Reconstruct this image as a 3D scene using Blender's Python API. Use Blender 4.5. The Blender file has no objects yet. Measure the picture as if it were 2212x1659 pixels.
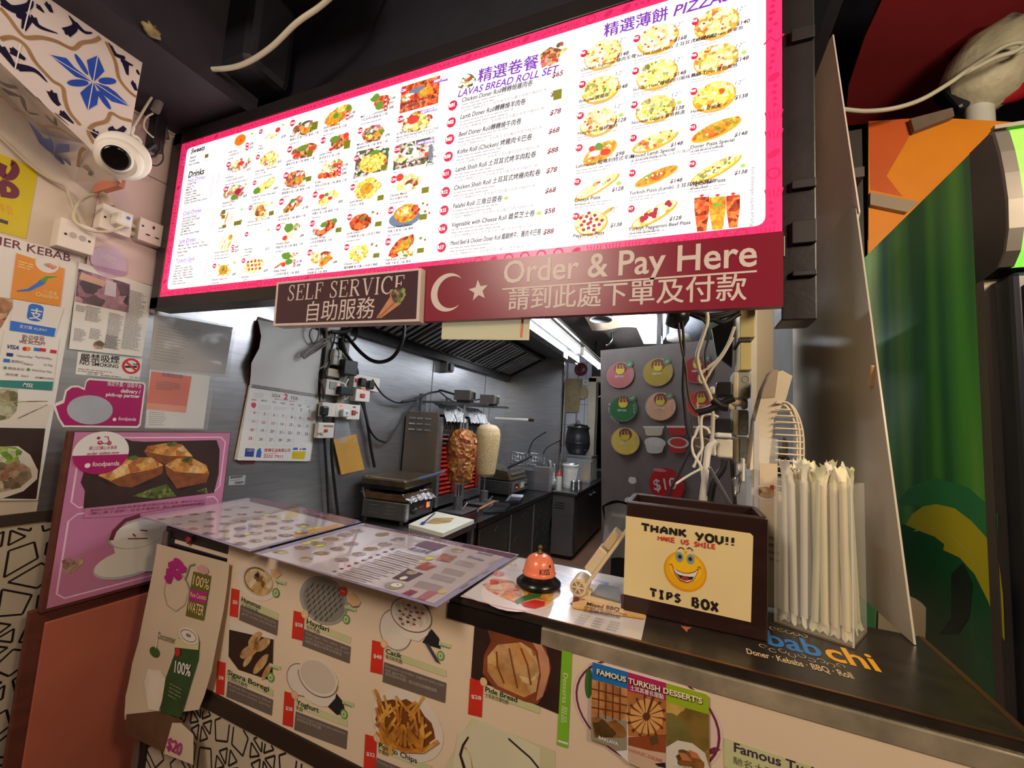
import bpy, bmesh, math, random
from mathutils import Vector, Matrix
random.seed(7)
C = bpy.context.scene.collection
SC = bpy.context.scene
R = math.radians
V = Vector
# ---------------------------------------------------------------- camera
FPX, YAW, PIT, ROL = 906.55, R(22.5423), R(5.5431), R(3.5142)
CAM = V((0, 0, 1.45))
_f = V((-math.sin(YAW) * math.cos(PIT), math.cos(YAW) * math.cos(PIT), math.sin(PIT)))
_r = V((math.cos(YAW), math.sin(YAW), 0))
_u = _r.cross(_f)
CR = _r * math.cos(ROL) + _u * math.sin(ROL)
CU = _u * math.cos(ROL) - _r * math.sin(ROL)
cam = bpy.data.cameras.new('camera')
cam.sensor_fit = 'HORIZONTAL'; cam.sensor_width = 36; cam.lens = FPX / 2212 * 36
cam.clip_start = 0.02; cam.clip_end = 60
camo = bpy.data.objects.new('camera', cam); C.objects.link(camo)
camo.matrix_world = Matrix(((CR.x, CU.x, -_f.x, CAM.x), (CR.y, CU.y, -_f.y, CAM.y), (CR.z, CU.z, -_f.z, CAM.z), (0, 0, 0, 1)))
SC.camera = camo
# ---------------------------------------------------------------- world, exposure, lamps
w = bpy.data.worlds.new('world'); SC.world = w; w.use_nodes = True
w.node_tree.nodes['Background'].inputs[0].default_value = (0.9, 0.75, 0.7, 1)
w.node_tree.nodes['Background'].inputs[1].default_value = 0.06
SC.view_settings.view_transform = 'Standard'
try: SC.view_settings.look = 'None'
except Exception: pass
SC.view_settings.gamma = 1; SC.view_settings.use_curve_mapping = False
SC.view_settings.exposure = 0.0
SC.cycles.use_denoising = True
SC.cycles.max_bounces = 7
SC.cycles.sample_clamp_indirect = 6

def area(name, loc, target, size, power, col, sy=None):
    l = bpy.data.lights.new(name, 'AREA'); l.energy = power; l.color = col
    l.shape = 'RECTANGLE'; l.size = size; l.size_y = sy or size
    o = bpy.data.objects.new(name, l); C.objects.link(o); o.location = loc
    o.rotation_euler = (V(target) - V(loc)).to_track_quat('-Z', 'Y').to_euler()
    return o
# warm passage lamps, which also make up for the dim menu board
area('passage_lamp_right', (1.35, -0.15, 2.45), (0.15, 1.0, 1.0), 0.35, 24, (1, 0.77, 0.52))
area('passage_fill_centre', (-0.9, -1.0, 2.7), (0.0, 0.9, 1.0), 0.7, 27, (1, 0.84, 0.68))  # unseen fill, set off to the left to brighten the frosted screen
area('passage_lamp_left', (-1.0, -0.7, 2.7), (-1.9, 0.6, 1.5), 0.6, 11, (1, 0.80, 0.72))

area('passage_fill_far', (1.5, 0.4, 2.5), (1.1, 2.7, 3.2), 0.4, 30, (1, 0.86, 0.66))  # unseen light added to brighten the orange backdrop, canopy and wrapped lamp
# ---------------------------------------------------------------- helpers
def ray(x, y): return _f + CR * ((x - 1106) / FPX) - CU * ((y - 829.5) / FPX)
def at(x, y, X=None, Y=None, Z=None):
    d = ray(x, y)
    t = (X - CAM.x) / d.x if X is not None else (Y - CAM.y) / d.y if Y is not None else (Z - CAM.z) / d.z
    return CAM + d * t
def hit(x, y, p0, n):
    d = ray(x, y); return CAM + d * ((p0 - CAM).dot(n) / d.dot(n))
def zc(x0, y0, k): return lambda x, y: (x0 + x * k, y0 + y * k)

def lin(c):
    if isinstance(c, (int, float)): c = (c, c, c)
    return tuple(((v / 255) / 12.92 if v <= 10.3 else ((v / 255 + 0.055) / 1.055) ** 2.4) for v in c) + (1,)
_M = {}
def mat(name, col=(128, 128, 128), rough=0.5, metal=0, var=0.12, vs=6, bump=0, bs=60, em=0, alpha=1, spec=0.5, coat=0, stretch=None, trans=0):
    """plain procedural material: base colour broken up by noise, optional bump and glow"""
    if name in _M: return _M[name]
    m = bpy.data.materials.new(name); _M[name] = m; m.use_nodes = True
    nt = m.node_tree; N = nt.nodes; L = nt.links; b = N['Principled BSDF']; c = lin(col)
    b.inputs['Roughness'].default_value = rough; b.inputs['Metallic'].default_value = metal
    b.inputs['Specular IOR Level'].default_value = spec; b.inputs['Coat Weight'].default_value = coat
    b.inputs['Transmission Weight'].default_value = trans
    b.inputs['Base Color'].default_value = c
    tc = N.new('ShaderNodeTexCoord'); mp = N.new('ShaderNodeMapping'); L.new(tc.outputs['Object'], mp.inputs[0])
    if stretch: mp.inputs['Scale'].default_value = stretch
    if var:
        n = N.new('ShaderNodeTexNoise'); n.inputs['Scale'].default_value = vs; n.inputs['Detail'].default_value = 5
        L.new(mp.outputs[0], n.inputs['Vector'])
        r = N.new('ShaderNodeValToRGB'); L.new(n.outputs[0], r.inputs[0])
        r.color_ramp.elements[0].position = 0.3; r.color_ramp.elements[1].position = 0.7
        r.color_ramp.elements[0].color = tuple(v * (1 - var) for v in c[:3]) + (1,)
        r.color_ramp.elements[1].color = tuple(min(1, v * (1 + var)) for v in c[:3]) + (1,)
        L.new(r.outputs[0], b.inputs['Base Color'])
        if em: L.new(r.outputs[0], b.inputs['Emission Color'])
    if em:
        if not var: b.inputs['Emission Color'].default_value = c
        b.inputs['Emission Strength'].default_value = em
    if bump:
        n2 = N.new('ShaderNodeTexNoise'); n2.inputs['Scale'].default_value = bs; n2.inputs['Detail'].default_value = 4
        L.new(mp.outputs[0], n2.inputs['Vector'])
        bp = N.new('ShaderNodeBump'); bp.inputs['Strength'].default_value = bump; bp.inputs['Distance'].default_value = 0.01
        L.new(n2.outputs[0], bp.inputs['Height']); L.new(bp.outputs[0], b.inputs['Normal'])
    if alpha < 1:
        t = N.new('ShaderNodeBsdfTransparent'); mx = N.new('ShaderNodeMixShader'); mx.inputs[0].default_value = alpha
        L.new(t.outputs[0], mx.inputs[1]); L.new(b.outputs[0], mx.inputs[2]); L.new(mx.outputs[0], N['Material Output'].inputs[0])
    return m
def food(name, cols=None, scale=40, em=0, rough=0.4, bump=0, metal=0):
    """printed or real food: patches of several colours from a Voronoi field warped by noise"""
    if name in _M: return _M[name]
    m = bpy.data.materials.new(name); _M[name] = m; m.use_nodes = True
    nt = m.node_tree; N = nt.nodes; L = nt.links; b = N['Principled BSDF']
    tc = N.new('ShaderNodeTexCoord'); nz = N.new('ShaderNodeTexNoise'); nz.inputs['Scale'].default_value = scale * 0.7; nz.inputs['Detail'].default_value = 4
    L.new(tc.outputs['Object'], nz.inputs['Vector'])
    mx = N.new('ShaderNodeMix'); mx.data_type = 'RGBA'; mx.blend_type = 'LINEAR_LIGHT'; mx.inputs[0].default_value = 0.6 / scale
    L.new(tc.outputs['Object'], mx.inputs[6]); L.new(nz.outputs['Color'], mx.inputs[7])
    vo = N.new('ShaderNodeTexVoronoi'); vo.inputs['Scale'].default_value = scale; L.new(mx.outputs[2], vo.inputs['Vector'])
    sp = N.new('ShaderNodeSeparateColor'); L.new(vo.outputs['Color'], sp.inputs[0])
    rp = N.new('ShaderNodeValToRGB'); L.new(sp.outputs[0], rp.inputs[0]); e = rp.color_ramp.elements
    k = len(cols)
    while len(e) < k: e.new(0.5)
    for i, c in enumerate(cols): e[i].position = 0.1 + 0.85 * i / max(1, k - 1); e[i].color = lin(c)
    ml = N.new('ShaderNodeMix'); ml.data_type = 'RGBA'; ml.blend_type = 'MULTIPLY'; ml.inputs[0].default_value = 0.45
    n2 = N.new('ShaderNodeTexNoise'); n2.inputs['Scale'].default_value = scale * 1.6; L.new(tc.outputs['Object'], n2.inputs['Vector'])
    r2 = N.new('ShaderNodeValToRGB'); L.new(n2.outputs[0], r2.inputs[0]); r2.color_ramp.elements[0].position = 0.35; r2.color_ramp.elements[1].position = 0.6
    r2.color_ramp.elements[0].color = (0.3, 0.25, 0.22, 1)
    L.new(rp.outputs[0], ml.inputs[6]); L.new(r2.outputs[0], ml.inputs[7])
    L.new(ml.outputs[2], b.inputs['Base Color']); b.inputs['Roughness'].default_value = rough; b.inputs['Metallic'].default_value = metal
    if em:
        L.new(ml.outputs[2], b.inputs['Emission Color']); b.inputs['Emission Strength'].default_value = em
        m.cycles.emission_sampling = 'NONE'
    if bump:
        bp = N.new('ShaderNodeBump'); bp.inputs['Strength'].default_value = bump; bp.inputs['Distance'].default_value = 0.02
        L.new(vo.outputs['Distance'], bp.inputs['Height']); L.new(bp.outputs[0], b.inputs['Normal'])
    return m
def em(name, col, s=1.0):
    m = mat(name, col, 0.5, var=0, em=s); m.cycles.emission_sampling = 'NONE'; return m

ORI = {}
class MB:
    def __init__(s): s.v = []; s.f = []; s.m = []; s.sm = []; s.ms = []
    def mi(s, m):
        if m not in s.ms: s.ms.append(m)
        return s.ms.index(m)
    def add(s, vs, fs, m, smooth=False):
        o = len(s.v); s.v += [V(a) for a in vs]; i = s.mi(m)
        for f in fs: s.f.append([k + o for k in f]); s.m.append(i); s.sm.append(smooth)
        return s
    def bm(s, bmx, m, smooth=False):
        bmx.verts.index_update(); s.add([v.co.copy() for v in bmx.verts], [[v.index for v in f.verts] for f in bmx.faces], m, smooth); bmx.free(); return s
    def obox(s, c, ax, h, m, bev=0, seg=2):
        b = bmesh.new(); bmesh.ops.create_cube(b, size=2)
        c = V(c); ax = [V(a).normalized() for a in ax]
        for v in b.verts: v.co = V((v.co.x * h[0], v.co.y * h[1], v.co.z * h[2]))
        if bev: bmesh.ops.bevel(b, geom=b.edges[:], offset=min(bev, min(h) * 0.9), segments=seg, profile=0.5, affect='EDGES')
        for v in b.verts: v.co = c + ax[0] * v.co.x + ax[1] * v.co.y + ax[2] * v.co.z
        if ax[0].cross(ax[1]).dot(ax[2]) < 0: bmesh.ops.reverse_faces(b, faces=b.faces[:])
        return s.bm(b, m, False)
    def box(s, a, b, m, bev=0):
        a = V(a); b = V(b); lo = V((min(a.x, b.x), min(a.y, b.y), min(a.z, b.z))); hi = V((max(a.x, b.x), max(a.y, b.y), max(a.z, b.z)))
        return s.obox((lo + hi) / 2, (V((1, 0, 0)), V((0, 1, 0)), V((0, 0, 1))), (hi - lo) / 2, m, bev)
    def prism(s, pts, ext, m, smooth=False):
        pts = [V(p) for p in pts]; ext = V(ext); n = len(pts)
        nn = V((0, 0, 0))
        for i in range(n): nn += pts[i].cross(pts[(i + 1) % n])
        if nn.dot(ext) > 0: pts.reverse()
        s.add(pts + [p + ext for p in pts], [list(range(n)), list(range(2 * n - 1, n - 1, -1))], m)
        return s.add(pts + [p + ext for p in pts], [[i, i + n, (i + 1) % n + n, (i + 1) % n] for i in range(n)], m, smooth)
    def tube(s, pts, r, m, seg=8, sub=6, taper=None):
        pts = [V(p) for p in pts]
        if len(pts) > 2 and sub > 1:
            q = []
            for i in range(len(pts) - 1):
                p0 = pts[max(i - 1, 0)]; p1 = pts[i]; p2 = pts[i + 1]; p3 = pts[min(i + 2, len(pts) - 1)]
                for k in range(sub):
                    t = k / sub
                    q.append(0.5 * ((2 * p1) + (p2 - p0) * t + (2 * p0 - 5 * p1 + 4 * p2 - p3) * t * t + (3 * p1 - p0 - 3 * p2 + p3) * t ** 3))
            q.append(pts[-1]); pts = q
        n = len(pts); vs = []; up = None
        for i in range(n):
            d = (pts[min(i + 1, n - 1)] - pts[max(i - 1, 0)])
            d = d.normalized() if d.length > 1e-9 else V((0, 0, 1))
            if up is None: up = d.orthogonal().normalized()
            up = (up - d * up.dot(d)); up = up.normalized() if up.length > 1e-6 else d.orthogonal().normalized()
            sd = d.cross(up); rr = r if taper is None else r + (taper - r) * i / (n - 1)
            vs += [pts[i] + (up * math.cos(a) + sd * math.sin(a)) * rr for a in [2 * math.pi * k / seg for k in range(seg)]]
        fs = [[i * seg + k, i * seg + (k + 1) % seg, (i + 1) * seg + (k + 1) % seg, (i + 1) * seg + k] for i in range(n - 1) for k in range(seg)]
        s.add(vs, fs, m, True)
        return s.add(vs[:seg] + vs[-seg:], [list(range(seg - 1, -1, -1)), list(range(seg, 2 * seg))], m)
    def cyl(s, a, b, r, m, seg=20, r2=None): return s.tube([a, b], r, m, seg, 1, r if r2 is None else r2)
    def lathe(s, o, prof, m, seg=28, ax=(0, 0, 1), wob=0, closed=True):
        """profile of (radius, height) pairs about an axis"""
        o = V(o); ax = V(ax).normalized(); e1 = ax.orthogonal().normalized(); e2 = ax.cross(e1); vs = []
        for r, h in prof:
            for k in range(seg):
                a = 2 * math.pi * k / seg; rr = r * (1 + wob * (random.random() - 0.5))
                vs.append(o + ax * h + (e1 * math.cos(a) + e2 * math.sin(a)) * rr)
        n = len(prof)
        s.add(vs, [[i * seg + k, i * seg + (k + 1) % seg, (i + 1) * seg + (k + 1) % seg, (i + 1) * seg + k] for i in range(n - 1) for k in range(seg)], m, True)
        if closed: s.add(vs[:seg] + vs[-seg:], [list(range(seg - 1, -1, -1)), list(range(seg, 2 * seg))], m)
        return s
    def grid(s, fn, nu, nv, m, smooth=True, th=0):
        vs = [V(fn(i / nu, j / nv)) for j in range(nv + 1) for i in range(nu + 1)]
        fs = [[j * (nu + 1) + i, j * (nu + 1) + i + 1, (j + 1) * (nu + 1) + i + 1, (j + 1) * (nu + 1) + i] for j in range(nv) for i in range(nu)]
        return s.add(vs, fs, m, smooth)
    def build(s, name, parent=None, origin=None):
        me = bpy.data.meshes.new(name)
        if parent is not None: o = ORI[parent]
        elif origin is not None: o = V(origin)
        else:
            xs = [v.x for v in s.v]; ys = [v.y for v in s.v]; o = V(((min(xs) + max(xs)) / 2, (min(ys) + max(ys)) / 2, min(v.z for v in s.v)))
        me.from_pydata([v - o for v in s.v], [], s.f)
        for m in s.ms: me.materials.append(m)
        me.polygons.foreach_set('material_index', s.m); me.polygons.foreach_set('use_smooth', s.sm); me.update()
        ob = bpy.data.objects.new(name, me); C.objects.link(ob)
        if parent is not None: ob.parent = parent
        else: ob.location = o
        ORI[ob] = o
        return ob
def tag(o, label, cat, group=None):
    o['label'] = label; o['category'] = cat
    if group: o['group'] = group
    return o
def thing(name, label, cat, loc, group=None):
    o = bpy.data.objects.new(name, None); C.objects.link(o); o.location = loc; o.empty_display_size = 0.05
    ORI[o] = V(loc); return tag(o, label, cat, group)
def struct(o): o['kind'] = 'structure'; return o
def clone(src, delta):
    """copy of a thing with copies of its parts and sub-parts"""
    def cp(o, par):
        c = o.copy(); C.objects.link(c)
        if par is not None: c.parent = par
        for ch in list(o.children): cp(ch, c)
        return c
    c = cp(src, None); c.location = src.location + V(delta); return c

_G = {}
def glyphs(t, bold=0, shear=0, res=3):
    k = (t, bold, shear, res)
    if k in _G: return _G[k]
    cu = bpy.data.curves.new('t', 'FONT'); cu.body = t; cu.size = 1; cu.offset = bold; cu.shear = shear; cu.resolution_u = res; cu.fill_mode = 'FRONT'
    ob = bpy.data.objects.new('t', cu); me = ob.to_mesh()
    vs = [(v.co.x, v.co.y) for v in me.vertices]; fs = [list(p.vertices) for p in me.polygons]
    ob.to_mesh_clear(); bpy.data.objects.remove(ob); bpy.data.curves.remove(cu)
    x0 = min((v[0] for v in vs), default=0); x1 = max((v[0] for v in vs), default=1)
    vs = [(v[0] - x0, v[1]) for v in vs]; _G[k] = (vs, fs, max(x1 - x0, 1e-6)); return _G[k]
class PR:
    """flat printing on a plane: pixels of the photograph are cast onto the plane, all shapes are laid in the plane in thin layers"""
    def __init__(s, mb, p0, u, v, base=0.0):
        s.mb = mb; s.o = V(p0); s.u = V(u).normalized(); s.v = V(v).normalized(); s.n = s.u.cross(s.v).normalized(); s.b = base; s.z = None
    def p(s, x, y):
        if s.z: x, y = s.z(x, y)
        h = hit(x, y, s.o, s.n) - s.o; return (h.dot(s.u), h.dot(s.v))
    k = 0
    def w(s, q, L=0): return s.o + s.u * q[0] + s.v * q[1] + s.n * (s.b + 0.00035 * L + 8e-6 * s.k)
    def lp(s, pts, m, L=1, th=0):
        s.k = (s.k + 1) % 40
        a = sum(pts[i][0] * pts[(i + 1) % len(pts)][1] - pts[(i + 1) % len(pts)][0] * pts[i][1] for i in range(len(pts)))
        if a < 0: pts = pts[::-1]
        if th: s.mb.prism([s.w(q, L) + s.n * th for q in pts], s.n * -th, m)
        else: s.mb.add([s.w(q, L) for q in pts], [list(range(len(pts)))], m)
    def poly(s, pts, m, L=1, th=0): s.lp([s.p(*q) for q in pts], m, L, th)
    def rect(s, a, b, m, L=1, th=0, r=0):
        (x0, y0), (x1, y1) = s.p(*a), s.p(*b); s.lrect(min(x0, x1), min(y0, y1), max(x0, x1), max(y0, y1), m, L, th, r)
    def lrect(s, x0, y0, x1, y1, m, L=1, th=0, r=0):
        if r:
            pts = []
            for cx, cy, a0 in ((x1 - r, y1 - r, 0), (x0 + r, y1 - r, 90), (x0 + r, y0 + r, 180), (x1 - r, y0 + r, 270)):
                pts += [(cx + r * math.cos(R(a0 + k * 22.5)), cy + r * math.sin(R(a0 + k * 22.5))) for k in range(5)]
        else: pts = [(x0, y0), (x1, y0), (x1, y1), (x0, y1)]
        s.lp(pts, m, L, th)
    def lell(s, c, ru, rv, m, L=1, rot=0, n=24, th=0, wob=0):
        cs, sn = math.cos(rot), math.sin(rot); pts = []
        for k in range(n):
            a = 2 * math.pi * k / n; f = 1 + wob * (random.random() - 0.5); x, y = ru * f * math.cos(a), rv * f * math.sin(a); pts.append((c[0] + x * cs - y * sn, c[1] + x * sn + y * cs))
        s.lp(pts, m, L, th)
    def ell(s, x, y, rx, ry, m, L=1, n=24, th=0, wob=0):
        a = s.p(x - rx, y); b = s.p(x + rx, y); c = s.p(x, y - ry); d = s.p(x, y + ry); q = s.p(x, y)
        s.lell(q, abs(b[0] - a[0]) / 2, abs(c[1] - d[1]) / 2, m, L, 0, n, th, wob)
    def boat(s, a, b, wpx, m, L=1, wob=0, point=0):
        A, B = s.p(*a), s.p(*b); q = s.p((a[0] + b[0]) / 2, (a[1] + b[1]) / 2); t = s.p((a[0] + b[0]) / 2, (a[1] + b[1]) / 2 - wpx)
        l = math.hypot(B[0] - A[0], B[1] - A[1]) / 2; rot = math.atan2(B[1] - A[1], B[0] - A[0]); w2 = abs(t[1] - q[1]) * abs(math.cos(rot))
        s.lell(((A[0] + B[0]) / 2, (A[1] + B[1]) / 2), l, w2, m, L, rot, 24, 0, wob)
    def lline(s, pts, wd, m, L=1, w1=None):
        n = len(pts); le = []; ri = []
        for i in range(n):
            dx = pts[min(i + 1, n - 1)][0] - pts[max(i - 1, 0)][0]; dy = pts[min(i + 1, n - 1)][1] - pts[max(i - 1, 0)][1]; l = math.hypot(dx, dy) or 1
            ww = (wd if w1 is None else wd + (w1 - wd) * i / (n - 1)) / 2
            le.append((pts[i][0] - dy / l * ww, pts[i][1] + dx / l * ww)); ri.append((pts[i][0] + dy / l * ww, pts[i][1] - dx / l * ww))
        for i in range(n - 1): s.lp([le[i], ri[i], ri[i + 1], le[i + 1]], m, L)
    def line(s, pts, wd, m, L=1, w1=None): s.lline([s.p(*q) for q in pts], wd, m, L, w1)
    def ring(s, x, y, rx, ry, wd, m, L=1, n=28, a0=0, a1=360):
        q = s.p(x, y); a = s.p(x - rx, y); b = s.p(x + rx, y); c = s.p(x, y - ry); d = s.p(x, y + ry); ru = abs(b[0] - a[0]) / 2; rv = abs(c[1] - d[1]) / 2
        s.lline([(q[0] + ru * math.cos(R(a0 + (a1 - a0) * k / n)), q[1] + rv * math.sin(R(a0 + (a1 - a0) * k / n))) for k in range(n + 1)], wd, m, L)
    def ltext(s, t, x, y, h, m, L=2, wd=None, rot=0, bold=0, shear=0, al=0, res=3):
        """h = capital height; wd = forced width"""
        cj = bold and any(ord(c) > 0x2e80 for c in t)
        vs, fs, w0 = glyphs(t, 0 if cj else bold, shear, res); k = h / 0.71; kx = (wd / w0) if wd else k
        cs, sn = math.cos(rot), math.sin(rot); off = -al * w0 * kx
        for ox, oy in (((-bold, -bold * .5), (bold, -bold * .5), (0, bold * .6)) if cj else ((0, 0),)):
            s.k = (s.k + 1) % 40
            P = [(x + ((a + ox) * kx + off) * cs - (b + oy) * k * sn, y + ((a + ox) * kx + off) * sn + (b + oy) * k * cs) for a, b in vs]
            s.mb.add([s.w(q, L) for q in P], fs, m)
    def text(s, t, A, B, h, m, L=2, bold=0, shear=0, fit=True, al=0, res=3):
        """A, B: pixels of the baseline's ends, h: capital height in the same pixels"""
        a, b = s.p(*A), s.p(*B); c = s.p(A[0], A[1] - h); l = math.hypot(b[0] - a[0], b[1] - a[1]); rot = math.atan2(b[1] - a[1], b[0] - a[0])
        s.ltext(t, a[0], a[1], max(abs((c[0] - a[0]) * -math.sin(rot) + (c[1] - a[1]) * math.cos(rot)), 1e-4), m, L, l if fit else None, rot, bold, shear, al, res)
    def flat(s, t, A, h, m, L=2, bold=0, shear=0, al=0, kx=1, res=2):
        """text along the plane's own horizontal, at natural width times kx"""
        a = s.p(*A); c = s.p(A[0], A[1] - h); hh = abs(c[1] - a[1]); w0 = glyphs(t, bold, shear, res)[2]
        s.ltext(t, a[0], a[1], hh, m, L, w0 * hh / 0.71 * kx, 0, bold, shear, al, res)
    def greek(s, A, wpx, h, m, L=2, lines=1, gap=1.7):
        """rows of word-long dashes where the print is too small to read"""
        a = s.p(*A); c = s.p(A[0], A[1] - h); b = s.p(A[0] + wpx, A[1]); hh = abs(c[1] - a[1]); tot = abs(b[0] - a[0])
        for k in range(lines):
            x = 0; t = tot * (1 if k < lines - 1 else 0.6 + 0.3 * random.random())
            while x < t:
                ww = hh * random.uniform(1.2, 4.5); e = min(x + ww, t); s.lrect(a[0] + x, a[1] - k * gap * hh, a[0] + e, a[1] - k * gap * hh + hh * 0.62, m, L); x = e + hh * 0.55
def PRX(mb, X, base=0): return PR(mb, (X, 0, 0), (0, 1, 0), (0, 0, 1), base)
def PRY(mb, Y, base=0): return PR(mb, (0, Y, 0), (1, 0, 0), (0, 0, 1), base)
def PRZ(mb, Z, base=0): return PR(mb, (0, 0, Z), (1, 0, 0), (0, 1, 0), base)
# shared materials
STEEL = mat('brushed_steel', (186, 187, 190), 0.3, .86, 0.12, 5, 0.06, 40, stretch=(1, 1, 12))
STEELD = mat('dull_steel', (116, 116, 118), 0.42, .7, 0.2, 8, 0.08, 30)
STEELW = mat('worn_steel', (120, 114, 104), 0.38, 0.9, 0.3, 14, 0.1, 50)
FOIL = mat('crumpled_foil', (200, 200, 200), 0.2, 1, 0.05, 5, 1.0, 70)
BLACK = mat('black_plastic', (22, 22, 24), 0.4, 0, 0.1)
BLACKM = mat('black_rubber_cable', (18, 18, 19), 0.55)
WHITE = mat('white_plastic', (226, 222, 212), 0.35, 0, 0.05)
IVORY = mat('yellowed_plastic', (205, 195, 165), 0.4, 0, 0.12, 20)
GREYP = mat('grey_plastic', (150, 150, 138), 0.45, 0, 0.12, 15)
WCAB = mat('white_cable', (205, 198, 176), 0.45)
CHROME = mat('chrome', (205, 205, 205), 0.16, 1, 0.05)
PAPER = mat('white_paper', (222, 220, 214), 0.6, 0, 0.04)
INK = mat('black_ink', (28, 26, 30), 0.6, 0, 0)
GREYINK = mat('grey_ink', (120, 116, 116), 0.6, 0, 0)
REDP = mat('red_print', (196, 30, 40), 0.45, 0, 0.04)
WINK = mat('white_ink', (232, 230, 222), 0.5, 0, 0)
# ================================================================ setting
XL = -1.95
floor_m = mat('brown_floor_tiles', (104, 78, 62), 0.45, 0, 0.18, 5, 0.1, 20)
b = MB(); b.box((-3.2, -3.5, -0.1), (4, 9, 0), floor_m); struct(b.build('floor'))
ceil_m = mat('dark_painted_ceiling', (30, 28, 40), 0.6, 0, 0.25, 3, 0.2, 12)
b = MB(); b.box((-3.2, -3.5, 2.95), (.47, 9, 3.1), ceil_m); b.box((.47, -3.5, 4.2), (4, 9, 4.3), ceil_m); b.box((.40, -3.5, 3.1), (.47, 9, 4.3), ceil_m); struct(b.build('ceiling'))
plaster = mat('beige_plaster', (205, 190, 172), 0.75, 0, 0.08, 4, 0.12, 30)
b = MB(); b.box((-2.2, -3.5, 0), (XL, 9, 2.95), plaster); struct(b.build('wall_left'))
back_m = mat('dark_back_wall', (60, 58, 60), 0.7)
b = MB(); b.box((-2.2, 8.8, 0), (4, 9, 4.2), back_m); struct(b.build('wall_back'))
b = MB(); b.box((3.4, -3.5, 0), (3.6, 9, 4.2), mat('grey_wall_right', (116, 104, 88), 0.8, 0, 0.1, 3)); struct(b.build('wall_right'))
b = MB(); b.box((-3.2, -3.5, 0), (4, -3.3, 4.2), mat('passage_wall_paint', (120, 105, 95), 0.8)); struct(b.build('wall_front'))
# steel cladding on the left wall, up to the kitchen corner
b = MB(); b.box((XL, 0.72, 0.9), (XL + 0.004, 0.96, 1.80), STEEL); b.box((XL, 0.96, 0.1), (XL + 0.004, 4.5, 2.62), STEEL)
for y in (2.95, 3.95): b.box((XL + 0.004, y, 0.8), (XL + 0.006, y + 0.012, 2.6), STEELD)
struct(b.build('trim_1'))
# pale painted bricks above the cladding
brick = bpy.data.materials.new('painted_brick'); brick.use_nodes = True
_n = brick.node_tree; _b = _n.nodes.new('ShaderNodeTexBrick'); _t = _n.nodes.new('ShaderNodeTexCoord'); _mp = _n.nodes.new('ShaderNodeMapping')
_mp.inputs['Rotation'].default_value = (R(90), 0, R(90)); _b.inputs['Scale'].default_value = 1
for k, v in (('Color1', (212, 190, 184)), ('Color2', (200, 178, 172)), ('Mortar', (150, 128, 120))): _b.inputs[k].default_value = lin(v)
_b.inputs['Brick Width'].default_value = 0.21; _b.inputs['Row Height'].default_value = 0.075; _b.inputs['Mortar Size'].default_value = 0.003
_n.links.new(_t.outputs['Object'], _mp.inputs[0]); _n.links.new(_mp.outputs[0], _b.inputs[0]); _n.links.new(_b.outputs[0], _n.nodes['Principled BSDF'].inputs[0])
_bp = _n.nodes.new('ShaderNodeBump'); _bp.inputs['Strength'].default_value = 0.35; _bp.inputs['Distance'].default_value = 0.004; _bp.invert = True
_n.links.new(_b.outputs[1], _bp.inputs['Height']); _n.links.new(_bp.outputs[0], _n.nodes['Principled BSDF'].inputs['Normal']); _n.nodes['Principled BSDF'].inputs['Roughness'].default_value = 0.6
b = MB(); b.box((XL, 0.74, 1.80), (XL + 0.008, 0.96, 2.95), brick); struct(b.build('trim_2'))
# geometric tiles: dado of the left wall and foot of the counter
tile_w = mat('ivory_tile', (196, 182, 160), 0.35, 0, 0.08, 5)
tile_l = mat('tile_black_line', (30, 26, 26), 0.4, 0, 0)
def star_tiles(p, x0, y0, x1, y1, S):
    """big six-rayed tiles of outlined kites and triangles, clipped to the field"""
    def seg(a, c, wd):
        n = 8; q = [(a[0] + (c[0] - a[0]) * k / n, a[1] + (c[1] - a[1]) * k / n) for k in range(n + 1)]
        for k in range(n):
            if all(x0 < t[0] < x1 and y0 < t[1] < y1 for t in (q[k], q[k + 1])): p.lline([q[k], q[k + 1]], wd, tile_l, 1)
    j = 0; cy = y0
    while cy < y1 + S:
        cx = x0 - S + (j % 2) * S * 0.866
        while cx < x1 + S:
            for k in range(6):
                a = R(60 * k + 30); d = (math.cos(a), math.sin(a)); e = (math.cos(a + R(60)), math.sin(a + R(60))); g = (math.cos(a + R(30)), math.sin(a + R(30)))
                P = lambda s_, t_: (cx + (d[0] * s_ + e[0] * t_) * S, cy + (d[1] * s_ + e[1] * t_) * S)
                for tri in ([P(.07, .07), P(.54, .07), P(.44, .44), P(.07, .54)], [P(.65, .05), P(.92, .05), P(.65, .29)], [P(.05, .65), P(.05, .92), P(.29, .65)]):
                    for i in range(len(tri)): seg(tri[i], tri[(i + 1) % len(tri)], 0.0055)
            cx += S * 1.732
        cy += S * 1.5; j += 1
b = MB(); b.box((XL, -1.5, 0.05), (XL + 0.006, 0.80, 1.04), tile_w); p = PRX(b, XL + 0.006); star_tiles(p, -0.2, 0.1, 0.79, 1.03, 0.17); struct(b.build('trim_3'))
b = MB(); b.box((XL, -1.5, 1.04), (XL + 0.010, 0.80, 1.075), mat('dark_rail', (58, 46, 42), 0.5)); struct(b.build('baseboard_left'))
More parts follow.
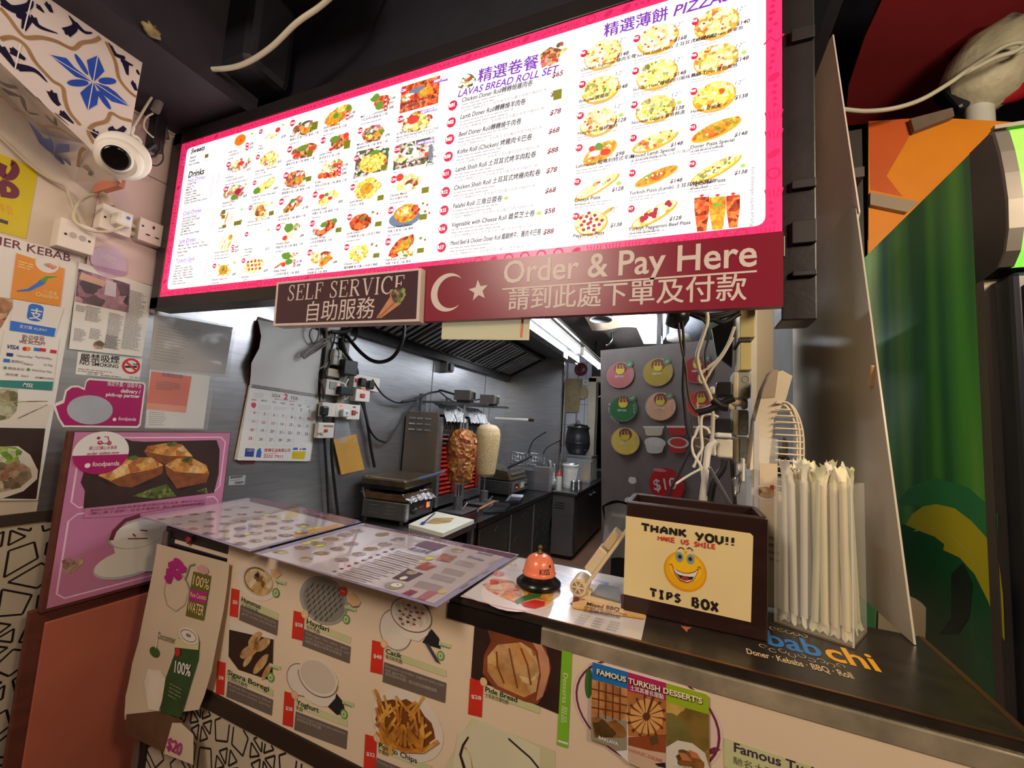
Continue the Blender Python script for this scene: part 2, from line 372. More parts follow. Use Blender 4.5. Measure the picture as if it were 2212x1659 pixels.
# dark beams: header over the board, beam along the left, post at the right end of the board
DARK = mat('dark_navy_paint', (24, 22, 34), 0.55, 0, 0.2, 5, 0.15, 20)
BEAMC = mat('dull_purple_paint', (40, 34, 44), 0.6, 0, 0.2, 6, 0.15, 20)
b = MB(); b.box((XL, 1.02, 2.50), (0.30, 1.30, 2.95), DARK); struct(b.build('trim_4'))
b = MB(); b.box((XL, -3.0, 2.545), (-1.52, 0.98, 2.95), BEAMC); struct(b.build('trim_5'))
b = MB(); b.box((-1.52, -0.6, 2.72), (-0.95, 0.55, 2.95), BEAMC, 0.01); struct(b.build('trim_6'))
b = MB(); b.box((0.182, 1.00, 1.70), (0.245, 1.08, 2.95), mat('black_post_paint', (36, 33, 36), 0.4, 0, 0.2, 10, 0.1, 30), 0.003)
for z, h in ((2.32, .03), (1.98, .02), (1.86, .05), (1.79, .012)): b.box((0.20, 0.99, z), (0.243, 1.0, z + h), mat('dark_bracket', (32, 30, 32), .5), 0.002)
struct(b.build('trim_7'))
# moroccan tiles round the sloping soffit by the camera
mor = mat('glazed_white_tile', (214, 202, 198), 0.25, 0, 0.05, 4)
blue = mat('cobalt_glaze', (44, 78, 176), 0.3, 0, 0.15, 30); navy = mat('navy_glaze', (26, 22, 52), 0.3, 0, 0.1); ochre = mat('ochre_glaze', (158, 122, 84), 0.35, 0, 0.15, 30); grout = mat('pale_grout', (226, 220, 216), 0.6, 0, 0)
XS = -1.65
edge = [(0.1, 2.42), (0.404, 2.298), (0.585, 2.196), (0.678, 2.127)]
side = [V((XS, y, z)) for y, z in edge] + [V((XS, 0.683, 2.545)), V((XS, 0.1, 2.545))]
inner = [V((XL, y, z + d)) for (y, z), d in zip(edge, (0.16, 0.14, 0.10, 0.06))] + [V((XL, 0.683, 2.545)), V((XL, 0.1, 2.545))]
b = MB(); n = len(side)
b.add(side, [list(range(n))], mor)
for i in range(n): b.add([side[i], inner[i], inner[(i + 1) % n], side[(i + 1) % n]], [[0, 1, 2, 3]], mor)
p = PRX(b, XS, 0.0005); p.z = zc(0, 0, .3376)
def sm(q):
    if len(q) < 3: return q
    o = []
    for i in range(len(q) - 1):
        a, b_, c, d_ = q[max(i - 1, 0)], q[i], q[i + 1], q[min(i + 2, len(q) - 1)]
        for k in range(5): t = k / 5; o.append(tuple(.5 * (2 * b_[j] + (c[j] - a[j]) * t + (2 * a[j] - 5 * b_[j] + 4 * c[j] - d_[j]) * t * t + (3 * b_[j] - a[j] - 3 * c[j] + d_[j]) * t ** 3) for j in (0, 1)))
    return o + [q[-1]]
def leaf(p, q, w0, w1, m, L=1): p.line(sm(q), w0, m, L, w1); p.boat((q[0][0] - 9, q[0][1] - 4), (q[0][0] + 9, q[0][1] + 4), 14, m, L)
def star(p, cx, cy, k):
    T = lambda q: [(cx + (x - 595) * k, cy + (y - 525) * k) for x, y in q]
    for q in ([(315, 350), (425, 372), (475, 430), (595, 525), (480, 490), (410, 430)], [(555, 385), (625, 355), (668, 455), (625, 500), (595, 525), (570, 470)],
              [(830, 680), (715, 650), (650, 600), (595, 525), (690, 555), (740, 590)], [(560, 705), (512, 595), (550, 560), (595, 525), (630, 610), (620, 670)]): p.poly(T(q), blue, 1)
    for a, c in (((480, 345), (560, 480)), ((742, 515), (630, 522)), ((705, 700), (625, 580)), ((430, 535), (565, 527))): p.boat(*T([a, c]), 26 * k, blue, 1)
    p.line(T([(320, 355), (595, 525), (826, 678)]), 0.002, grout, 2); p.line(T([(624, 358), (595, 525), (562, 702)]), 0.002, grout, 2)
star(p, 595, 525, 1)
for q in ([(0, 50), (60, 120), (110, 190), (165, 240), (260, 240), (360, 265), (465, 312), (520, 275), (600, 262), (640, 240)],
          [(0, 250), (80, 240), (160, 290), (220, 390), (290, 470), (340, 520), (400, 560), (415, 640), (445, 720), (512, 800)],
          [(680, 270), (735, 390), (760, 500), (820, 580), (870, 620)], [(843, 775), (770, 755), (710, 725), (680, 775), (600, 800), (565, 845), (600, 920)]): p.line(sm(q), 0.009, ochre, 1)
for q, a, c in (([(10, 10), (90, 60), (180, 40), (200, 0)], .03, .012), ([(180, 100), (150, 190)], .03, .012), ([(110, 100), (180, 110)], .016, .03), ([(205, 110), (250, 170), (370, 215)], .026, .002), ([(420, 210), (480, 170), (440, 100)], .03, .004), ([(300, 25), (330, 80)], .02, .012), ([(240, 40), (280, 80)], .02, .006), ([(480, 150), (540, 205), (590, 210)], .02, .004),
                ([(0, 300), (60, 380), (100, 440)], .03, .006), ([(70, 320), (160, 380)], .03, .012), ([(110, 430), (220, 450), (300, 525)], .026, .004), ([(330, 590), (350, 640), (380, 675)], .03, .014), ([(390, 720), (470, 790)], .028, .006), ([(700, 290), (740, 350), (800, 370)], .02, .012), ([(780, 390), (850, 420)], .022, .006), ([(800, 400), (815, 480)], .026, .008), ([(850, 530), (870, 580)], .02, .012), ([(880, 460), (890, 480)], .012, .006),
                ([(600, 840), (640, 900), (720, 905)], .03, .012), ([(700, 830), (750, 850), (800, 815)], .03, .014), ([(720, 820), (745, 900)], .02, .008)): leaf(p, q, a * .75, c * .75, navy)
p.line([(200, 0), (150, 200)], 0.0025, grout, 3); p.line([(130, 280), (95, 440)], 0.0025, grout, 3); p.line([(550, 825), (750, 915)], 0.0025, grout, 3)
# the underside
A, B_, D_ = V((XS, .404, 2.298)), V((XS, .678, 2.127)), V((XL, .60, 2.27))
q = PR(b, A, (B_ - A), (B_ - A).cross(D_ - A).cross(B_ - A), 0.012)
if q.n.z > 0: q = PR(b, A, (A - B_), (B_ - A).cross(D_ - A).cross(B_ - A), 0.012)
q.z = zc(0, 0, .3376)
for l in ([(300, 870), (370, 970), (350, 880)], [(205, 760), (290, 850), (370, 970), (290, 930)], [(330, 835), (365, 900), (370, 970)], [(395, 905), (470, 910), (470, 960), (370, 970)], [(470, 1170), (440, 1120), (370, 970), (420, 1020), (470, 1080)], [(490, 1065), (430, 1010), (370, 970), (450, 1010)], [(380, 1060), (370, 970), (440, 1120)]): q.poly(l, blue, 1)
for l in ([(0, 590), (60, 620), (110, 680), (200, 720), (280, 790), (360, 800), (430, 820), (520, 890)], [(520, 1060), (540, 960), (570, 935)]): q.line(sm(l), .009, ochre, 1)
for l, a, c in (([(0, 480), (60, 530), (140, 545)], .03, .01), ([(60, 570), (150, 600)], .03, .012), ([(170, 610), (200, 700), (280, 720)], .022, .004), ([(330, 735), (380, 780), (380, 740)], .022, .01), ([(390, 720), (470, 790)], .024, .006), ([(275, 620), (320, 670)], .02, .006), ([(200, 560), (260, 620)], .02, .01), ([(565, 1060), (600, 1090), (590, 1110)], .02, .01)): leaf(q, l, a * .7, c * .7, navy)
struct(b.build('trim_8'))
# small front end of the soffit: reddish chip
b = MB(); b.box((-1.80, .672, 2.118), (-1.652, .69, 2.150), mat('orange_tile_edge', (196, 120, 90), .5), .002); struct(b.build('trim_9'))
# kitchen: tiled wall beyond the steel partition, doorway, right wall
tilek = bpy.data.materials.new('white_kitchen_tiles'); tilek.use_nodes = True
_n = tilek.node_tree; _b = _n.nodes.new('ShaderNodeTexBrick'); _t = _n.nodes.new('ShaderNodeTexCoord'); _mp = _n.nodes.new('ShaderNodeMapping')
_mp.inputs['Rotation'].default_value = (R(90), 0, 0); _b.offset = 0; _b.inputs['Scale'].default_value = 1
for k, v in (('Color1', (205, 210, 218)), ('Color2', (198, 204, 214)), ('Mortar', (120, 118, 120))): _b.inputs[k].default_value = lin(v)
_b.inputs['Brick Width'].default_value = 0.28; _b.inputs['Row Height'].default_value = 0.30; _b.inputs['Mortar Size'].default_value = 0.004
_n.links.new(_t.outputs['Object'], _mp.inputs[0]); _n.links.new(_mp.outputs[0], _b.inputs[0]); _n.links.new(_b.outputs[0], _n.nodes['Principled BSDF'].inputs[0]); _n.nodes['Principled BSDF'].inputs['Roughness'].default_value = 0.25
b = MB(); b.box((XL, 4.50, 0), (-1.253, 4.53, 2.6), STEEL); b.box((-1.262, 4.49, .3), (-1.248, 4.54, 2.15), CHROME); struct(b.build('wall_partition'))
xd = at(1277, 900, Y=5.9).x
b = MB(); b.box((XL, 5.9, 0), (xd - .02, 6.05, 2.95), tilek); struct(b.build('wall_kitchen'))
cream = mat('cream_door_frame', (206, 198, 178), .4)
b = MB(); b.box((xd - .05, 5.87, 0), (xd + .06, 6.06, 2.18), cream, .004); b.box((xd - .05, 5.87, 2.12), (xd + 1.0, 6.06, 2.20), cream, .004); b.box((xd + .92, 5.87, 0), (xd + 1.0, 6.06, 2.2), cream, .004); struct(b.build('door_1'))
b = MB(); b.box((xd + 1.0, 5.9, 0), (1.6, 6.05, 2.95), back_m); b.box((xd - .02, 5.9, 2.2), (xd + 1.02, 6.05, 2.95), mat('dark_lintel', (50, 50, 56), .6)); struct(b.build('wall_kitchen_right'))
b = MB(); b.box((0.62, 2.75, 0), (0.72, 6.0, 2.95), mat('dim_grey_wall', (92, 88, 84), .7)); struct(b.build('wall_kitchen_side'))
b = MB(); b.box((-1.2, 1.9, 2.48), (.62, 5.9, 2.52), mat('sooty_kitchen_ceiling', (74, 66, 62), .8, 0, .3, 5)); struct(b.build('ceiling_kitchen'))
# ================================================================ lit menu board
YB = 0.93
FRAME = mat('black_board_frame', (30, 26, 28), .35, 0, .15, 8)
mroot = thing('menu_board', 'long backlit menu board with pink border, hung over the counter', 'menu board', (-0.85, YB + .04, 1.86))
b = MB()
p = PRY(b, YB)
x0, z0 = p.p(344.5, 643); x1 = p.p(1690, 500)[0]; ztop = p.p(389, 313)[1]
W0, W1 = x0, x1
xx0, xx1, zz0, zz1 = W0, W1, z0 + .002, ztop
# housing: open tray round the acrylic face
for a, c in (((xx0 - .05, YB - .004, zz0 - .045), (xx1 + .004, YB + .07, zz0)), ((xx0 - .05, YB - .004, zz1), (xx1 + .004, YB + .07, zz1 + .05)),
             ((xx0 - .05, YB - .004, zz0 - .045), (xx0, YB + .07, zz1 + .05)), ((xx0 - .05, YB + .03, zz0 - .04), (xx1, YB + .07, zz1 + .04))): b.box(a, c, FRAME, .002)
b.build('housing', mroot)
PINK = mat('lit_pink_border', (222, 44, 98), .3, var=0, em=.86); PINKD = em('lit_pink_ornament', (190, 14, 84), .62)
LIT = mat('lit_white_acrylic', (255, 253, 252), .3, var=0, em=1.06)
b = MB(); b.box((xx0, YB, zz0), (xx1, YB + .028, zz1), PINK)
p = PRY(b, YB)
iw0, iz0 = p.p(360.5, 629); iw1 = p.p(1653, 503)[0]; iz1 = p.p(402, 325)[1] if False else zz1 - (zz1 - zz0) * .045
iz0 = zz0 + (zz1 - zz0) * .042
p.lrect(iw0, iz0, iw1, iz1, LIT, 1, 0, .018)
# ornaments on the border
random.seed(3)
def orn(x, z, horizontal):
    k = random.random(); r = .011
    if k < .3:
        for i in range(4): p.lell((x + (i * .014 - .02 if horizontal else random.uniform(-.008, .008)), z + (0 if horizontal else i * .014 - .02)), .004, .004, PINKD, 1, 0, 10)
    elif k < .5: p.lline([(x + r * math.cos(a * .5), z + r * math.sin(a * .5)) for a in range(14)], .0035, PINKD)
    elif k < .7:
        for i in range(5): p.lline([(x - .012 + i * .006, z - .009), (x - .016 + i * .008, z + .009)], .002, PINKD)
    elif k < .85: p.lline([(x - .018, z - .006), (x - .006, z + .008), (x + .006, z - .006), (x + .018, z + .008)], .0035, PINKD)
    else: p.lell((x, z), .012, .007, PINKD, 1, .6, 14)
x = xx0 + .03
while x < xx1 - .02: orn(x, zz0 + .0125, True); orn(x + .01, zz1 - .013, True); x += .043
z = zz0 + .05
while z < zz1 - .03: orn((iw1 + xx1) / 2, z, False); orn((iw0 + xx0) / 2, z + .01, False); z += .042
VIO = em('violet_print', (104, 50, 160), .8); VIOL = em('pale_violet_print', (150, 110, 205), .95); CODE = em('code_badge', (176, 26, 62), .9); LW = em('badge_white', (255, 250, 250), 1.2)
TXT = em('dark_menu_print', (48, 38, 56), .2); TXG = em('grey_menu_print', (96, 88, 108), .35); PRI = em('price_print', (70, 46, 70), .3); PRIR = em('red_price_print', (112, 32, 56), .5); TXK = em('micro_print', (158, 152, 164), .75); STK = em('olive_sticker', (112, 116, 20), .65); LIME = em('leaf_mark', (150, 186, 90), .9)
NEWT = em('violet_tag', (120, 84, 190), .9)
FE = 1.45
F = dict(
 red=food('lit_food_red', [(120, 50, 30), (206, 60, 40), (236, 226, 214), (90, 140, 50), (220, 120, 50)], 90, FE), brown=food('lit_food_brown', [(96, 58, 40), (140, 84, 50), (206, 150, 96), (170, 60, 40)], 100, FE),
 yellow=food('lit_food_yellow', [(230, 180, 50), (245, 214, 110), (206, 130, 30), (250, 236, 180), (160, 90, 30)], 100, FE), green=food('lit_food_green', [(186, 180, 90), (236, 226, 150), (226, 190, 90), (110, 110, 60), (246, 240, 200)], 100, FE),
 orange=food('lit_food_orange', [(220, 120, 30), (236, 160, 50), (200, 70, 30), (120, 150, 50)], 95, FE), purple=food('lit_food_purple', [(150, 70, 110), (220, 160, 170), (240, 226, 220), (110, 150, 60), (190, 60, 70)], 95, FE),
 pale=food('lit_food_pale', [(246, 232, 190), (238, 210, 140), (226, 180, 90), (250, 244, 220), (190, 130, 60)], 110, FE), pizza=food('lit_food_pizza', [(246, 230, 170), (240, 206, 110), (200, 90, 50), (150, 160, 70), (250, 240, 200)], 100, FE),
 meat=food('lit_food_meat', [(140, 40, 24), (196, 70, 36), (226, 120, 60), (100, 30, 20)], 110, FE), rice=food('lit_food_rice', [(240, 190, 60), (226, 150, 40), (250, 226, 140), (170, 90, 30)], 140, FE),
 dark=food('lit_food_dark', [(84, 60, 48), (60, 90, 50), (230, 220, 210), (130, 80, 60)], 90, FE), white=em('lit_plate', (244, 240, 240), 1.05), crust=em('lit_crust', (214, 150, 50), 1.0), rim=em('lit_plate_rim', (226, 220, 226), 1.0),
 tomato=em('lit_tomato', (206, 50, 44), 1.0), leaf=em('lit_leaf', (86, 130, 44), .9), soup=em('lit_soup', (226, 110, 20), 1.0), slate=em('lit_slate', (96, 116, 140), .8), wine=em('lit_wine', (150, 30, 60), .9))
p.z = Z4 = zc(340, 180, .2893)
def prices(*l):
    for t, x, y in l: p.flat(t, (x, y + 10), 18, PRI, 4, .025, .2)
def badge(t, x, y, r=19, ry=None):
    p.ell(x, y, r, ry or r * 1.25, CODE, 3, 18); p.flat(t, (x, y + r * .45), r * .85, LW, 4, .02, 0, .5)
def names(x, y, wpx, *l, h=17):
    for i, t in enumerate(l): p.flat(t, (x, y + i * (h + 10)), h * (1 if i == 0 else .9), TXT if i == 0 else TXG, 3, .022, .15 if i == 0 else 0)
    p.greek((x, y + len(l) * (h + 9)), wpx, 8, TXG, 3, 1)
def dish(x, y, rx, ry, k, plate=None, extra=()):
    if plate: p.ell(x + 4, y + 6, rx * 1.12, ry * 1.12, F[plate], 2)
    p.ell(x, y, rx, ry, F[k], 3, 22, 0, .28)
    for kx, ky, r, c in extra: p.ell(x + kx * rx, y + ky * ry, r * rx, r * ry * 1.1, F[c], 4, 14, 0, .3)
# --- first two columns
dish(620, 440, 46, 60, 'white'); p.ell(620, 425, 40, 40, F['soup'], 4); p.ell(626, 428, 8, 9, F['tomato'], 5, 10); prices(('$38', 688, 455), ('$55', 688, 482)); badge('S01', 672, 460, 13); badge('S02', 672, 486, 13); names(530, 525, 70, 'Lentil Soup', '土耳其扁豆湯', h=14)
dish(610, 612, 78, 46, 'purple', 'rim', ((-.3, -.2, .35, 'pale'), (.2, -.3, .3, 'tomato'), (-.7, .6, .14, 'leaf'))); badge('S03', 534, 608, 16); prices(('$55', 668, 645)); names(510, 715, 190, 'Hummus', '土耳其豆蓉 配 皮塔包', h=15)
dish(575, 815, 74, 62, 'purple', None, ((-.4, .2, .3, 'purple'), (.4, -.1, .34, 'wine'), (0, .6, .3, 'leaf'), (.1, -.5, .3, 'pale'))); badge('S05', 512, 792, 16); prices(('$68', 640, 842)); names(486, 905, 150, 'Shepherd Salad', '牧羊人沙律', h=15)
for i in range(4): p.boat((500 + i * 22, 1055), (535 + i * 16, 955), 22, F['yellow' if i % 2 else 'orange'], 3)
badge('S06', 485, 978, 14); prices(('$38', 606, 1030)); names(456, 1090, 40, 'Falafel', h=14)
for i in range(4): p.boat((458 + i * 18, 1240 + i * 4), (500 + i * 22, 1140 + i * 5), 17, F['yellow'], 3)
p.ell(548, 1150, 16, 20, F['orange'], 4); prices(('$40', 580, 1222), ('$50', 580, 1250)); badge('S08', 566, 1220, 11); badge('S09', 566, 1248, 11); names(430, 1272, 130, 'Spring Cheese Rolls', 'Spring Chicken Rolls', h=13)
for a in range(8): p.boat((495, 1395), (495 + 58 * math.cos(a * .785), 1395 + 66 * math.sin(a * .785)), 13, F['yellow'], 3)
p.ell(495, 1395, 34, 40, F['orange'], 4, 8); p.ell(495, 1390, 12, 15, F['leaf'], 5, 10); badge('S10', 428, 1364, 14); prices(('$40', 560, 1425)); names(408, 1475, 60, 'Halloumi Cheese Fries', h=13)
dish(852, 402, 74, 44, 'white', 'rim')
for i in range(12): p.boat((800 + i * 7, 425 - i % 3 * 6), (835 + i * 6, 385 - i % 4 * 5), 6, F['yellow'], 4)
p.ell(903, 350, 18, 18, F['tomato'], 5); badge('S11', 775, 362, 14); prices(('$38', 928, 400)); names(752, 478, 20, 'Chips', '炸薯條', h=13)
dish(838, 565, 68, 56, 'yellow', None, ((-.4, .6, .3, 'purple'), (.3, .5, .3, 'green'), (0, -.4, .3, 'pale'))); badge('S12', 752, 552, 15); prices(('$55', 898, 588)); names(728, 668, 150, 'Green Salad / Feta Cheese', '羊奶芝士沙律', h=14)
p.boat((725, 820), (890, 705), 40, F['green'], 3, .25); p.ell(745, 805, 26, 24, F['leaf'], 4); badge('S14', 728, 745, 14); prices(('$68', 868, 785)); names(702, 862, 150, 'Authentic Turkish Style Salad', '土耳其沙律', h=14)
dish(768, 955, 58, 64, 'pale', None, ((0, 0, .6, 'brown'), (.3, .3, .3, 'yellow'))); badge('S15', 697, 930, 14); names(672, 1045, 170, 'Halloumi Salad 炸芝士沙律', h=14)
dish(745, 1165, 66, 62, 'rim'); p.ell(742, 1162, 62, 58, F['white'], 4, 22, 0, .12); badge('S16', 668, 1128, 14); prices(('$12', 808, 1235)); names(648, 1248, 60, 'Lavas Bread', '土耳其薄餅', h=13)
dish(720, 1365, 72, 52, 'pale')
for i in range(4):
    for j in range(3): p.ell(680 + i * 27 + j * 3, 1335 + j * 28 - i * 3, 9, 10, F['meat'], 4, 8)
badge('S17', 645, 1325, 14); prices(('$28', 795, 1398)); names(628, 1455, 50, 'Pide Bread', '土耳其包', h=13)
for x, y, w_, h_ in ((497, 965, 14, 11), (497, 1000, 12, 11), (603, 1045, 26, 11), (503, 1070, 13, 10), (855, 972, 16, 13), (1180, 320, 18, 24), (1142, 525, 16, 22), (1133, 716, 18, 14), (1420, 460, 20, 25), (1694, 630, 20, 15), (1670, 857, 22, 15), (1653, 1052, 23, 14), (1638, 1287, 22, 14), (1356, 1097, 20, 14), (2003, 800, 25, 17), (1988, 1000, 26, 17), (1968, 1250, 24, 15), (372, 545, 12, 10)): p.rect((x - w_, y - h_), (x + w_, y + h_), STK, 6)
for x, y in ((710, 378), (940, 313), (687, 565), (662, 755), (632, 943), (857, 893), (832, 1095), (580, 1340)): p.ell(x, y, 10, 9, LIME, 3, 8)
# --- kebab and combo columns
dish(1100, 335, 84, 52, 'dark', 'rim', ((-.55, .1, .5, 'brown'), (.35, -.45, .35, 'purple'), (.1, .35, .4, 'orange'), (.7, 0, .25, 'leaf'))); badge('K01', 1012, 298); names(990, 408, 90, 'Beef Döner Kebab', '轉燒牛肉 配 白飯 薯條 沙律')
dish(1098, 505, 88, 50, 'brown', 'rim', ((-.1, -.4, .4, 'leaf'), (.7, -.3, .3, 'tomato'), (-.6, .7, .25, 'tomato'))); badge('K02', 990, 495); names(962, 592, 90, 'Lamb Döner Kebab', '轉燒羊肉 配 白飯 薯條 沙律')
dish(1030, 712, 76, 56, 'brown', 'rim', ((.5, .1, .45, 'orange'), (.5, -.6, .35, 'purple'), (.95, 0, .2, 'leaf'))); badge('K03', 962, 690); names(930, 806, 90, 'Chicken Döner Kebab', '轉燒雞肉 配 白飯 薯條 沙律')
p.boat((935, 965), (1105, 850), 58, F['rim'], 2); p.boat((945, 962), (1095, 852), 40, F['red'], 3, .2); p.ell(1065, 865, 24, 26, F['purple'], 4, 12, 0, .3); p.ell(1010, 880, 18, 18, F['leaf'], 4, 12, 0, .3); badge('K04', 928, 885); prices(('$108', 1085, 930)); names(902, 1005, 90, 'Lamb Shish', '烤羊肉粒 配 白飯 薯條 沙律')
p.boat((935, 1175), (1080, 1060), 54, F['rim'], 2); p.boat((940, 1172), (1065, 1070), 40, F['pale'], 3, .3); p.ell(980, 1080, 34, 32, F['leaf'], 4, 12, 0, .4); p.ell(1045, 1072, 26, 28, F['purple'], 5, 12, 0, .3); p.ell(955, 1158, 20, 18, F['tomato'], 5, 12, 0, .3); badge('K05', 905, 1078); prices(('$88', 1065, 1138)); names(884, 1210, 80, 'Chicken Shish', '烤雞肉粒 配 白飯 薯條 沙律')
p.boat((870, 1385), (1060, 1262), 12, F['brown'], 3); p.boat((925, 1340), (1050, 1275), 22, F['pale'], 3, .3); p.ell(965, 1290, 34, 28, F['leaf'], 4, 12, 0, .4); p.ell(985, 1335, 28, 24, F['leaf'], 4, 12, 0, .4); p.ell(1030, 1270, 20, 20, F['purple'], 5, 12, 0, .3); p.ell(945, 1355, 16, 18, F['tomato'], 5); prices(('$108', 1040, 1330), ('$88', 1040, 1358)); badge('K06', 1024, 1330, 11); badge('K07', 1024, 1358, 11); names(866, 1412, 100, 'Adana Kebab', '土耳其烤肉腸 配 白飯 薯條')
p.boat((1255, 300), (1450, 180), 62, F['orange'], 3, .2); p.ell(1380, 190, 34, 24, F['yellow'], 4, 12, 0, .3); p.ell(1430, 185, 20, 22, F['leaf'], 4); p.ell(1335, 245, 20, 20, F['leaf'], 4); badge('K08', 1420, 228, 15); badge('K09', 1420, 256, 15); prices(('$108', 1432, 226), ('$88', 1432, 254)); names(1240, 344, 120, 'Iskender Kebab', '伊斯坎德烤肉 配 白飯')
p.boat((1255, 500), (1450, 385), 66, F['rim'], 2); p.boat((1300, 478), (1430, 395), 54, F['brown'], 3, .2); p.ell(1325, 420, 34, 24, F['leaf'], 4); p.ell(1412, 392, 20, 22, F['tomato'], 4); p.ell(1300, 495, 18, 12, F['tomato'], 4); badge('K10', 1240, 428); names(1210, 545, 100, 'Lamb Chop', '香草烤羊扒 配 白飯')
p.ell(1258, 628, 38, 44, F['white'], 3); p.ell(1258, 628, 32, 36, F['pale'], 4); p.ell(1335, 620, 46, 50, F['red'], 3, 16, 0, .3)
for i in range(4): p.ell(1222 + i * 36, 692 - i * 3, 22, 24, F['meat'], 4, 14, 0, .2)
for t, q in (('$108', 618), ('$93', 648), ('$88', 678)): prices((t, 1380, q - 4)); badge('K1', 1362, q, 14)
names(1178, 752, 110, 'Köfte', '烤免治肉餅 配 白飯 薯條 沙律')
dish(1285, 852, 90, 62, 'white', 'rim', ((-.4, .5, .5, 'yellow'), (-.2, -.3, .2, 'leaf'), (.3, -.5, .35, 'green'), (-.6, -.1, .25, 'tomato'), (.5, -.2, .3, 'yellow'), (.1, .1, .2, 'tomato'))); badge('K16', 1180, 832); prices(('$88', 1352, 885)); names(1156, 958, 90, 'Chicken Steak', '烤雞扒 配 白飯 薯條 沙律')
p.boat((1165, 1140), (1345, 1020), 60, F['rim'], 2); p.boat((1180, 1120), (1335, 1035), 50, F['meat'], 3, .25); p.ell(1185, 1108, 28, 28, F['purple'], 4, 12, 0, .3); p.ell(1245, 1058, 26, 20, F['leaf'], 4, 12, 0, .3); p.ell(1325, 1028, 20, 20, F['leaf'], 4, 12, 0, .3); p.ell(1215, 1075, 40, 26, F['white'], 3); badge('K17', 1158, 1048); names(1140, 1172, 80, 'Chicken Wings', '土耳其烤雞翼 配 白飯')
dish(1180, 1305, 34, 44, 'yellow', None); dish(1255, 1300, 60, 44, 'red', None); p.boat((1205, 1368), (1300, 1290), 34, F['orange'], 4, .2); p.ell(1180, 1285, 40, 24, F['pale'], 4); badge('K18', 1140, 1265); prices(('$88', 1312, 1335)); names(1120, 1400, 50, 'Grilled Quarter', '烤雞髀 配 白飯 薯條')
dish(1590, 205, 56, 36, 'white', 'rim'); p.ell(1680, 140, 60, 50, F['meat'], 3, 16, 0, .3); p.ell(1630, 110, 34, 26, F['leaf'], 3, 12, 0, .4); p.ell(1662, 170, 28, 34, F['leaf'], 4, 12, 0, .3)
for t, q in (('$108', 120), ('$93', 152), ('$88', 184)): prices((t, 1730, q)); badge('K2', 1708, q + 4, 15)
names(1518, 262, 170, 'Mix Grill Combination', '土耳其烤肉雜錦 配 白飯')
dish(1610, 375, 80, 60, 'brown', 'rim', ((.4, .1, .35, 'orange'), (.4, -.7, .35, 'purple'), (.85, -.2, .25, 'leaf'), (-.3, -.1, .45, 'dark'), (-.3, .5, .3, 'rice'))); badge('K22', 1516, 355); prices(('$98', 1702, 390)); names(1490, 470, 120, 'Mixed Döner Kebab', '雜錦烤肉 配 白飯 薯條 沙律')
p.rect((1490, 512), (1718, 650), F['dark'], 2); p.ell(1608, 590, 96, 72, F['rice'], 3, 20, 0, .15); p.ell(1625, 520, 40, 16, F['leaf'], 4, 12, 0, .4); badge('K23', 1488, 562); names(1460, 690, 50, 'Chicken Biryani', '雞肉炒印度飯')
dish(1565, 790, 96, 78, 'rice', None, ((0, 0, .5, 'orange'),)); badge('K24', 1460, 777); names(1434, 898, 60, 'Lamb Biryani', '羊肉炒印度飯')
dish(1520, 1035, 92, 72, 'white', 'rim'); p.ell(1518, 1038, 82, 62, F['meat'], 4, 20, 0, .1); p.ell(1540, 1005, 18, 14, F['leaf'], 5); badge('K25', 1437, 1000); names(1414, 1132, 130, 'Lamb Curry', '羊肉咖喱 配 白飯 土耳其式薄餅')
dish(1502, 1270, 72, 62, 'rice', None, ((.2, -.1, .4, 'pale'), (-.4, -.7, .3, 'pale'))); badge('K26', 1416, 1225); names(1394, 1360, 110, 'Chicken Curry', '雞肉咖喱 配 白飯 土耳其式薄餅')
for x, y in ((1612, 965), (1605, 1205), (1985, 900), (2000, 960), (1968, 1160)):
    p.ell(x, y + 12, 36, 24, F['rim'], 5); p.ell(x, y + 10, 28, 17, F['white'], 6); p.ell(x + 2, y, 11, 11, F['leaf'], 7, 8, 0, .5); p.ell(x + 34, y + 10, 8, 10, F['tomato'], 6, 8)
p.rect((1826, 28), (2096, 150), F['meat'], 2); p.ell(1945, 52, 60, 24, F['slate'], 3, 14, 0, .3); p.ell(2010, 62, 54, 34, F['orange'], 4, 16, 0, .3); p.ell(1880, 110, 50, 30, F['red'], 4, 14, 0, .3); badge('C01', 1840, 55, 22); prices(('$88', 2040, 112)); names(1815, 172, 150, 'Chicken Tikka with Rice', '雞肉串燒雜錦 配 白飯')
dish(1935, 290, 106, 76, 'red', 'rim', ((.5, .2, .4, 'green'), (-.6, .5, .35, 'pale'), (.3, -.5, .35, 'yellow'), (-.2, -.2, .4, 'tomato'), (-.1, .5, .35, 'green'))); badge('C02', 1817, 270, 22); names(1788, 388, 20, '$198 for 2 persons', 'Mixed BBQ Served with Rice or Chips'); p.flat('雜錦燒烤拼盤 配 白飯或薯條', (1788, 438), 17, TXG, 3)
p.rect((1776, 465), (2055, 590), F['dark'], 2); p.ell(1885, 515, 52, 44, F['white'], 3); p.ell(1885, 508, 34, 28, F['dark'], 4, 14, 0, .4); p.ell(1980, 520, 84, 36, F['red'], 3, 16, 0, .3); p.ell(1820, 570, 46, 20, F['green'], 4, 14, 0, .3); p.ell(2042, 520, 16, 64, F['slate'], 4); badge('C03', 1792, 495, 22); names(1764, 620, 40, 'Chicken Shish with Hummus Platter /', 'Greek Bread 雞肉串燒'); p.flat('$108', (2005, 622), 22, PRI, 4, .01, .2)
dish(1880, 745, 92, 62, 'pale', None, ((.2, .1, .5, 'brown'), (0, .4, .3, 'white'), (-.7, .6, .3, 'yellow'))); p.ell(1812, 705, 28, 28, F['tomato'], 4); badge('C04', 1766, 720, 22); names(1738, 850, 150, 'Chicken Mandi', '阿拉伯雞肉米飯')
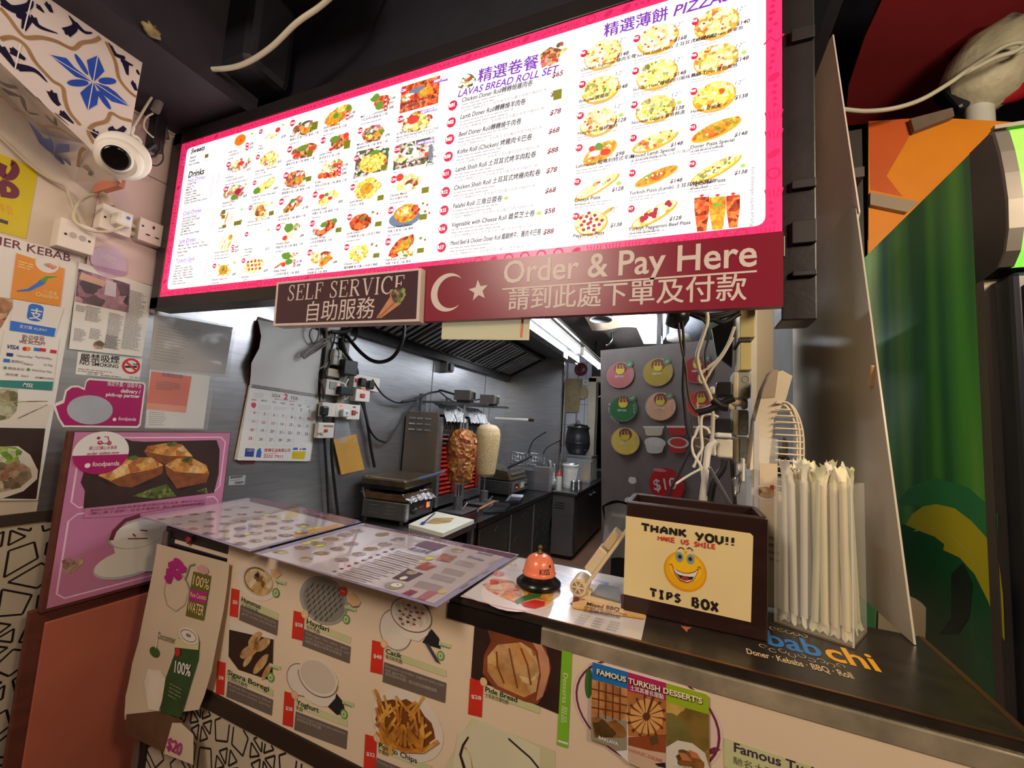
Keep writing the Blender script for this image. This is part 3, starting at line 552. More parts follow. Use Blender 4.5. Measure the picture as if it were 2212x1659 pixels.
p.ell(1845, 1010, 116, 62, F['slate'], 2); p.ell(1860, 970, 92, 66, F['orange'], 3, 20, 0, .15); p.ell(1930, 945, 34, 40, F['meat'], 4, 14, 0, .2); p.ell(1840, 960, 50, 36, F['yellow'], 4, 14, 0, .3); badge('C05', 1745, 950, 22); names(1720, 1090, 150, 'Whole Roast Chicken', '烤雞 全隻 配 白飯 薯條')
p.boat((1730, 1290), (1920, 1145), 66, F['meat'], 3, .2); p.boat((1780, 1260), (1910, 1160), 40, F['orange'], 4, .3); p.ell(1860, 1275, 70, 26, F['green'], 4, 14, 0, .4); badge('C06', 1724, 1185, 22); names(1704, 1330, 110, 'Half Roast Chicken', '烤雞 半隻 配 白飯 薯條')
for a in ((1962, 222, 2092, 190), (1938, 455, 2068, 425), (2060, -8, 2170, -30)):
    p.poly([(a[0], a[1] - 14), (a[0], a[1] + 10), (a[2], a[3] + 12), (a[2], a[3] - 14)], NEWT, 4); p.flat('NEW DISHES', (a[0] + 8, a[1] + 6), 16, LW, 5, .02, .2)
# --- sweets and drinks
def col(x, y, dx, dy, rows, h=15, code='D', n0=1, px=None):
    for i, t in enumerate(rows): p.flat(t, (x + dx * i, y + dy * i), h, TXT, 3, .022, .1); p.flat('%s%02d' % (code, n0 + i), (x + dx * i - 48, y + dy * i), h * .85, VIOL, 3)
p.flat('Sweets', (250, 528), 36, TXT, 3, .03, .2); col(246, 566, -4, 26, ['Baklava', 'Künefe', 'Rice Pudding'], 15, 'D'); p.flat('$38 (3pcs) $58 (6pcs)', (362, 524), 11, TXG, 3); p.flat('$38', (356, 584), 13, TXG, 3)
p.flat('Drinks', (230, 708), 44, TXT, 3, .03, .2)
def sub(t, x, y, w_): p.flat(t, (x, y), 28, VIO, 3, .01, .2); p.line([(x - 2, y + 8), (x + w_, y - 15)], .0012, VIO, 3)
sub('Hot Drinks', 228, 744, 105); col(222, 766, -3.3, 20, ['Turkish Tea', 'Apple Tea', 'Milk Tea', 'Regular Coffee', 'Turkish Coffee', 'Honey Lemon Water', 'Coffee with Milk', 'Turkish Tea with Fresh Lemon'], 14, 'D', 10)
sub('Cold Drinks', 194, 988, 118); col(190, 1018, -3.2, 20, ['Iced Lemon Water', 'Iced Lemon Tea Turkish', 'Iced Apple Tea', 'Turkish Lemonade', 'Iced Coffee', 'Iced Milk Tea', 'Iced Honey Lemon Water'], 14, 'D', 20)
sub('Soft Drinks', 164, 1198, 110); col(158, 1222, -4, 25, ['Mirinda / Coke / Coke Zero / 7-up', 'Zero Coke / Pepsi / Sprite / Soda Water', 'Bottled Water', '*Coconut'], 14, 'D', 30)
sub('Turkish Style', 140, 1342, 130); col(134, 1372, -3.4, 19, ['Rosehip', 'Lemon Chai (Lemon Tea)', 'Sweet Lassi (Yoghurt Drink)', 'Salty Airan (Yoghurt Drink)', 'Mango Lassi (Yoghurt Drink)', 'Orange / Apple / Pomegranate', 'Lemon / Honey', 'Persian Almond Juice'], 13, 'D', 40)
for x, y, n, dx, t in ((412, 700, 9, -3.2, '$18'), (452, 690, 4, -3.2, '$28'), (420, 975, 7, -3.4, '$28'), (380, 1180, 1, 0, '$14'), (375, 1228, 1, 0, '$12'), (372, 1252, 1, 0, '$20'), (362, 1330, 6, -3.2, '$28'), (320, 1342, 2, -3, '$24'), (345, 1490, 1, 0, '$20')):
    for i in range(n): p.flat(t, (x + dx * i, y + 19.5 * i), 13, TXG, 3)
# --- rolls
p.z = zc(900, 0, .3617)
p.ell(305, 490, 52, 42, F['dark'], 3, 16, 0, .3); p.ell(300, 480, 30, 18, F['red'], 4, 12, 0, .4)
p.boat((770, 390), (915, 275), 20, F['pale'], 2); p.ell(800, 340, 62, 56, F['brown'], 3, 16, 0, .3); p.ell(775, 375, 36, 26, F['purple'], 4, 12, 0, .4); p.ell(860, 270, 26, 16, F['dark'], 4)
p.text('精選卷餐', (366, 490), (726, 402), 62, VIO, 3, .022); p.text('LAVAS BREAD ROLL SET', (246, 583), (850, 432), 40, VIO, 3, .02, .25)
rolls = [('R01', 217, 632, 'Chicken Döner Roll轉轉燒雞肉卷', (272, 612), (693, 510), '$65', (808, 468)), ('R02', 208, 733, 'Lamb Döner Roll轉轉燒羊肉卷', (262, 714), (651, 620), '$', (800, 580)), ('R03', 199, 834, 'Beef Döner Roll轉轉燒牛肉卷', (252, 818), (625, 738), '$78', (795, 692)),
  ('R08', 190, 937, 'Köfte Roll (Chicken) 烤雞肉卡巴卷', (243, 923), (689, 832), '$68', (787, 803)), ('R11', 181, 1040, 'Lamb Shish Roll 土耳其式烤羊肉粒卷', (233, 1028), (713, 936), '$88', (780, 920)), ('R12', 173, 1148, 'Chicken Shish Roll 土耳其式烤雞肉粒卷', (225, 1137), (739, 1044), '$78', (773, 1037)),
  ('R15', 165, 1258, 'Falafel Roll 三角豆蓉卷', (218, 1246), (511, 1200), '$68', (767, 1157)), ('R16', 158, 1367, 'Vegetable with Cheese Roll 雜菜芝士卷', (211, 1357), (706, 1288), '$58', (762, 1279)), ('R17', 150, 1478, 'Mixed Beef & Chicken Döner Roll 雜錦烤牛、雞肉卡巴卷', (203, 1467), (743, 1400), '$88', (755, 1402))]
for i, (c, cx, cy, t, a, e, pr, pa) in enumerate(rolls):
    p.ell(cx, cy, 27, 30, CODE, 3); p.flat(c, (cx - 23, cy + 13), 21, LW, 4, .03, 0, 0, .84)
    p.text(t, a, e, 27, TXT, 3, .024, .15); p.flat(pr, pa, 29, PRIR, 4, .024, .2)
    sl = (e[1] - a[1]) / (e[0] - a[0])
    for k, wd in ((1, 400 - 12 * i % 70), (2, 330), (3, 470)):
        y = a[1] + 2 + 19 * k; x = a[0] - 3 * k
        if k < 3: p.greek((x, y), wd, 10, TXK, 3)
        else: p.flat('土耳其式轉轉燒肉片、配新鮮生菜及蕃茄用香熱麵餅包卷', (x, y + 4), 14, TXG, 3)
    if i: p.line([(cx + 420, cy - 88 - i * 1.2), (cx + 660, cy - 142 + i * 4)], .0007, TXG, 2)
p.rect((820, 545), (866, 592), STK, 6); p.ell(535, 1185, 14, 10, LIME, 4); p.ell(732, 1275, 16, 12, LIME, 4)
# --- pizzas
p.z = zc(1200, 0, .3376)
p.text('精選薄餅', (310, 236), (718, 122), 66, VIO, 3, .022); p.flat('PIZZAS', (752, 108), 66, VIO, 3, .02, .25)
pz = [('P01', 183, 347, 298, 345, 115, 92, 'pale', '$148', 390, 372, 'Chicken Supreme 雞肉至尊', 165, 462), ('P02', 520, 252, 650, 245, 130, 90, 'pale', '$168', 757, 272, 'Chicken Shish Pizza 土耳其式烤雞肉粒', 503, 376), ('P03', 893, 143, 1025, 145, 140, 96, 'pizza', '$140', 1155, 170, 'Tuna Meltdown 吞拿魚', 878, 275),
  ('P04', 172, 545, 285, 570, 118, 84, 'green', '$148', 383, 580, 'Bologna 波隆那', 152, 662), ('P05', 512, 460, 645, 475, 130, 92, 'green', '$148', 754, 494, 'Sichuan Heat 辣椒四川風味薄餅', 495, 588), ('P06', 888, 362, 1020, 375, 140, 92, 'pizza', '$148', 1150, 402, 'Pizza Turca 羅勒風情', 870, 498),
  ('P07', 160, 745, 270, 780, 116, 84, 'pale', '$128', 375, 792, 'Margherita 瑪格麗特', 142, 868), ('P08', 504, 675, 635, 695, 125, 84, 'green', '$138', 742, 715, 'Nomade Galore 素食精選', 487, 800), ('P09', 884, 590, 1010, 615, 136, 94, 'yellow', '$138', 1145, 640, 'Hawaii 夏威夷', 865, 728)]
for c, cx, cy, ex, ey, rx, ry, k, pr, px_, py_, nm, nx, ny in pz:
    p.ell(ex + 4, ey + 8, rx * 1.03, ry * 1.04, F['crust'], 2); p.ell(ex, ey, rx * .97, ry * .95, F[k], 3, 26, 0, .08)
    for j in range(14): a = random.random() * 6.28; q = random.random() ** .5 * .8; p.ell(ex + rx * q * math.cos(a), ey + ry * q * math.sin(a), 8, 7, F[random.choice(['tomato', 'pale', 'leaf' if k == 'green' else 'brown', 'pale'])], 4, 8, 0, .5)
    p.flat(pr, (px_, py_), 24, PRI, 4, .024, .2); p.flat('12"', (px_ + 2, py_ - 92), 24, TXG, 4, 0, .2, 0, 1.2); p.flat('(8pcs)', (px_, py_ - 68), 13, TXG, 4)
    p.flat(nm, (nx, ny), 19, TXT, 5, .024, .15); p.greek((nx, ny + 20), 250, 9, TXK, 3, 2)
bt = [('P10', 152, 950, (178, 1040), (392, 905), 62, 'orange', '$98', 383, 1002, 'Lahmacun 啦嗎利特式羊肉', 132, 1078), ('P11', 498, 888, (490, 960), (787, 838), 52, 'pizza', '$148', 735, 942, 'Minced Lamb Special', 480, 1016), ('P12', 880, 820, (868, 896), (1190, 752), 52, 'orange', '$148', 1143, 878, 'Doner Pizza Special', 862, 956),
  ('P13', 141, 1167, (122, 1275), (412, 1105), 42, 'pale', '$128', 360, 1228, 'Cheese Pizza', 122, 1296), ('P14', 491, 1112, (505, 1185), (785, 1060), 40, 'orange', '$148', 732, 1175, 'Turkish Pizza (Lamb) 土耳其特色薄餅', 474, 1250), ('P15', 876, 1053, (868, 1165), (1190, 985), 50, 'green', '$138', 1143, 1122, 'Vegetarian Pizza', 859, 1195), ('P17', 485, 1340, (485, 1450), (780, 1283), 52, 'pale', '$128', 727, 1414, 'Turkish Pepperoni Beef Pizza', 468, 1480)]
for c, cx, cy, a, e, wd, k, pr, px_, py_, nm, nx, ny in bt:
    if c == 'P10': p.boat((a[0] - 10, a[1] + 8), (e[0] + 25, e[1] - 10), wd + 26, F['rim'], 2)
    p.boat((a[0], a[1] + 8), (e[0], e[1] + 8), wd, F['crust'], 2); p.boat((a[0] + 12, a[1] - 2), (e[0] - 10, e[1] + 4), wd * .85, F[k], 3, .08)
    for j in range(11):
        t = random.uniform(.15, .85); q = random.uniform(-.4, .4); x = a[0] + (e[0] - a[0]) * t; y = a[1] + (e[1] - a[1]) * t + q * wd
        p.ell(x, y, *((17, 15) if c == 'P17' else (8, 7)), F['wine' if c == 'P17' else random.choice(['tomato', 'pale', 'leaf'])], 4, 9, 0, .4)
    if c == 'P10': p.ell(252, 985, 36, 18, F['white'], 5); p.ell(278, 940, 28, 24, F['leaf'], 5, 10, 0, .4); p.ell(320, 975, 34, 20, F['tomato'], 5); p.ell(235, 955, 22, 18, F['tomato'], 5)
    p.flat(pr, (px_, py_), 24, PRI, 4, .024, .2); p.flat(nm, (nx, ny), 21, TXT, 5, .024, .15); p.greek((nx, ny + 22), 230, 10, TXK, 3, 2)
p.ell(228, 1430, 106, 80, F['crust'], 2); p.boat((300, 1375), (375, 1325), 14, F['crust'], 2); p.ell(225, 1424, 98, 73, F['pale'], 3)
for j in range(16): a = j * 2.4; q = (j / 16) ** .5 * .85; p.ell(225 + 98 * q * math.cos(a), 1424 + 73 * q * math.sin(a), 12, 11, F['wine'], 4, 10)
p.flat('$138', (350, 1456), 24, PRI, 4, .024, .2); p.flat('12"', (352, 1355), 24, TXG, 4, 0, .2); p.flat('Pepperoni Pizza', (113, 1522), 21, TXT, 5, .024, .15); p.flat('土耳其香腸薄餅', (114, 1544), 18, TXG, 5)
for t, x, y in (('土耳其特色醬汁免治羊肉薄餅', 482, 1040), ('土耳其特色烤雞', 864, 980), ('特式芝士', 124, 1318), ('雜菜薄餅', 861, 1218), ('土耳其香腸薄餅', 470, 1502)): p.flat(t, (x, y), 18, TXT, 5)
for c, cx, cy in [(t[0], t[1], t[2]) for t in pz] + [(t[0], t[1], t[2]) for t in bt] + [('P16', 132, 1387)]: p.ell(cx, cy, 23, 23, CODE, 6); p.flat(c, (cx - 19, cy + 9), 16, LW, 7, .03, 0, 0, .82)
for x, y in ((420, 738), (405, 1175), (790, 660), (1205, 338), (1198, 1062)): p.ell(x, y, 18, 13, LIME, 4, 10)
for x0_, x1_, y0_, y1_, k in ((888, 984, 1258, 1480, 'meat'), (982, 1090, 1256, 1468, 'orange'), (1092, 1180, 1246, 1456, 'meat')):
    c = (x0_ + x1_) / 2; w_ = (x1_ - x0_) / 2
    p.poly([(c - w_, y0_ + 10), (c + w_, y0_), (c + w_, y0_ + 80), (c + w_ * .62, y1_), (c - w_ * .62, y1_ + 5), (c - w_, y0_ + 90)], F[k], 3); p.ell(c, y0_ - 4, 14, 9, F['tomato'], 4)
for t, x, y in (('Lamb', 915, 1500), ('羊肉', 915, 1518), ('Beef', 1015, 1488), ('牛肉', 1015, 1508), ('Chicken', 1105, 1480), ('雞肉', 1112, 1498)): p.flat(t, (x, y), 13, TXG, 4)
q = p.p(1268, 1460); p.ltext('*Picture are for reference only', q[0], q[1], .0075, TXG, 3, None, R(90))
b.build('lit_panel', mroot)
# ================================================================ hanging signs
MAROON = mat('crimson_sign_panel', (128, 26, 48), .3, 0, .04); SIGNW = mat('sign_cream_letters', (206, 190, 184), .45, 0, .02); BROWNS = mat('aubergine_sign_panel', (62, 34, 44), .3, 0, .05)
t = thing('order_sign', 'crimson sign with crescent and star, order and pay here, under the lit menu', 'sign', (-.2, .91, 1.70))
b = MB(); p = PRY(b, .905); pts = [p.w(p.p(*q)) for q in ((905, 577), (905, 695), (1692, 661), (1692, 499))]
b.prism(pts, (0, .02, 0), MAROON); b.build('panel', t)
b = MB(); p = PRY(b, .905); p.text('Order & Pay Here', (1087, 612), (1635, 574), 48, SIGNW, 2, .014); b.build('lettering', t)
b = MB(); p = PRY(b, .905); p.line([(1085, 625), (1635, 586)], .004, SIGNW, 2); p.text('請到此處下單及付款', (1098, 666), (1612, 643), 36, SIGNW, 2, .012); b.build('chinese_lettering', t)
b = MB(); p = PRY(b, .905); p.z = zc(580, 540, .5154)
c = p.p(752, 178); Rr = abs(p.p(682, 178)[0] - c[0]); cr = []
for k in range(33): a = R(50 + 260 * k / 32); cr.append((c[0] + Rr * math.cos(a), c[1] + Rr * 1.0 * math.sin(a)))
c2 = (c[0] + Rr * .22, c[1]); 
for k in range(33):
    a = R(306 - 252 * k / 32); cr.append((c2[0] + Rr * .83 * math.cos(a), c2[1] + Rr * .83 * math.sin(a)))
for k in range(32): p.lp([cr[k], cr[k + 1], cr[65 - k - 1], cr[65 - k]], SIGNW, 2)
b.build('crescent', t); b = MB(); p = PRY(b, .905); p.z = zc(580, 540, .5154); s_ = p.p(880, 170); rs = abs(p.p(838, 170)[0] - s_[0]); st = []
for k in range(10): a = R(90 + 36 * k + 8); r_ = rs * (1 if k % 2 == 0 else .42); st.append((s_[0] + r_ * math.cos(a), s_[1] + r_ * math.sin(a)))
for k in range(0, 10, 2): p.lp([s_, st[k - 1], st[k], st[k + 1]], SIGNW, 2)
b.build('star', t)
t = thing('self_service_sign', 'dark brown sign with cream border reading self service, left of the crimson sign', 'sign', (-.75, .9, 1.7))
b = MB(); p = PRY(b, .885); Q = [(598, 610), (590, 704), (905, 694), (910, 579)]
b.prism([p.w(p.p(*q)) for q in Q], (0, .038, 0), SIGNW); p.poly([(602, 614), (595, 699), (899, 689), (904, 584)], BROWNS, 1); b.build('panel', t)
b = MB(); p = PRY(b, .885)
def serif(p, txt, A, B, h, m):
    a, e = p.p(*A), p.p(*B); c = p.p(A[0], A[1] - h); H = abs(c[1] - a[1]); rot = math.atan2(e[1] - a[1], e[0] - a[0]); tot = math.hypot(e[0] - a[0], e[1] - a[1])
    wd = {'S': .56, 'E': .62, 'L': .62, 'F': .58, 'R': .72, 'V': .74, 'I': .34, 'C': .70, ' ': .34}; k = tot / sum(wd[ch] for ch in txt); x = 0
    for ch in txt:
        w_ = wd[ch] * k; X0 = x; g = .06 * k
        def P(u, v): u = X0 + g + u * (w_ - 2 * g); v *= H; return (a[0] + u * math.cos(rot) - v * math.sin(rot), a[1] + u * math.sin(rot) + v * math.cos(rot))
        T, t_ = .13 * H, .05 * H
        ln = lambda q, w1, w2=None: p.lline([P(*z) for z in q], w1, m, 2, w2)
        if ch in 'ELFRI':
            sx = .2 if ch != 'I' else .5; ln([(sx, 0), (sx, 1)], T); ln([(0, .02), (.4 if ch != 'I' else 1, .02)], t_); ln([(0, .98), (.4 if ch != 'I' else 1, .98)], t_)
        if ch in 'EL': ln([(.2, .02), (.95, .02)], t_); ln([(.95, 0), (1, .26)], t_)
        if ch in 'EF': ln([(.2, .98), (.93, .98)], t_); ln([(.93, 1), (.95, .76)], t_); ln([(.2, .53), (.7, .53)], t_); ln([(.7, .40), (.7, .66)], t_)
        if ch == 'R':
            ln([(.2, .98), (.55, .98), (.76, .9), (.8, .76), (.74, .6), (.55, .52), (.2, .52)], t_ * 1.5); ln([(.45, .52), (.9, .02)], T); ln([(.8, .02), (1.02, .02)], t_)
        if ch == 'V': ln([(.14, 1), (.52, 0)], T); ln([(.52, 0), (.86, 1)], t_); ln([(-.02, .98), (.34, .98)], t_); ln([(.7, .98), (1.02, .98)], t_)
        if ch == 'C': 
            ln([(.92, .78), (.78, .95), (.55, 1)], t_ * 1.6); ln([(.55, 1), (.25, .9)], t_, T); ln([(.25, .9), (.1, .7), (.06, .5), (.1, .3), (.25, .1)], T); ln([(.25, .1), (.55, 0), (.8, .05), (.95, .22)], T * .8, t_); ln([(.92, 1), (.92, .72)], t_)
        if ch == 'S':
            ln([(.86, .78), (.74, .94), (.5, 1), (.26, .94)], t_, t_ * 1.4); ln([(.26, .94), (.14, .8), (.22, .64), (.5, .52), (.8, .38), (.9, .22), (.8, .07)], T * .8); ln([(.8, .07), (.5, 0), (.24, .05), (.08, .24)], t_ * 1.4, t_); ln([(.86, 1), (.86, .74)], t_); ln([(.1, 0), (.1, .28)], t_)
        x += w_
serif(p, 'SELF SERVICE', (619, 650), (874, 632), 33, SIGNW); p.text('自助服務', (662, 691), (808, 683), 33, SIGNW, 2, .004); b.build('lettering', t)
b = MB(); p = PRY(b, .885); tort = mat('printed_tortilla', (190, 130, 90), .5, 0, .15, 60); p.z = zc(560, 560, .3616)
p.poly([(700, 352), (790, 215), (850, 265), (730, 352)], tort, 3); p.line([(715, 350), (820, 250)], .003, mat('printed_tortilla_shade', (140, 84, 56), .5), 4)
p.ell(833, 215, 44, 50, food('print_salad', [(86, 110, 50), (160, 180, 90), (120, 50, 60), (60, 40, 50)], 90), 4, 20, 0, .25); p.line([(800, 180), (786, 215), (800, 260)], .004, tort, 5); b.build('wrap_picture', t)
# ================================================================ left wall: stickers and papers
WX = XL + .0045
MAG = mat('magenta_print', (166, 16, 96), .4, 0, .05); PINKP = mat('pink_board_print', (190, 120, 158), .45, 0, .04, 8); TEALP = mat('teal_print', (40, 128, 120), .45); ORP = mat('orange_print', (222, 142, 40), .4, 0, .06); BLUP = mat('blue_print', (40, 110, 205), .4); YEL = mat('yellow_print', (206, 184, 24), .45, 0, .08, 10); MARO = mat('maroon_print', (110, 44, 66), .5)
def sheet(name, label, cat, draw, base=WX, th=.0012, z=None, group=None):
    b = MB(); p = PRX(b, base); p.z = z; draw(p); return tag(b.build(name), label, cat, group)
ZL = zc(0, 500, .3738); Z1 = zc(0, 0, .3376)
BP = dict(salad=food('print_salad_plate', [(120, 140, 60), (206, 206, 180), (90, 100, 50), (170, 150, 120)], 40), bread=food('print_bread', [(180, 130, 90), (214, 176, 130), (110, 60, 40), (226, 200, 160)], 45), dark=mat('print_dark_brown', (50, 30, 24), .5, 0, .2, 20), meat=food('print_meat', [(150, 110, 80), (196, 170, 140), (110, 90, 70), (206, 190, 160)], 45), plate=mat('print_plate', (216, 208, 194), .5, 0, .03))
def d(p):
    p.poly([(-260, -45), (465, 142), (215, 1552), (-420, 1560)], PAPER, 0, .004); p.b += .004
    p.text('IER KEBAB', (-8, 78), (402, 176), 50, MARO, 1, .012)
    p.poly([(-60, 370), (70, 390), (68, 440), (0, 560), (-60, 560)], BP['bread'], 1)
    p.poly([(-260, 930), (300, 915 + 90), (258, 1135), (-300, 1120)], BP['plate'], 1); p.poly([(-60, 905), (100, 910), (98, 1000), (90, 1040), (50, 1080), (-40, 1100), (-60, 1050)], BP['salad'], 2)
    p.line([(0, 985), (270, 980)], .003, BP['meat'], 3); p.line([(100, 1080), (270, 1000)], .003, BP['meat'], 3)
    p.poly([(-300, 1128), (258, 1138), (205, 1545), (-360, 1535)], BP['dark'], 2); p.poly([(-60, 1245), (100, 1240), (170, 1290), (215, 1380), (210, 1430), (130, 1500), (0, 1545), (-80, 1560)], BP['plate'], 3); p.poly([(-60, 1300), (90, 1310), (170, 1370), (180, 1420), (110, 1480), (-60, 1520)], BP['meat'], 4)
    p.poly([(-40, 1240), (85, 1245), (125, 1270), (100, 1320), (40, 1345), (-40, 1310)], food('print_lettuce', [(90, 140, 50), (150, 180, 70), (220, 220, 180)], 50), 5)
    for i in range(4): p.line([(100 + i * 10, 1290), (120 + i * 10, 1340)], .002, PAPER, 6)
# poster goes as one thing
sheet('kebab_poster', 'tall cream poster of kebab dishes at the left edge, headed kebab in maroon', 'poster', d, XL + .0005, .004, ZL)
PO = XL + .0055
def d(p):
    p.poly([(95, 125), (372, 215), (345, 432), (60, 385)], ORP, 0, .0015); p.b += .0015
    p.boat((205, 165), (335, 215), 50, PAPER, 1); p.ell(290, 200, 40, 16, food('print_party', [(206, 90, 140), (240, 200, 90), (120, 160, 200)], 80), 2, 12, 0, .3)
    p.line([(95, 345), (165, 338), (225, 305), (245, 290)], .004, BLUP, 2, .016); p.line([(245, 290), (270, 265), (328, 262)], .014, mat('green_print', (60, 150, 60), .4), 2, .002)
    p.text('八達通', (248, 355), (325, 372), 20, mat('cream_ink', (240, 214, 150), .5), 2); p.text('Octopus', (205, 372), (335, 392), 24, mat('cream_ink'), 2, .01); p.greek((105, 175), 90, 9, mat('cream_ink'), 2, 3)
sheet('octopus_card_sticker', 'orange payment sticker with a green and blue swoosh on the kebab poster', 'sticker', d, PO, .0015, ZL, 'payment stickers')
def d(p):
    p.poly([(82, 398), (368, 440), (315, 610), (52, 570)], PAPER, 0, .001); p.b += .001
    p.poly([(60, 515), (322, 560), (312, 608), (54, 570)], BLUP, 1); A = p.p(150, 510); B = p.p(255, 430); p.lrect(A[0], A[1], B[0], B[1], BLUP, 1, 0, .012); p.text('支', (168, 498), (238, 510), 52, PAPER, 2, .02); p.text('支付寶 ALIPAY', (110, 555), (270, 580), 16, PAPER, 2)
sheet('alipay_sticker', 'white and blue payment sticker with a white stroke character, under the orange one', 'sticker', d, PO, .001, ZL, 'payment stickers')
def d(p):
    p.poly([(24, 572), (342, 622), (300, 918), (-30, 895)], PAPER, 0, .001); p.b += .001
    p.poly([(-22, 858), (308, 868), (300, 918), (-30, 895)], TEALP, 1); p.text('MSL', (128, 893), (190, 902), 22, PAPER, 2, .02, .2)
    p.text('歡迎使用', (125, 630), (252, 640), 30, MARO, 2); p.text('WE ACCEPT', (107, 645), (262, 660), 18, MARO, 2, .01)
    p.text('VISA', (38, 675), (106, 684), 24, mat('visa_blue', (30, 44, 110), .5), 2, .02, .25); p.ell(142, 678, 14, 12, REDP, 2); p.ell(162, 678, 14, 12, ORP, 3)
    for x, y, m in ((196, 678, BLUP), (228, 680, REDP), (290, 690, REDP), (38, 708, mat('visa_blue')), (20, 742, BLUP)): p.rect((x, y - 8), (x + 34, y + 16), m, 2)
    for x, y, t_ in ((95, 722, 'UnionPay'), (200, 730, 'PayPal'), (262, 738, 'iPay'), (60, 755, '雲閃付'), (130, 768, 'Alipay'), (250, 775, 'G Pay'), (42, 795, '微信支付'), (180, 806, 'WeChat Pay'), (30, 830, '拍住賞'), (120, 840, 'PAY'), (200, 848, 'SAMSUNG')): p.flat(t_, (x, y), 12, GREYINK, 2, .01, .15)
    p.ell(28, 788, 10, 9, mat('green_print', (60, 150, 60), .4), 2); p.ell(162, 798, 10, 9, mat('green_print'), 2)
sheet('payment_methods_sticker', 'white sticker listing accepted cards in rows above a teal band', 'sticker', d, PO, .001, ZL, 'payment stickers')
def d(p):
    p.poly([(-200, 930), (0, 985), (245, 1080), (165, 1528), (-60, 1470), (-260, 1400)], YEL, 0, .0008); p.b += .0008
    p.line(sm([(20, 1050), (8, 1090), (30, 1130), (70, 1130), (97, 1090), (85, 1050), (68, 1040)]), .018, MARO, 1); p.line([(10, 1160), (15, 1240)], .018, MARO, 1); p.line(sm([(10, 1165), (60, 1180), (95, 1215), (80, 1250), (0, 1240)]), .018, MARO, 1)
    p.text('平台', (0, 1358), (85, 1370), 50, ORP, 1); p.rect((-30, 1390), (48, 1438), mat('dark_grey_print', (70, 62, 66), .5), 1)
sheet('yellow_poster', 'yellow poster with brown letters high on the left wall', 'poster', d, XL + .0005, .0008, Z1)
def d(p):
    p.poly([(455, 175), (885, 320), (820, 725), (398, 678)], PAPER, 0, .0008); p.b += .0008
    p.poly([(452, 215), (750, 305), (742, 470), (432, 405)], food('print_news_photo', [(90, 70, 80), (190, 150, 160), (150, 110, 130), (60, 50, 60)], 30), 1)
    p.poly([(470, 235), (610, 290), (600, 320), (455, 275)], mat('print_skin', (206, 170, 150), .5), 2); p.poly([(612, 280), (672, 298), (668, 380), (602, 365)], mat('print_pale', (200, 198, 206), .5), 2)
    for x, y, w_, n in ((440, 425, 80, 6), (500, 430, 110, 14), (630, 470, 100, 40), (745, 340, 120, 60), (430, 560, 80, 12), (520, 560, 85, 10), (610, 600, 100, 20)):
        for i in range(n):
            yy = y + i * 6.3
            if yy < 675: p.greek((x - i * .9, yy), w_, 4, GREYINK, 2)
    p.ell(570, 655, 34, 24, BP['meat'], 3, 14, 0, .3)
sheet('newspaper_page', 'pale newspaper page with a kitchen photo, taped left of the menu board', 'paper', d, XL + .009, .0008, ZL)
def d(p):
    q = p.p(632, 175); A = p.p(524, 160); B = p.p(740, 205); p.lell(q, abs(B[0] - A[0]) / 2, .055, mat('lilac_sticker', (198, 176, 200), .45), 0, 0, 28, .0008); p.b += .0008; p.greek((585, 130), 90, 6, PAPER, 1, 3); p.poly([(528, 190), (738, 235), (700, 262), (560, 225)], mat('mauve_sticker_band', (176, 140, 172), .45), 1)
sheet('oval_sticker', 'faded lilac oval sticker on the painted bricks above the newspaper', 'sticker', d, XL + .0102, .0008, ZL)
def d(p):
    p.poly([(450, 695), (822, 738), (805, 858), (436, 825)], PAPER, 0, .0008); p.b += .0008
    p.text('嚴禁吸煙', (462, 745), (688, 760), 36, INK, 1, .02); p.text('NO SMOKING', (458, 768), (682, 790), 22, INK, 1, .02); p.greek((450, 795), 200, 7, GREYINK, 1, 2); p.text('1823 180', (500, 828), (562, 832), 14, GREYINK, 1); p.text('2961 8823', (745, 850), (802, 853), 14, GREYINK, 1); p.greek((580, 832), 150, 8, GREYINK, 1, 1)
    p.ring(757, 778, 46, 40, .008, REDP, 2); p.line([(722, 782), (790, 782)], .008, INK, 1); p.line([(765, 765), (790, 770), (792, 755)], .004, INK, 1); p.line([(727, 752), (788, 808)], .007, REDP, 3)
sheet('no_smoking_sign', 'white no smoking notice with a red barred cigarette', 'sign', d, WX, .0008, ZL)
def d(p):
    out = [(512, 848), (830, 872), (842, 890), (812, 1120), (796, 1136), (362, 1130), (335, 1085), (308, 1015), (320, 992), (362, 975), (375, 918), (410, 892), (450, 890), (486, 905), (495, 862)]
    p.poly(out, PAPER, 0, .001); p.b += .001
    p.poly([(515, 858), (824, 880), (832, 892), (803, 1112), (790, 1124), (372, 1120), (345, 1080), (322, 1010), (370, 990), (385, 925), (415, 902), (450, 900), (488, 918), (500, 870)], MAG, 1)
    p.boat((388, 1010), (648, 1050), 85, mat('grey_print', (168, 172, 182), .45), 2)
    p.text('指定外賣／自取平台', (618, 888), (815, 905), 22, PAPER, 2, .01); p.text('delivery /', (695, 930), (810, 938), 22, PAPER, 2, .03); p.text('pick-up partner', (610, 950), (806, 962), 20, PAPER, 2, .03); p.text('foodpanda', (682, 1090), (784, 1094), 20, PAPER, 2, .015); p.ell(660, 1086, 11, 10, PAPER, 2)
sheet('delivery_partner_sticker', 'magenta delivery partner sticker with white outline and a rounded left bulge', 'sticker', d, WX, .001, ZL)
SLEEVE = mat('clear_sleeve', (214, 212, 208), .12, 0, .05, 8, .5, 14, alpha=.2); PAPG = mat('grey_paper', (168, 162, 156), .55, 0, .05)
t = thing('document_sleeve', 'plastic sleeve with a printed grey sheet, upper one beside the calendar', 'document sleeve', (WX, 1.2, 1.56), 'clear document sleeves on the steel wall')
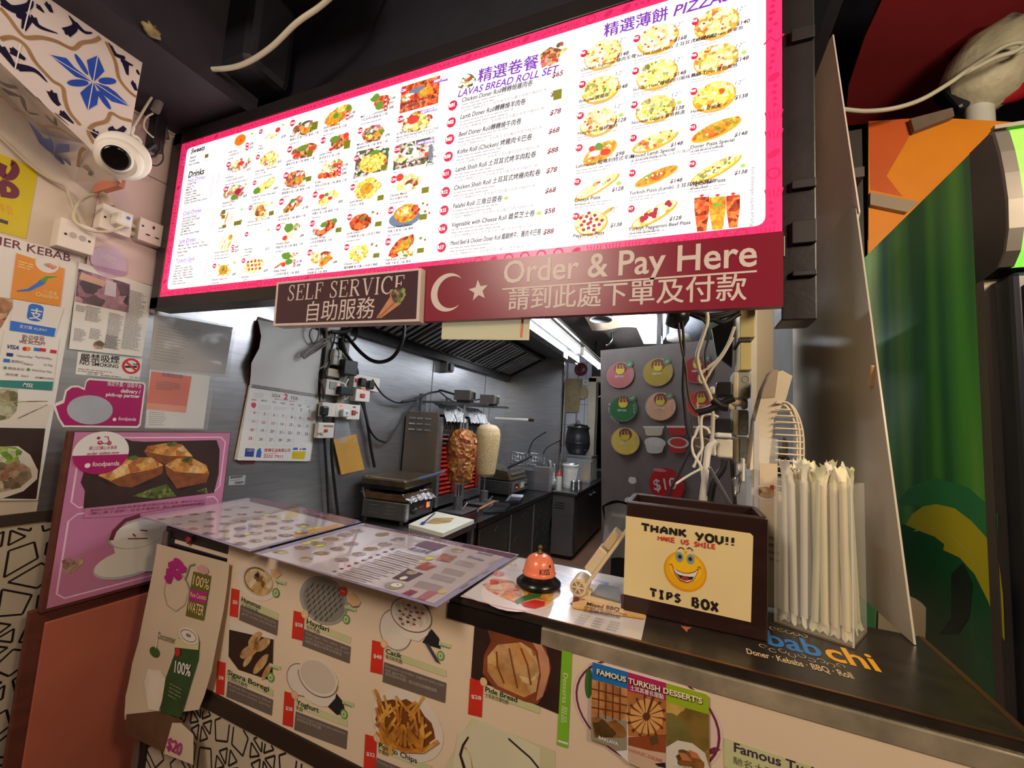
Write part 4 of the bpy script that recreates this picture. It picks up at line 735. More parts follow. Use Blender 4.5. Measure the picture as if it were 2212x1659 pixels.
b = MB(); p = PRX(b, WX); p.z = ZL; p.poly([(895, 478), (1345, 555), (1300, 828), (862, 790)], PAPG, 0, .0006); p.b += .0006
for i in range(12): p.greek((915 - i * 3, 545 + i * 18 if i < 11 else 740), 220, 5, GREYINK, 1)
p.text('TAX', (1118, 575), (1160, 582), 10, GREYINK, 1); b.build('paper', t)
b = MB(); p = PRX(b, WX + .0012); p.z = ZL
A, B_, C_, D_ = [p.w(p.p(*q)) for q in ((885, 462), (1360, 548), (1320, 842), (848, 798))]
b.grid(lambda i, j: A.lerp(B_, i).lerp(D_.lerp(C_, i), j) + V((.004 + .004 * math.sin(9 * i + 5 * j) * math.sin(7 * j - 3 * i), 0, 0)), 24, 18, SLEEVE); b.build('plastic_cover', t)
t = thing('document_sleeve', 'plastic sleeve with an orange card over white sheets, lower one', 'document sleeve', (WX, 1.15, 1.36), 'clear document sleeves on the steel wall')
b = MB(); p = PRX(b, WX); p.z = ZL; p.poly([(865, 800), (1215, 835), (1175, 1140), (838, 1135)], PAPER, 0, .0006); p.b += .0006
for i in range(7): p.greek((860, 1045 + i * 12), 120, 4, GREYINK, 1)
b.build('paper', t)
b = MB(); p = PRX(b, WX + .0006); p.z = ZL; p.poly([(875, 808), (1108, 838), (1072, 1048), (842, 1025)], mat('orange_red_card', (214, 84, 46), .45, 0, .05), 0, .0006); p.b += .0006; p.poly([(850, 990), (1080, 1010), (1072, 1048), (842, 1025)], mat('peach_band', (226, 140, 104), .5), 1)
p.text('商業登記證', (935, 835), (1055, 850), 18, MARO, 1, .02); p.greek((905, 870), 140, 6, MARO, 1, 5); b.build('card', t)
b = MB(); p = PRX(b, WX + .002); p.z = ZL
A, B_, C_, D_ = [p.w(p.p(*q)) for q in ((860, 790), (1240, 838), (1195, 1150), (830, 1142))]
b.grid(lambda i, j: A.lerp(B_, i).lerp(D_.lerp(C_, i), j) + V((.004 + .003 * math.sin(6 * i + 4 * j) * math.sin(9 * j - 3 * i), 0, 0)), 20, 18, SLEEVE); b.build('plastic_cover', t)
def d(p): p.poly([(1325, 1415), (1420, 1408), (1412, 1462), (1318, 1466)], mat('pale_label', (190, 192, 196), .4), 0, .0006); p.b += .0006; p.text('8000829', (1330, 1428), (1400, 1422), 12, INK, 1, .03); p.text('506829', (1355, 1458), (1405, 1455), 12, INK, 1, .03); p.greek((1330, 1442), 70, 5, GREYINK, 1)
sheet('asset_label', 'small white number label on the steel wall under the calendar', 'label', d, WX, .0006, ZL)
# calendar
CX = WX + .001
t = thing('wall_calendar', 'wall calendar open at February 2024, its old pages flipped up', 'calendar', (CX, 1.58, 1.2))
b = MB(); p = PRX(b, CX); p.z = zc(480, 670, .2351)
p.poly([(330, 60), (300, 140), (285, 300), (250, 500), (235, 700), (105, 1370), (165, 1412), (290, 1410), (520, 700), (470, 100)], mat('dark_red_backing', (92, 24, 34), .5), 0, .003); p.b += .003
p.poly([(240, 690), (880, 790), (800, 1385), (105, 1372)], mat('page_block', (206, 196, 176), .6), 0, .006); b.build('backing', t)
b = MB(); p = PRX(b, CX + .010); p.z = zc(480, 670, .2351); p.poly([(252, 690), (880, 788), (802, 1375), (785, 1388), (135, 1380)], PAPER, 0, .001); p.b += .001
LG = mat('light_grey_ink', (190, 188, 190), .6, 0, 0); RI = mat('red_ink', (196, 60, 60), .6, 0, 0); p.text('2024', (452, 795), (530, 805), 30, GREYINK, 1, .02); p.text('2', (562, 818), (598, 822), 52, RI, 1, .03); p.text('FEB', (628, 820), (692, 828), 30, GREYINK, 1, .02)
wkx = [(268, 830), (358, 838), (452, 852), (532, 862), (616, 874), (698, 884), (775, 894)]
for (x, y), s_ in zip(wkx, ('SUN', 'MON', 'TUE', 'WED', 'THU', 'FRI', 'SAT')): p.flat(s_, (x, y), 17, RI if s_ == 'SUN' else GREYINK, 1, .02)
p.poly([(268, 852), (300, 848), (312, 870), (298, 900), (275, 895), (264, 870)], RI, 1)
for x, y in ((290, 760), (755, 825)):
    p.greek((x, y), 90, 5, LG, 1, 6)
p.greek((330, 875), 120, 7, LG, 1, 4); p.greek((475, 890), 120, 7, LG, 1, 3); p.text('農曆正月廿三 星期日', (478, 820), (668, 845), 9, RI, 1)
grid = [[(292, 950), (385, 962), (473, 972), (555, 982), (636, 992), (712, 1000), (790, 1006)], [(282, 1030), (376, 1040), (464, 1048), (546, 1056), (628, 1062), (705, 1070), (780, 1076)], [(270, 1108), (365, 1116), (454, 1122), (536, 1130), (617, 1136), (695, 1140), (770, 1145)], [(256, 1186), (352, 1194), (444, 1200), (528, 1202), (607, 1206)]]
dd = 4
for row in grid:
    for i, (x, y) in enumerate(row):
        red = i == 0 or dd in (10, 12, 13); p.flat(str(dd), (x, y + 3), 25, RI if red else GREYINK, 1, .03, 0, .5); p.greek((x + 22, y - 10), 14, 5, LG, 1, 3); dd += 1
for i, (x, y) in enumerate(((645, 918), (722, 926), (798, 936))): p.flat(str(i + 1), (x, y), 25, GREYINK, 1, .03, 0, .5)
for q in (([(245, 930), (840, 1020)]), ([(232, 1005), (830, 1090)]), ([(220, 1082), (822, 1158)]), ([(205, 1232), (805, 1255)]), ([(330, 920), (300, 1235)]), ([(425, 930), (395, 1240)]), ([(510, 945), (485, 1245)]), ([(590, 955), (570, 1248)]), ([(672, 965), (650, 1250)]), ([(750, 975), (730, 1252)])): p.line(q, .0008, LG, 1)
NB = mat('navy_print', (40, 60, 130), .5); p.poly([(212, 1268), (296, 1272), (286, 1348), (203, 1345)], NB, 1); p.text('大紀行', (222, 1296), (286, 1298), 18, PAPER, 2); p.poly([(318, 1290), (338, 1268), (354, 1270), (352, 1288), (360, 1300), (352, 1355), (306, 1350)], mat('gas_blue', (50, 96, 170), .4), 1)
p.text('榮興石油有限公司', (384, 1300), (622, 1302), 26, RI, 1, .02); p.text('2332 7911', (374, 1355), (552, 1358), 28, RI, 1, .02); p.greek((384, 1322), 160, 7, RI, 1); p.poly([(642, 1298), (766, 1296), (752, 1368), (638, 1366)], YEL, 1); p.greek((650, 1320), 90, 5, ORP, 2, 3); p.rect((650, 1264), (690, 1284), BLUP, 1); p.ell(718, 1276, 8, 8, REDP, 1, 10); p.rect((735, 1268), (768, 1284), BLUP, 1)
b.build('february_page', t)
b = MB(); p = PRX(b, CX); p.z = zc(480, 670, .2351); Lq = [(325, 88), (340, 140), (358, 240), (340, 350), (268, 485), (262, 600), (252, 690)]; Rq = [(905, 190), (915, 260), (920, 330), (905, 420), (895, 520), (880, 650), (880, 788)]
def fl(i, j):
    k = j * 6; a = min(int(k), 5); f = k - a; l = tuple(Lq[a][c] * (1 - f) + Lq[a + 1][c] * f for c in (0, 1)); r_ = tuple(Rq[a][c] * (1 - f) + Rq[a + 1][c] * f for c in (0, 1))
    q = p.p(l[0] * (1 - i) + r_[0] * i, l[1] * (1 - i) + r_[1] * i); bul = .012 + .03 * math.sin(math.pi * j) * (.6 + .4 * math.sin(3 * i + 1)) + .012 * math.sin(7 * i + 9 * j) * math.sin(math.pi * i) * math.sin(math.pi * j)
    P0 = p.w(q); return P0 + (CAM - P0) * (bul / max(abs((CAM - P0).x), .1))
b.grid(fl, 24, 30, PAPER); b.build('flipped_pages', t)
b = MB(); p = PRX(b, CX + .012); p.z = zc(480, 670, .2351)
for i in range(46): a = p.w(p.p(268 + 594 * i / 45, 696 + 92 * i / 45)); b.tube([a + V((-.002, 0, -.007)), a + V((.006, .001, -.003)), a + V((.006, .002, .006)), a + V((-.002, .003, .008))], .0012, mat('wire_binding', (60, 52, 52), .35, .8), 5, 3)
b.build('wire_binding', t)
# pink board and salmon panel at the counter's left end
BX = -1.80
t = thing('dessert_board', 'pink baklava board standing between the wall and the counter end', 'board', (BX - .02, .95, .80))
b = MB(); p = PRX(b, BX); p.z = ZL; wood = mat('dark_red_wood', (92, 44, 34), .5, 0, .2, 6, stretch=(1, 1, 5))
T4 = [p.p(432, 1160), p.p(1330, 1175)]; bl = p.p(265 * .397 / .3738, (1000 + 790 * .397 - 500) / .3738)
yl, yr, zt, zb = p.p(432, 1160)[0], p.p(1330, 1175)[0], p.p(432, 1160)[1], bl[1]
b.box((BX - .025, yl - .012, zb - .012), (BX - .001, yr + .005, zt + .004), wood, .003); b.build('backing_board', t)
b = MB(); p = PRX(b, BX); p.z = ZL; p.lrect(yl, zb, yr, zt, PINKP, 0, 0.001); p.b += .001; m_ = .018; LP = mat('pale_pink_line', (230, 190, 214), .5)
zm = p.p(390, 1625)[1]
def rr(x0, y0, x1, y1, r): return [(x1 - r, y1), (x0 + r, y1), (x0, y1 - r), (x0, y0 + r), (x0 + r, y0), (x1 - r, y0), (x1, y0 + r), (x1, y1 - r), (x1 - r, y1)]
p.lline(rr(yl + m_, zm + .012, yr - m_, zt - m_, .02), .005, LP); p.lline(rr(yl + m_, zb + m_, yr - m_, zm - .008, .02), .005, LP)
p.poly([(480, 1400), (500, 1230), (580, 1200), (720, 1195), (760, 1210), (830, 1215), (1250, 1205), (1268, 1260), (1262, 1400), (1235, 1510), (1000, 1540), (760, 1570), (480, 1600), (490, 1500), (465, 1450)], BP['dark'], 2)
PIS = food('print_pistachio', [(96, 116, 50), (60, 60, 30), (126, 140, 70)], 90); p.poly([(760, 1530), (860, 1490), (960, 1460), (1020, 1530), (900, 1545)], PIS, 3); p.poly([(1130, 1500), (1190, 1480), (1200, 1515)], PIS, 3)
PAS = food('print_pastry', [(206, 140, 66), (226, 176, 100), (170, 96, 40), (236, 200, 140)], 36); PASD = mat('print_pastry_side', (126, 70, 34), .5, 0, .3, 40); SHD = mat('print_black_brown', (24, 16, 14), .5)
def bak(c, top, bot): p.poly(c, SHD, 3); p.poly(bot, PASD, 4); p.poly(top, PAS, 5)
bak([(850, 1310), (1110, 1300), (1090, 1330), (900, 1330)], [(830, 1270), (850, 1240), (960, 1222), (1050, 1230), (1112, 1300), (960, 1296)], [(828, 1268), (960, 1296), (1112, 1300), (1095, 1318), (950, 1345), (850, 1300)])
bak([(575, 1430), (900, 1440), (760, 1482), (620, 1460)], [(565, 1410), (640, 1340), (730, 1305), (870, 1305), (942, 1350), (880, 1375), (740, 1400), (640, 1440)], [(565, 1410), (640, 1440), (740, 1400), (942, 1350), (935, 1400), (760, 1480), (680, 1470)])
bak([(950, 1420), (1200, 1440), (1040, 1500)], [(950, 1350), (1020, 1312), (1110, 1310), (1190, 1350), (1208, 1400), (1100, 1395), (1010, 1390)], [(950, 1350), (1010, 1390), (1100, 1395), (1208, 1400), (1190, 1450), (1020, 1485), (960, 1400)])
for x, y in ((990, 1228), (765, 1308), (1080, 1322)): p.ell(x, y, 34, 13, PIS, 6, 12, 0, .4)
p.poly([(490, 1600), (700, 1578), (1190, 1530), (1186, 1560), (700, 1645), (480, 1655)], PINKP, 4)
p.text('BAKLAVA-從前自奧斯曼帝國的特色美食, 傳統的 Baklava', (520, 1618), (1185, 1556), 13, MARO, 5); p.text('（開心果子甜酥）從有多層酥皮, 開心果碎物質等酥類品', (512, 1638), (1180, 1577), 13, MARO, 5)
p.z = zc(0, 1000, .397); CUP = mat('print_cup_white', (222, 216, 206), .5, 0, .02); CUPS = mat('print_cup_grey', (176, 176, 176), .5)
p.ell(720, 540, 195, 78, CUPS, 3); p.ell(720, 532, 190, 72, CUP, 4); p.poly([(602, 400), (640, 560), (700, 590), (860, 590), (930, 400)], CUP, 5); p.ell(760, 380, 160, 80, CUPS, 5); p.ell(762, 384, 150, 72, CUP, 6); p.line([(600, 420), (620, 370), (680, 310), (760, 285)], .014, MARO, 7)
for q in ([(720, 385), (735, 400)], [(692, 412), (800, 410)], [(760, 365), (800, 368)]): p.line(q, .004, MARO, 7)
p.poly([(335, 530), (370, 510), (400, 530), (450, 512), (455, 540), (400, 590), (370, 605), (340, 580)], food('print_nuts', [(180, 150, 130), (206, 180, 160), (140, 100, 90)], 60), 3); b.build('printed_face', t)
def d(p):
    p.b = .0025; q = p.p(586, 1278); A = p.p(425, 1278); B = p.p(748, 1278); ru = (B[0] - A[0]) / 2; Tp = p.p(590, 1155); rv = Tp[1] - q[1]
    p.lell(q, ru, rv, PAPER, 0, 0, 40, .0008); p.b += .0008; seg = [(q[0] + ru * math.cos(R(180 + 6 + 168 * k / 24)), q[1] + rv * math.sin(R(180 + 6 + 168 * k / 24))) for k in range(25)]
    p.lp(seg, MAG, 1); p.text('foodpanda', (528, 1357), (685, 1350), 26, PAPER, 2, .015); p.ell(502, 1352, 17, 14, PAPER, 2); p.text('網上訂購心水美食', (510, 1262), (672, 1256), 18, MAG, 2); p.text('order online now', (498, 1292), (685, 1283), 17, MAG, 2, .01)
    p.line([(560, 1222), (630, 1226), (620, 1185), (600, 1186)], .003, MAG, 2); p.ring(575, 1220, 12, 9, .003, MAG, 2); p.ring(628, 1222, 10, 9, .003, MAG, 2); p.rect((558, 1186), (574, 1200), MAG, 2)
sheet('delivery_round_sticker', 'round white and magenta delivery sticker on the pink baklava board', 'sticker', d, BX, .0008, ZL)
t = thing('salmon_panel', 'salmon coloured flap in a dark red frame below the pink board', 'panel', (-1.84, .95, .05))
b = MB(); p = PRX(b, -1.815); p.z = zc(0, 1000, .397); a = p.p(235, 850); c = p.p(765, 700)
b.box((-1.84, a[0] - .03, .05), (-1.82, 1.5, a[1] + .03), wood, .003); b.build('frame', t)
b = MB(); b.box((-1.82, a[0] + .005, .05), (-1.812, 1.48, a[1] - .012), mat('salmon_laminate', (176, 96, 74), .45, 0, .08, 6), .003); b.build('face', t)
# ================================================================ sockets and camera on the left wall
SCK = mat('socket_plastic', (222, 212, 200), .35, 0, .05)
def wall_box(name, label, cat, y0, y1, z0, z1, dep, m=SCK, group=None, X=XL):
    t = thing(name, label, cat, (X, (y0 + y1) / 2, z0), group); b = MB(); b.box((X, y0, z0), (X + dep - .008, y1, z1), m, .004); b.build('back_box', t)
    b = MB(); b.box((X + dep - .008, y0 - .001, z0 - .001), (X + dep, y1 + .001, z1 + .001), m, .003); b.build('face_plate', t); return t
def holes(t, X, pts, m=INK):
    for y, z, ry, rz in pts: b = MB(); p = PRX(b, X + .0004); p.lell((y, z), ry, rz, m, 1, 0, 12); b.build('screw' if ry == rz else 'slot', t)
t = wall_box('socket_box', 'white blank double outlet box nearest the yellow poster', 'socket', .645, .735, 1.94, 2.035, .055); holes(t, XL + .055, [(.66, 1.985, .004, .004), (.72, 1.985, .004, .004)])

for y in (.678, .702): b = MB(); p = PRX(b, XL + .0552); p.lell((y, 1.988), .010, .010, mat('cap_grey', (176, 166, 158), .4), 1); b.build('round_cap', t)
t = wall_box('socket_box', 'white socket with a rounded white plug, middle of the three', 'socket', .742, .83, 2.048, 2.136, .05); holes(t, XL + .05, [(.752, 2.09, .004, .004), (.82, 2.09, .004, .004)])
t = wall_box('socket_box', 'empty three-slot white socket beside the menu board', 'socket', .852, .94, 2.055, 2.14, .05); holes(t, XL + .05, [(.862, 2.11, .004, .004), (.93, 2.11, .004, .004), (.896, 2.118, .004, .007), (.881, 2.083, .008, .003), (.911, 2.083, .008, .003)])
b = MB(); b.obox((XL + .075, .787, 2.09), ((1, 0, 0), (0, 1, 0), (0, 0, 1)), (.024, .024, .024), WHITE, .012); p = PRX(b, XL + .0995); p.lell((.795, 2.1), .006, .006, BLUP, 1); tag(b.build('plug'), 'white plug with a blue dot pushed into the middle socket', 'plug')
b = MB(); b.cyl((XL + .02, .83, 2.105), (XL + .02, .853, 2.105), .009, SCK); b.cyl((XL + .02, .83, 2.075), (XL + .02, .853, 2.075), .009, SCK); tag(b.build('conduit_link'), 'short pair of white conduits joining two sockets', 'conduit')
def cable(name, label, pts, r, m, cat='cable', group=None, seg=7, sub=6):
    b = MB(); b.tube(pts, r, m, seg, sub); return tag(b.build(name), label, cat, group)
W = lambda X, *l: [at(x, y, X=X) for x, y in l]
cable('cable', 'white cable running down the plaster to the blank socket box', W(-1.93, (-10, 285), (60, 352), (105, 385), (140, 402), (150, 425), (158, 445)) + [V((-1.92, .70, 2.04))], .005, mat('beige_cable', (200, 188, 160), .5))
cable('cable', 'white cable looping from under the soffit to the plug socket', [at(225, 415, X=-1.75), at(190, 425, X=-1.88), at(165, 445, X=-1.92), at(160, 475, X=-1.89), at(190, 497, X=-1.87), at(235, 500, X=-1.86), V((XL + .09, .79, 2.07))], .005, mat('beige_cable'))
b = MB(); b.cyl(at(225, 412, X=-1.93), at(235, 445, X=-1.93), .018, mat('flesh_conduit', (206, 184, 162), .5)); tag(b.build('conduit'), 'short cream conduit above the middle socket', 'conduit')
t = thing('security_camera', 'white dome security camera fixed under the tiled soffit', 'security camera', at(262, 330, X=-1.63))
c = at(258, 345, X=-1.60); tc_ = (CAM - c).normalized()
b = MB(); b.lathe(c + V((-.03, .02, .03)), [(.066, -.012), (.068, 0), (.064, .018), (.05, .03)], WHITE, 32, (.75, -.35, -.45)); b.build('base_ring', t)
b = MB(); ax = (tc_ + V((.1, 0, -.45))).normalized(); b.lathe(c - ax * .01, [(.001, -.05), (.03, -.044), (.05, -.025), (.058, 0), (.056, .02), (.047, .036), (.040, .042)], WHITE, 32, ax); b.build('ball_housing', t)
lx = (tc_ + V((0, 0, -.12))).normalized(); b = MB(); b.lathe(c + lx * .042 + V((-.010, -.004, .012)), [(.040, -.01), (.039, .012), (.034, .018)], WHITE, 28, lx); b.build('lens_collar', t)
b = MB(); b.lathe(c + lx * .047 + V((-.010, -.004, .012)), [(.033, 0), (.033, .016), (.026, .018), (.012, .017), (.004, .018)], mat('lens_black', (12, 12, 14), .12), 28, lx); b.build('lens', t)
Wb = lambda *l: W(-1.80, *l)
b = MB(); c = at(340, 275, X=-1.86); b.obox(c, ((1, .2, 0), (-.2, 1, 0), (0, 0, 1)), (.018, .02, .045), BLACK, .004); b.obox(c + V((0, 0, -.065)), ((1, .2, 0), (-.2, 1, 0), (0, 0, 1)), (.018, .022, .03), BLACK, .004); tag(b.build('power_adapter'), 'black power adapter hanging by the camera wiring', 'adapter')
b = MB(); b.tube(Wb((335, 240), (345, 215), (350, 188)), .014, mat('grey_tape', (120, 112, 108), .5), 10); b.tube(Wb((300, 330), (318, 322), (332, 312)), .010, BLACK, 8); tag(b.build('cable_connector'), 'grey taped connector pipe above the black adapter', 'connector')
cable('camera_wire', 'cream camera cord hanging down past the tile edge', Wb((342, 190), (320, 222), (300, 255), (285, 280)), .004, WCAB); cable('camera_wire', 'thin cream cord looping round the adapter', Wb((330, 245), (315, 255), (311, 275), (325, 292), (332, 297)), .003, WCAB)
cable('camera_wire', 'black camera lead looped under the adapter', Wb((300, 308), (312, 332), (332, 338), (345, 322), (346, 305)), .004, BLACKM); cable('camera_wire', 'lowest black camera lead, hanging in a slack curve', Wb((300, 335), (318, 350), (338, 358), (352, 345), (350, 318)), .0025, BLACKM)
cable('camera_wire', 'short pale lead with white connector beside the camera', Wb((288, 275), (285, 290), (298, 298), (305, 310)), .006, WHITE)
b = MB(); b.tube([at(343, 190, X=-1.9), at(346, 205, X=-1.9), at(352, 260, X=-1.9), at(360, 300, X=-1.9)], .010, mat('brown_pipe', (96, 80, 76), .5), 8); tag(b.build('pipe'), 'thin brown pipe on the bricks behind the adapter', 'pipe')
# ceiling cables and torn foam
cable('ceiling_cable', 'cream cable sagging below the dark ceiling at the top', [at(415, 144, Z=2.60), at(455, 150, Z=2.60), at(520, 141, Z=2.60), at(582, 105, Z=2.62), at(640, 50, Z=2.66), at(690, 15, Z=2.7), at(730, -20, Z=2.75), at(800, -80, Z=2.9)], .008, WCAB, 'cable', None, 10)
foam = mat('torn_tan_foam', (150, 134, 92), .9, 0, .3, 30, 1, 60)
for x, y, r, s_ in ((483, 165, .055, 'ragged tan foam patch by the end of the ceiling cable'), (327, 66, .022, 'small tan foam scrap on the dark beam'), (398, 126, .016, 'tiny tan scrap left of the ceiling cable end')):
    b = MB(); c = at(x, y, Z=2.64 if x != 327 else 2.555)
    b.lathe(c, [(.001, -r * .5), (r * .7, -r * .4), (r, 0), (r * .8, r * .5), (.001, r * .9 if x != 327 else 0)], foam, 14, (.1, .2, 1), .7); tag(b.build('foam_patch'), s_, 'foam')
b = MB(); b.box(at(415, 160, Z=2.62) + V((-.03, .02, .0)), at(530, 150, Z=2.62) + V((.05, .14, .33)), mat('dark_speaker_box', (28, 26, 36), .5), .03); tag(b.build('ceiling_box'), 'dark box under the ceiling behind the foam patch', 'box')
# ================================================================ counter
AC = R(-1.64); cu = V((math.cos(AC), math.sin(AC), 0)); cn = V((-math.sin(AC), math.cos(AC), 0)); CO = V((0, .889, 0)); Zv = V((0, 0, 1))
def K(s_, t_, z): return CO + cu * s_ + cn * t_ + Zv * z
def kbox(b, s0, s1, t0, t1, z0, z1, m, bev=0): return b.obox(K((s0 + s1) / 2, (t0 + t1) / 2, (z0 + z1) / 2), (cu, cn, Zv), (abs(s1 - s0) / 2, abs(t1 - t0) / 2, abs(z1 - z0) / 2), m, bev)
def PRC(b, off=0): return PR(b, CO - cn * off, cu, Zv)
TOPM = mat('black_laminate_top', (44, 38, 32), .28, 0, .25, 30, .03, 150)
t = thing('service_counter', 'black-topped service counter with printed menu front and chrome edge', 'counter', K(-.6, .17, 0))
S0, S1 = -1.64, .468
b = MB(); kbox(b, S0, S1, .03, .345, .08, 1.03, mat('dark_carcass', (40, 34, 32), .5)); b.build('carcass', t)
b = MB(); kbox(b, S0, S1, 0, .35, 1.03, 1.05, TOPM, .003)
p = PRZ(b, 1.0502); BL2 = mat('blue_decal', (52, 124, 196), .4, 0, .03); YE2 = mat('gold_decal', (246, 176, 40), .4, 0, .03); CRM = mat('cream_decal', (216, 190, 150), .45, 0, 0)
p.text('bab', (1660, 1392), (1780, 1421), 30, BL2, 1, .02); p.text('chi', (1790, 1424), (1906, 1452), 32, YE2, 1, .02); p.text('Doner · Kebabs · BBQ · Roll', (1614, 1412), (1846, 1467), 11, CRM, 1, .02)
for i in range(9): x = 1640 + i * 21; y = 1396 + i * 5.3; p.ring(x + 8, y + i % 2 * 4, 7, 3.5, .0014, CRM, 1, 14, 40 * i, 40 * i + 290)
for i in range(5): x = 1662 + i * 17; y = 1358 + i * 4; p.ring(x + 7, y, 6, 3, .0014, CRM, 1, 14, 40 * i, 40 * i + 290)
p.poly([(1470, 1352), (1495, 1356), (1486, 1360), (1484, 1366)], mat('copper_decal', (196, 110, 80), .4), 1); b.build('worktop', t)
b = MB(); kbox(b, -.50, -.27, -.006, .01, .997, 1.03, mat('black_edge_tape', (26, 23, 22), .25, 0, .2, 20)); kbox(b, S0, -.5, -.002, .012, .997, 1.03, BLACK); b.build('edge_band', t)
b = MB(); kbox(b, -.27, S1, -.005, .012, .997, 1.03, mat('stained_chrome_strip', (226, 214, 186), .24, .7, .35, 14, .08, 30), .002)
kbox(b, S1 - .004, S1 + .006, 0, .35, .997, 1.051, mat('copper_edge', (170, 120, 90), .3, .9)); kbox(b, -.45, S1, -.001, .003, 1.0485, 1.0508, mat('copper_edge')); b.build('chrome_edge', t)
b = MB(); kbox(b, S0, S0 + .03, -.012, .345, .05, 1.018, mat('dull_aluminium_post', (132, 126, 116), .35, .7, .2, 8), .003); kbox(b, S0 + .03, S0 + .06, -.006, .02, .05, 1.0, BLACK, .002); kbox(b, S0 + .06, -1.30, -.006, .02, .955, .985, BLACK, .002); b.build('end_post', t)
b = MB(); kbox(b, -1.36, S1, -.006, .03, .545, .600, mat('dark_brown_trim', (44, 32, 26), .35), .004); b.build('lower_trim', t)
b = MB(); kbox(b, S0 + .03, S1, 0, .03, .05, .545, tile_w); p = PRC(b, 0.0003); star_tiles(p, S0 + .05, .1, S1 - .02, .54, .16); b.build('tiled_foot', t)
PRN = mat('cream_print_panel', (226, 205, 178), .45, 0, .03, 4); b = MB(); kbox(b, S0 + .06, S1, -.003, .03, .600, .997, PRN); kbox(b, -1.30, -.50, -.003, .0, .997, 1.046, PRN); p = PRC(b, .0032); p.z = zc(440, 1060, .361)
RED = mat('red_price_label', (206, 48, 34), .45, 0, .1, 12); GRY = mat('taupe_text_box', (104, 92, 84), .5, 0, .05); LGN = mat('pale_green_strip', (196, 198, 150), .5, 0, .1); GRN = mat('green_mark', (90, 150, 70), .5); PW = mat('printed_white_dish', (222, 212, 198), .5, 0, .02); RIMP = mat('printed_rim', (120, 92, 84), .5); TANB = mat('tan_badge', (222, 180, 130), .5)
def label(x, y, w_, h_, sl, price, nm, cj, n=None, gx=60, gy=130, gw=240, gh=90, lines=(), gsl=None):
    """red price tag with name, green strip and taupe text box; sl = slope down to the right"""
    g2 = gsl or sl
    p.poly([(x, y), (x + w_, y + w_ * sl), (x + w_ - 10, y + h_ + w_ * sl), (x - 12, y + h_)], RED, 2); p.text(price, (x + 8, y + h_ * .55), (x + w_ - 12, y + h_ * .55 + w_ * sl * .6), 22, PAPER, 3, .02)
    if n: p.ell(x + w_ + 2, y + 22, 22, 27, TANB, 4, 20); p.text(n, (x + w_ - 10 if len(n) > 1 else x + w_ - 5, y + 32), (x + w_ + 14 if len(n) > 1 else x + w_ + 8, y + 36), 22, PAPER, 5, .01)
    p.poly([(x + w_ + 8, y + 52), (x + gx + gw, y + 52 + (gw + gx - w_) * g2), (x + gx + gw - 2, y + 95 + (gw + gx - w_) * g2), (x + w_ + 4, y + 95)], LGN, 2)
    p.text(nm, (x + w_ + 12, y + 78), (x + w_ + 12 + 19 * len(nm), y + 78 + 19 * len(nm) * g2), 30, INK, 4, .015); p.text(cj, (x + w_ + 10, y + 108), (x + w_ + 10 + 20 * len(cj), y + 108 + 20 * len(cj) * g2), 20, mat('olive_ink', (84, 90, 50), .6), 4)
    if gh: 
        p.poly([(x + gx, y + gy), (x + gx + gw, y + gy + gw * g2), (x + gx + gw - 8, y + gy + gh + gw * g2), (x + gx - 10, y + gy + gh)], GRY, 3)
        for i, l in enumerate(lines): tw = min((13 if ord(l[0]) < 999 else 18) * len(l), gw - 22); p.text(l, (x + gx + 8, y + gy + 30 + i * 24), (x + gx + 8 + tw, y + gy + 30 + i * 24 + tw * g2), 15, mat('pale_taupe_ink', (176, 164, 150), .6), 4)
def veg(x, y): p.ell(x, y, 22, 30, GRN, 4, 20); p.ell(x, y, 15, 21, mat('pale_mark', (190, 200, 150), .5), 5, 16); p.ell(x, y, 5, 10, GRN, 6, 10); p.line([(x - 10, y - 75), (x + 60, y - 55)], .009, mat('pale_mark'), 4); p.flat('Vegetarian', (x - 2, y - 60), 12, GRN, 5, .01)
# hummus
p.ell(320, 545, 122, 112, PW, 2, 30); p.ell(325, 540, 95, 88, food('print_hummus', [(222, 196, 150), (206, 170, 110), (230, 210, 170)], 30), 3, 24); p.ring(322, 535, 78, 74, .004, mat('print_oil', (130, 84, 30), .5), 4, 24, 60, 260); p.ell(330, 515, 26, 32, BP['bread'], 5, 14, 0, .5); p.ell(325, 505, 12, 14, BP['dark'], 6, 10, 0, .5); p.ell(355, 560, 10, 20, mat('print_oil'), 5, 10, 0, .5); p.poly([(400, 470), (440, 465), (470, 500), (440, 525), (410, 515)], TANB, 4)
veg(435, 610); label(168, 582, 48, 165, .25, '$58', 'Hummus', '土耳其豆蓉', None, 55, 100, 225, 90, ('Chickpeas blended with tahini', 'garlic, lemon and olive oil'), .42)
# haydari
HY = food('print_yoghurt_dip', [(140, 140, 130), (86, 88, 80), (176, 172, 160), (70, 74, 66)], 26); p.ell(715, 655, 148, 145, mat('print_grey_plate', (150, 148, 144), .5), 2, 30); p.ell(718, 655, 128, 128, mat('print_grey_dip', (128, 126, 116), .5), 3, 28)
for i in range(7):
    for j in range(7):
        x, y = 620 + i * 32 + j * 4, 560 + j * 32 + i * 5
        if (x - 718) ** 2 + (y - 655) ** 2 < 118 ** 2: p.boat((x - 12, y + 16), (x + 10, y - 14), 9, mat('print_dip_dark', (76, 76, 70), .5), 4, .3)
p.ell(838, 602, 22, 30, RED, 5); p.text('Super', (824, 598), (852, 608), 9, PAPER, 6); p.poly([(860, 622), (900, 610), (945, 665), (930, 690), (880, 692)], TANB, 4); p.line([(868, 670), (895, 695), (930, 690)], .003, RIMP, 5); veg(855, 768)
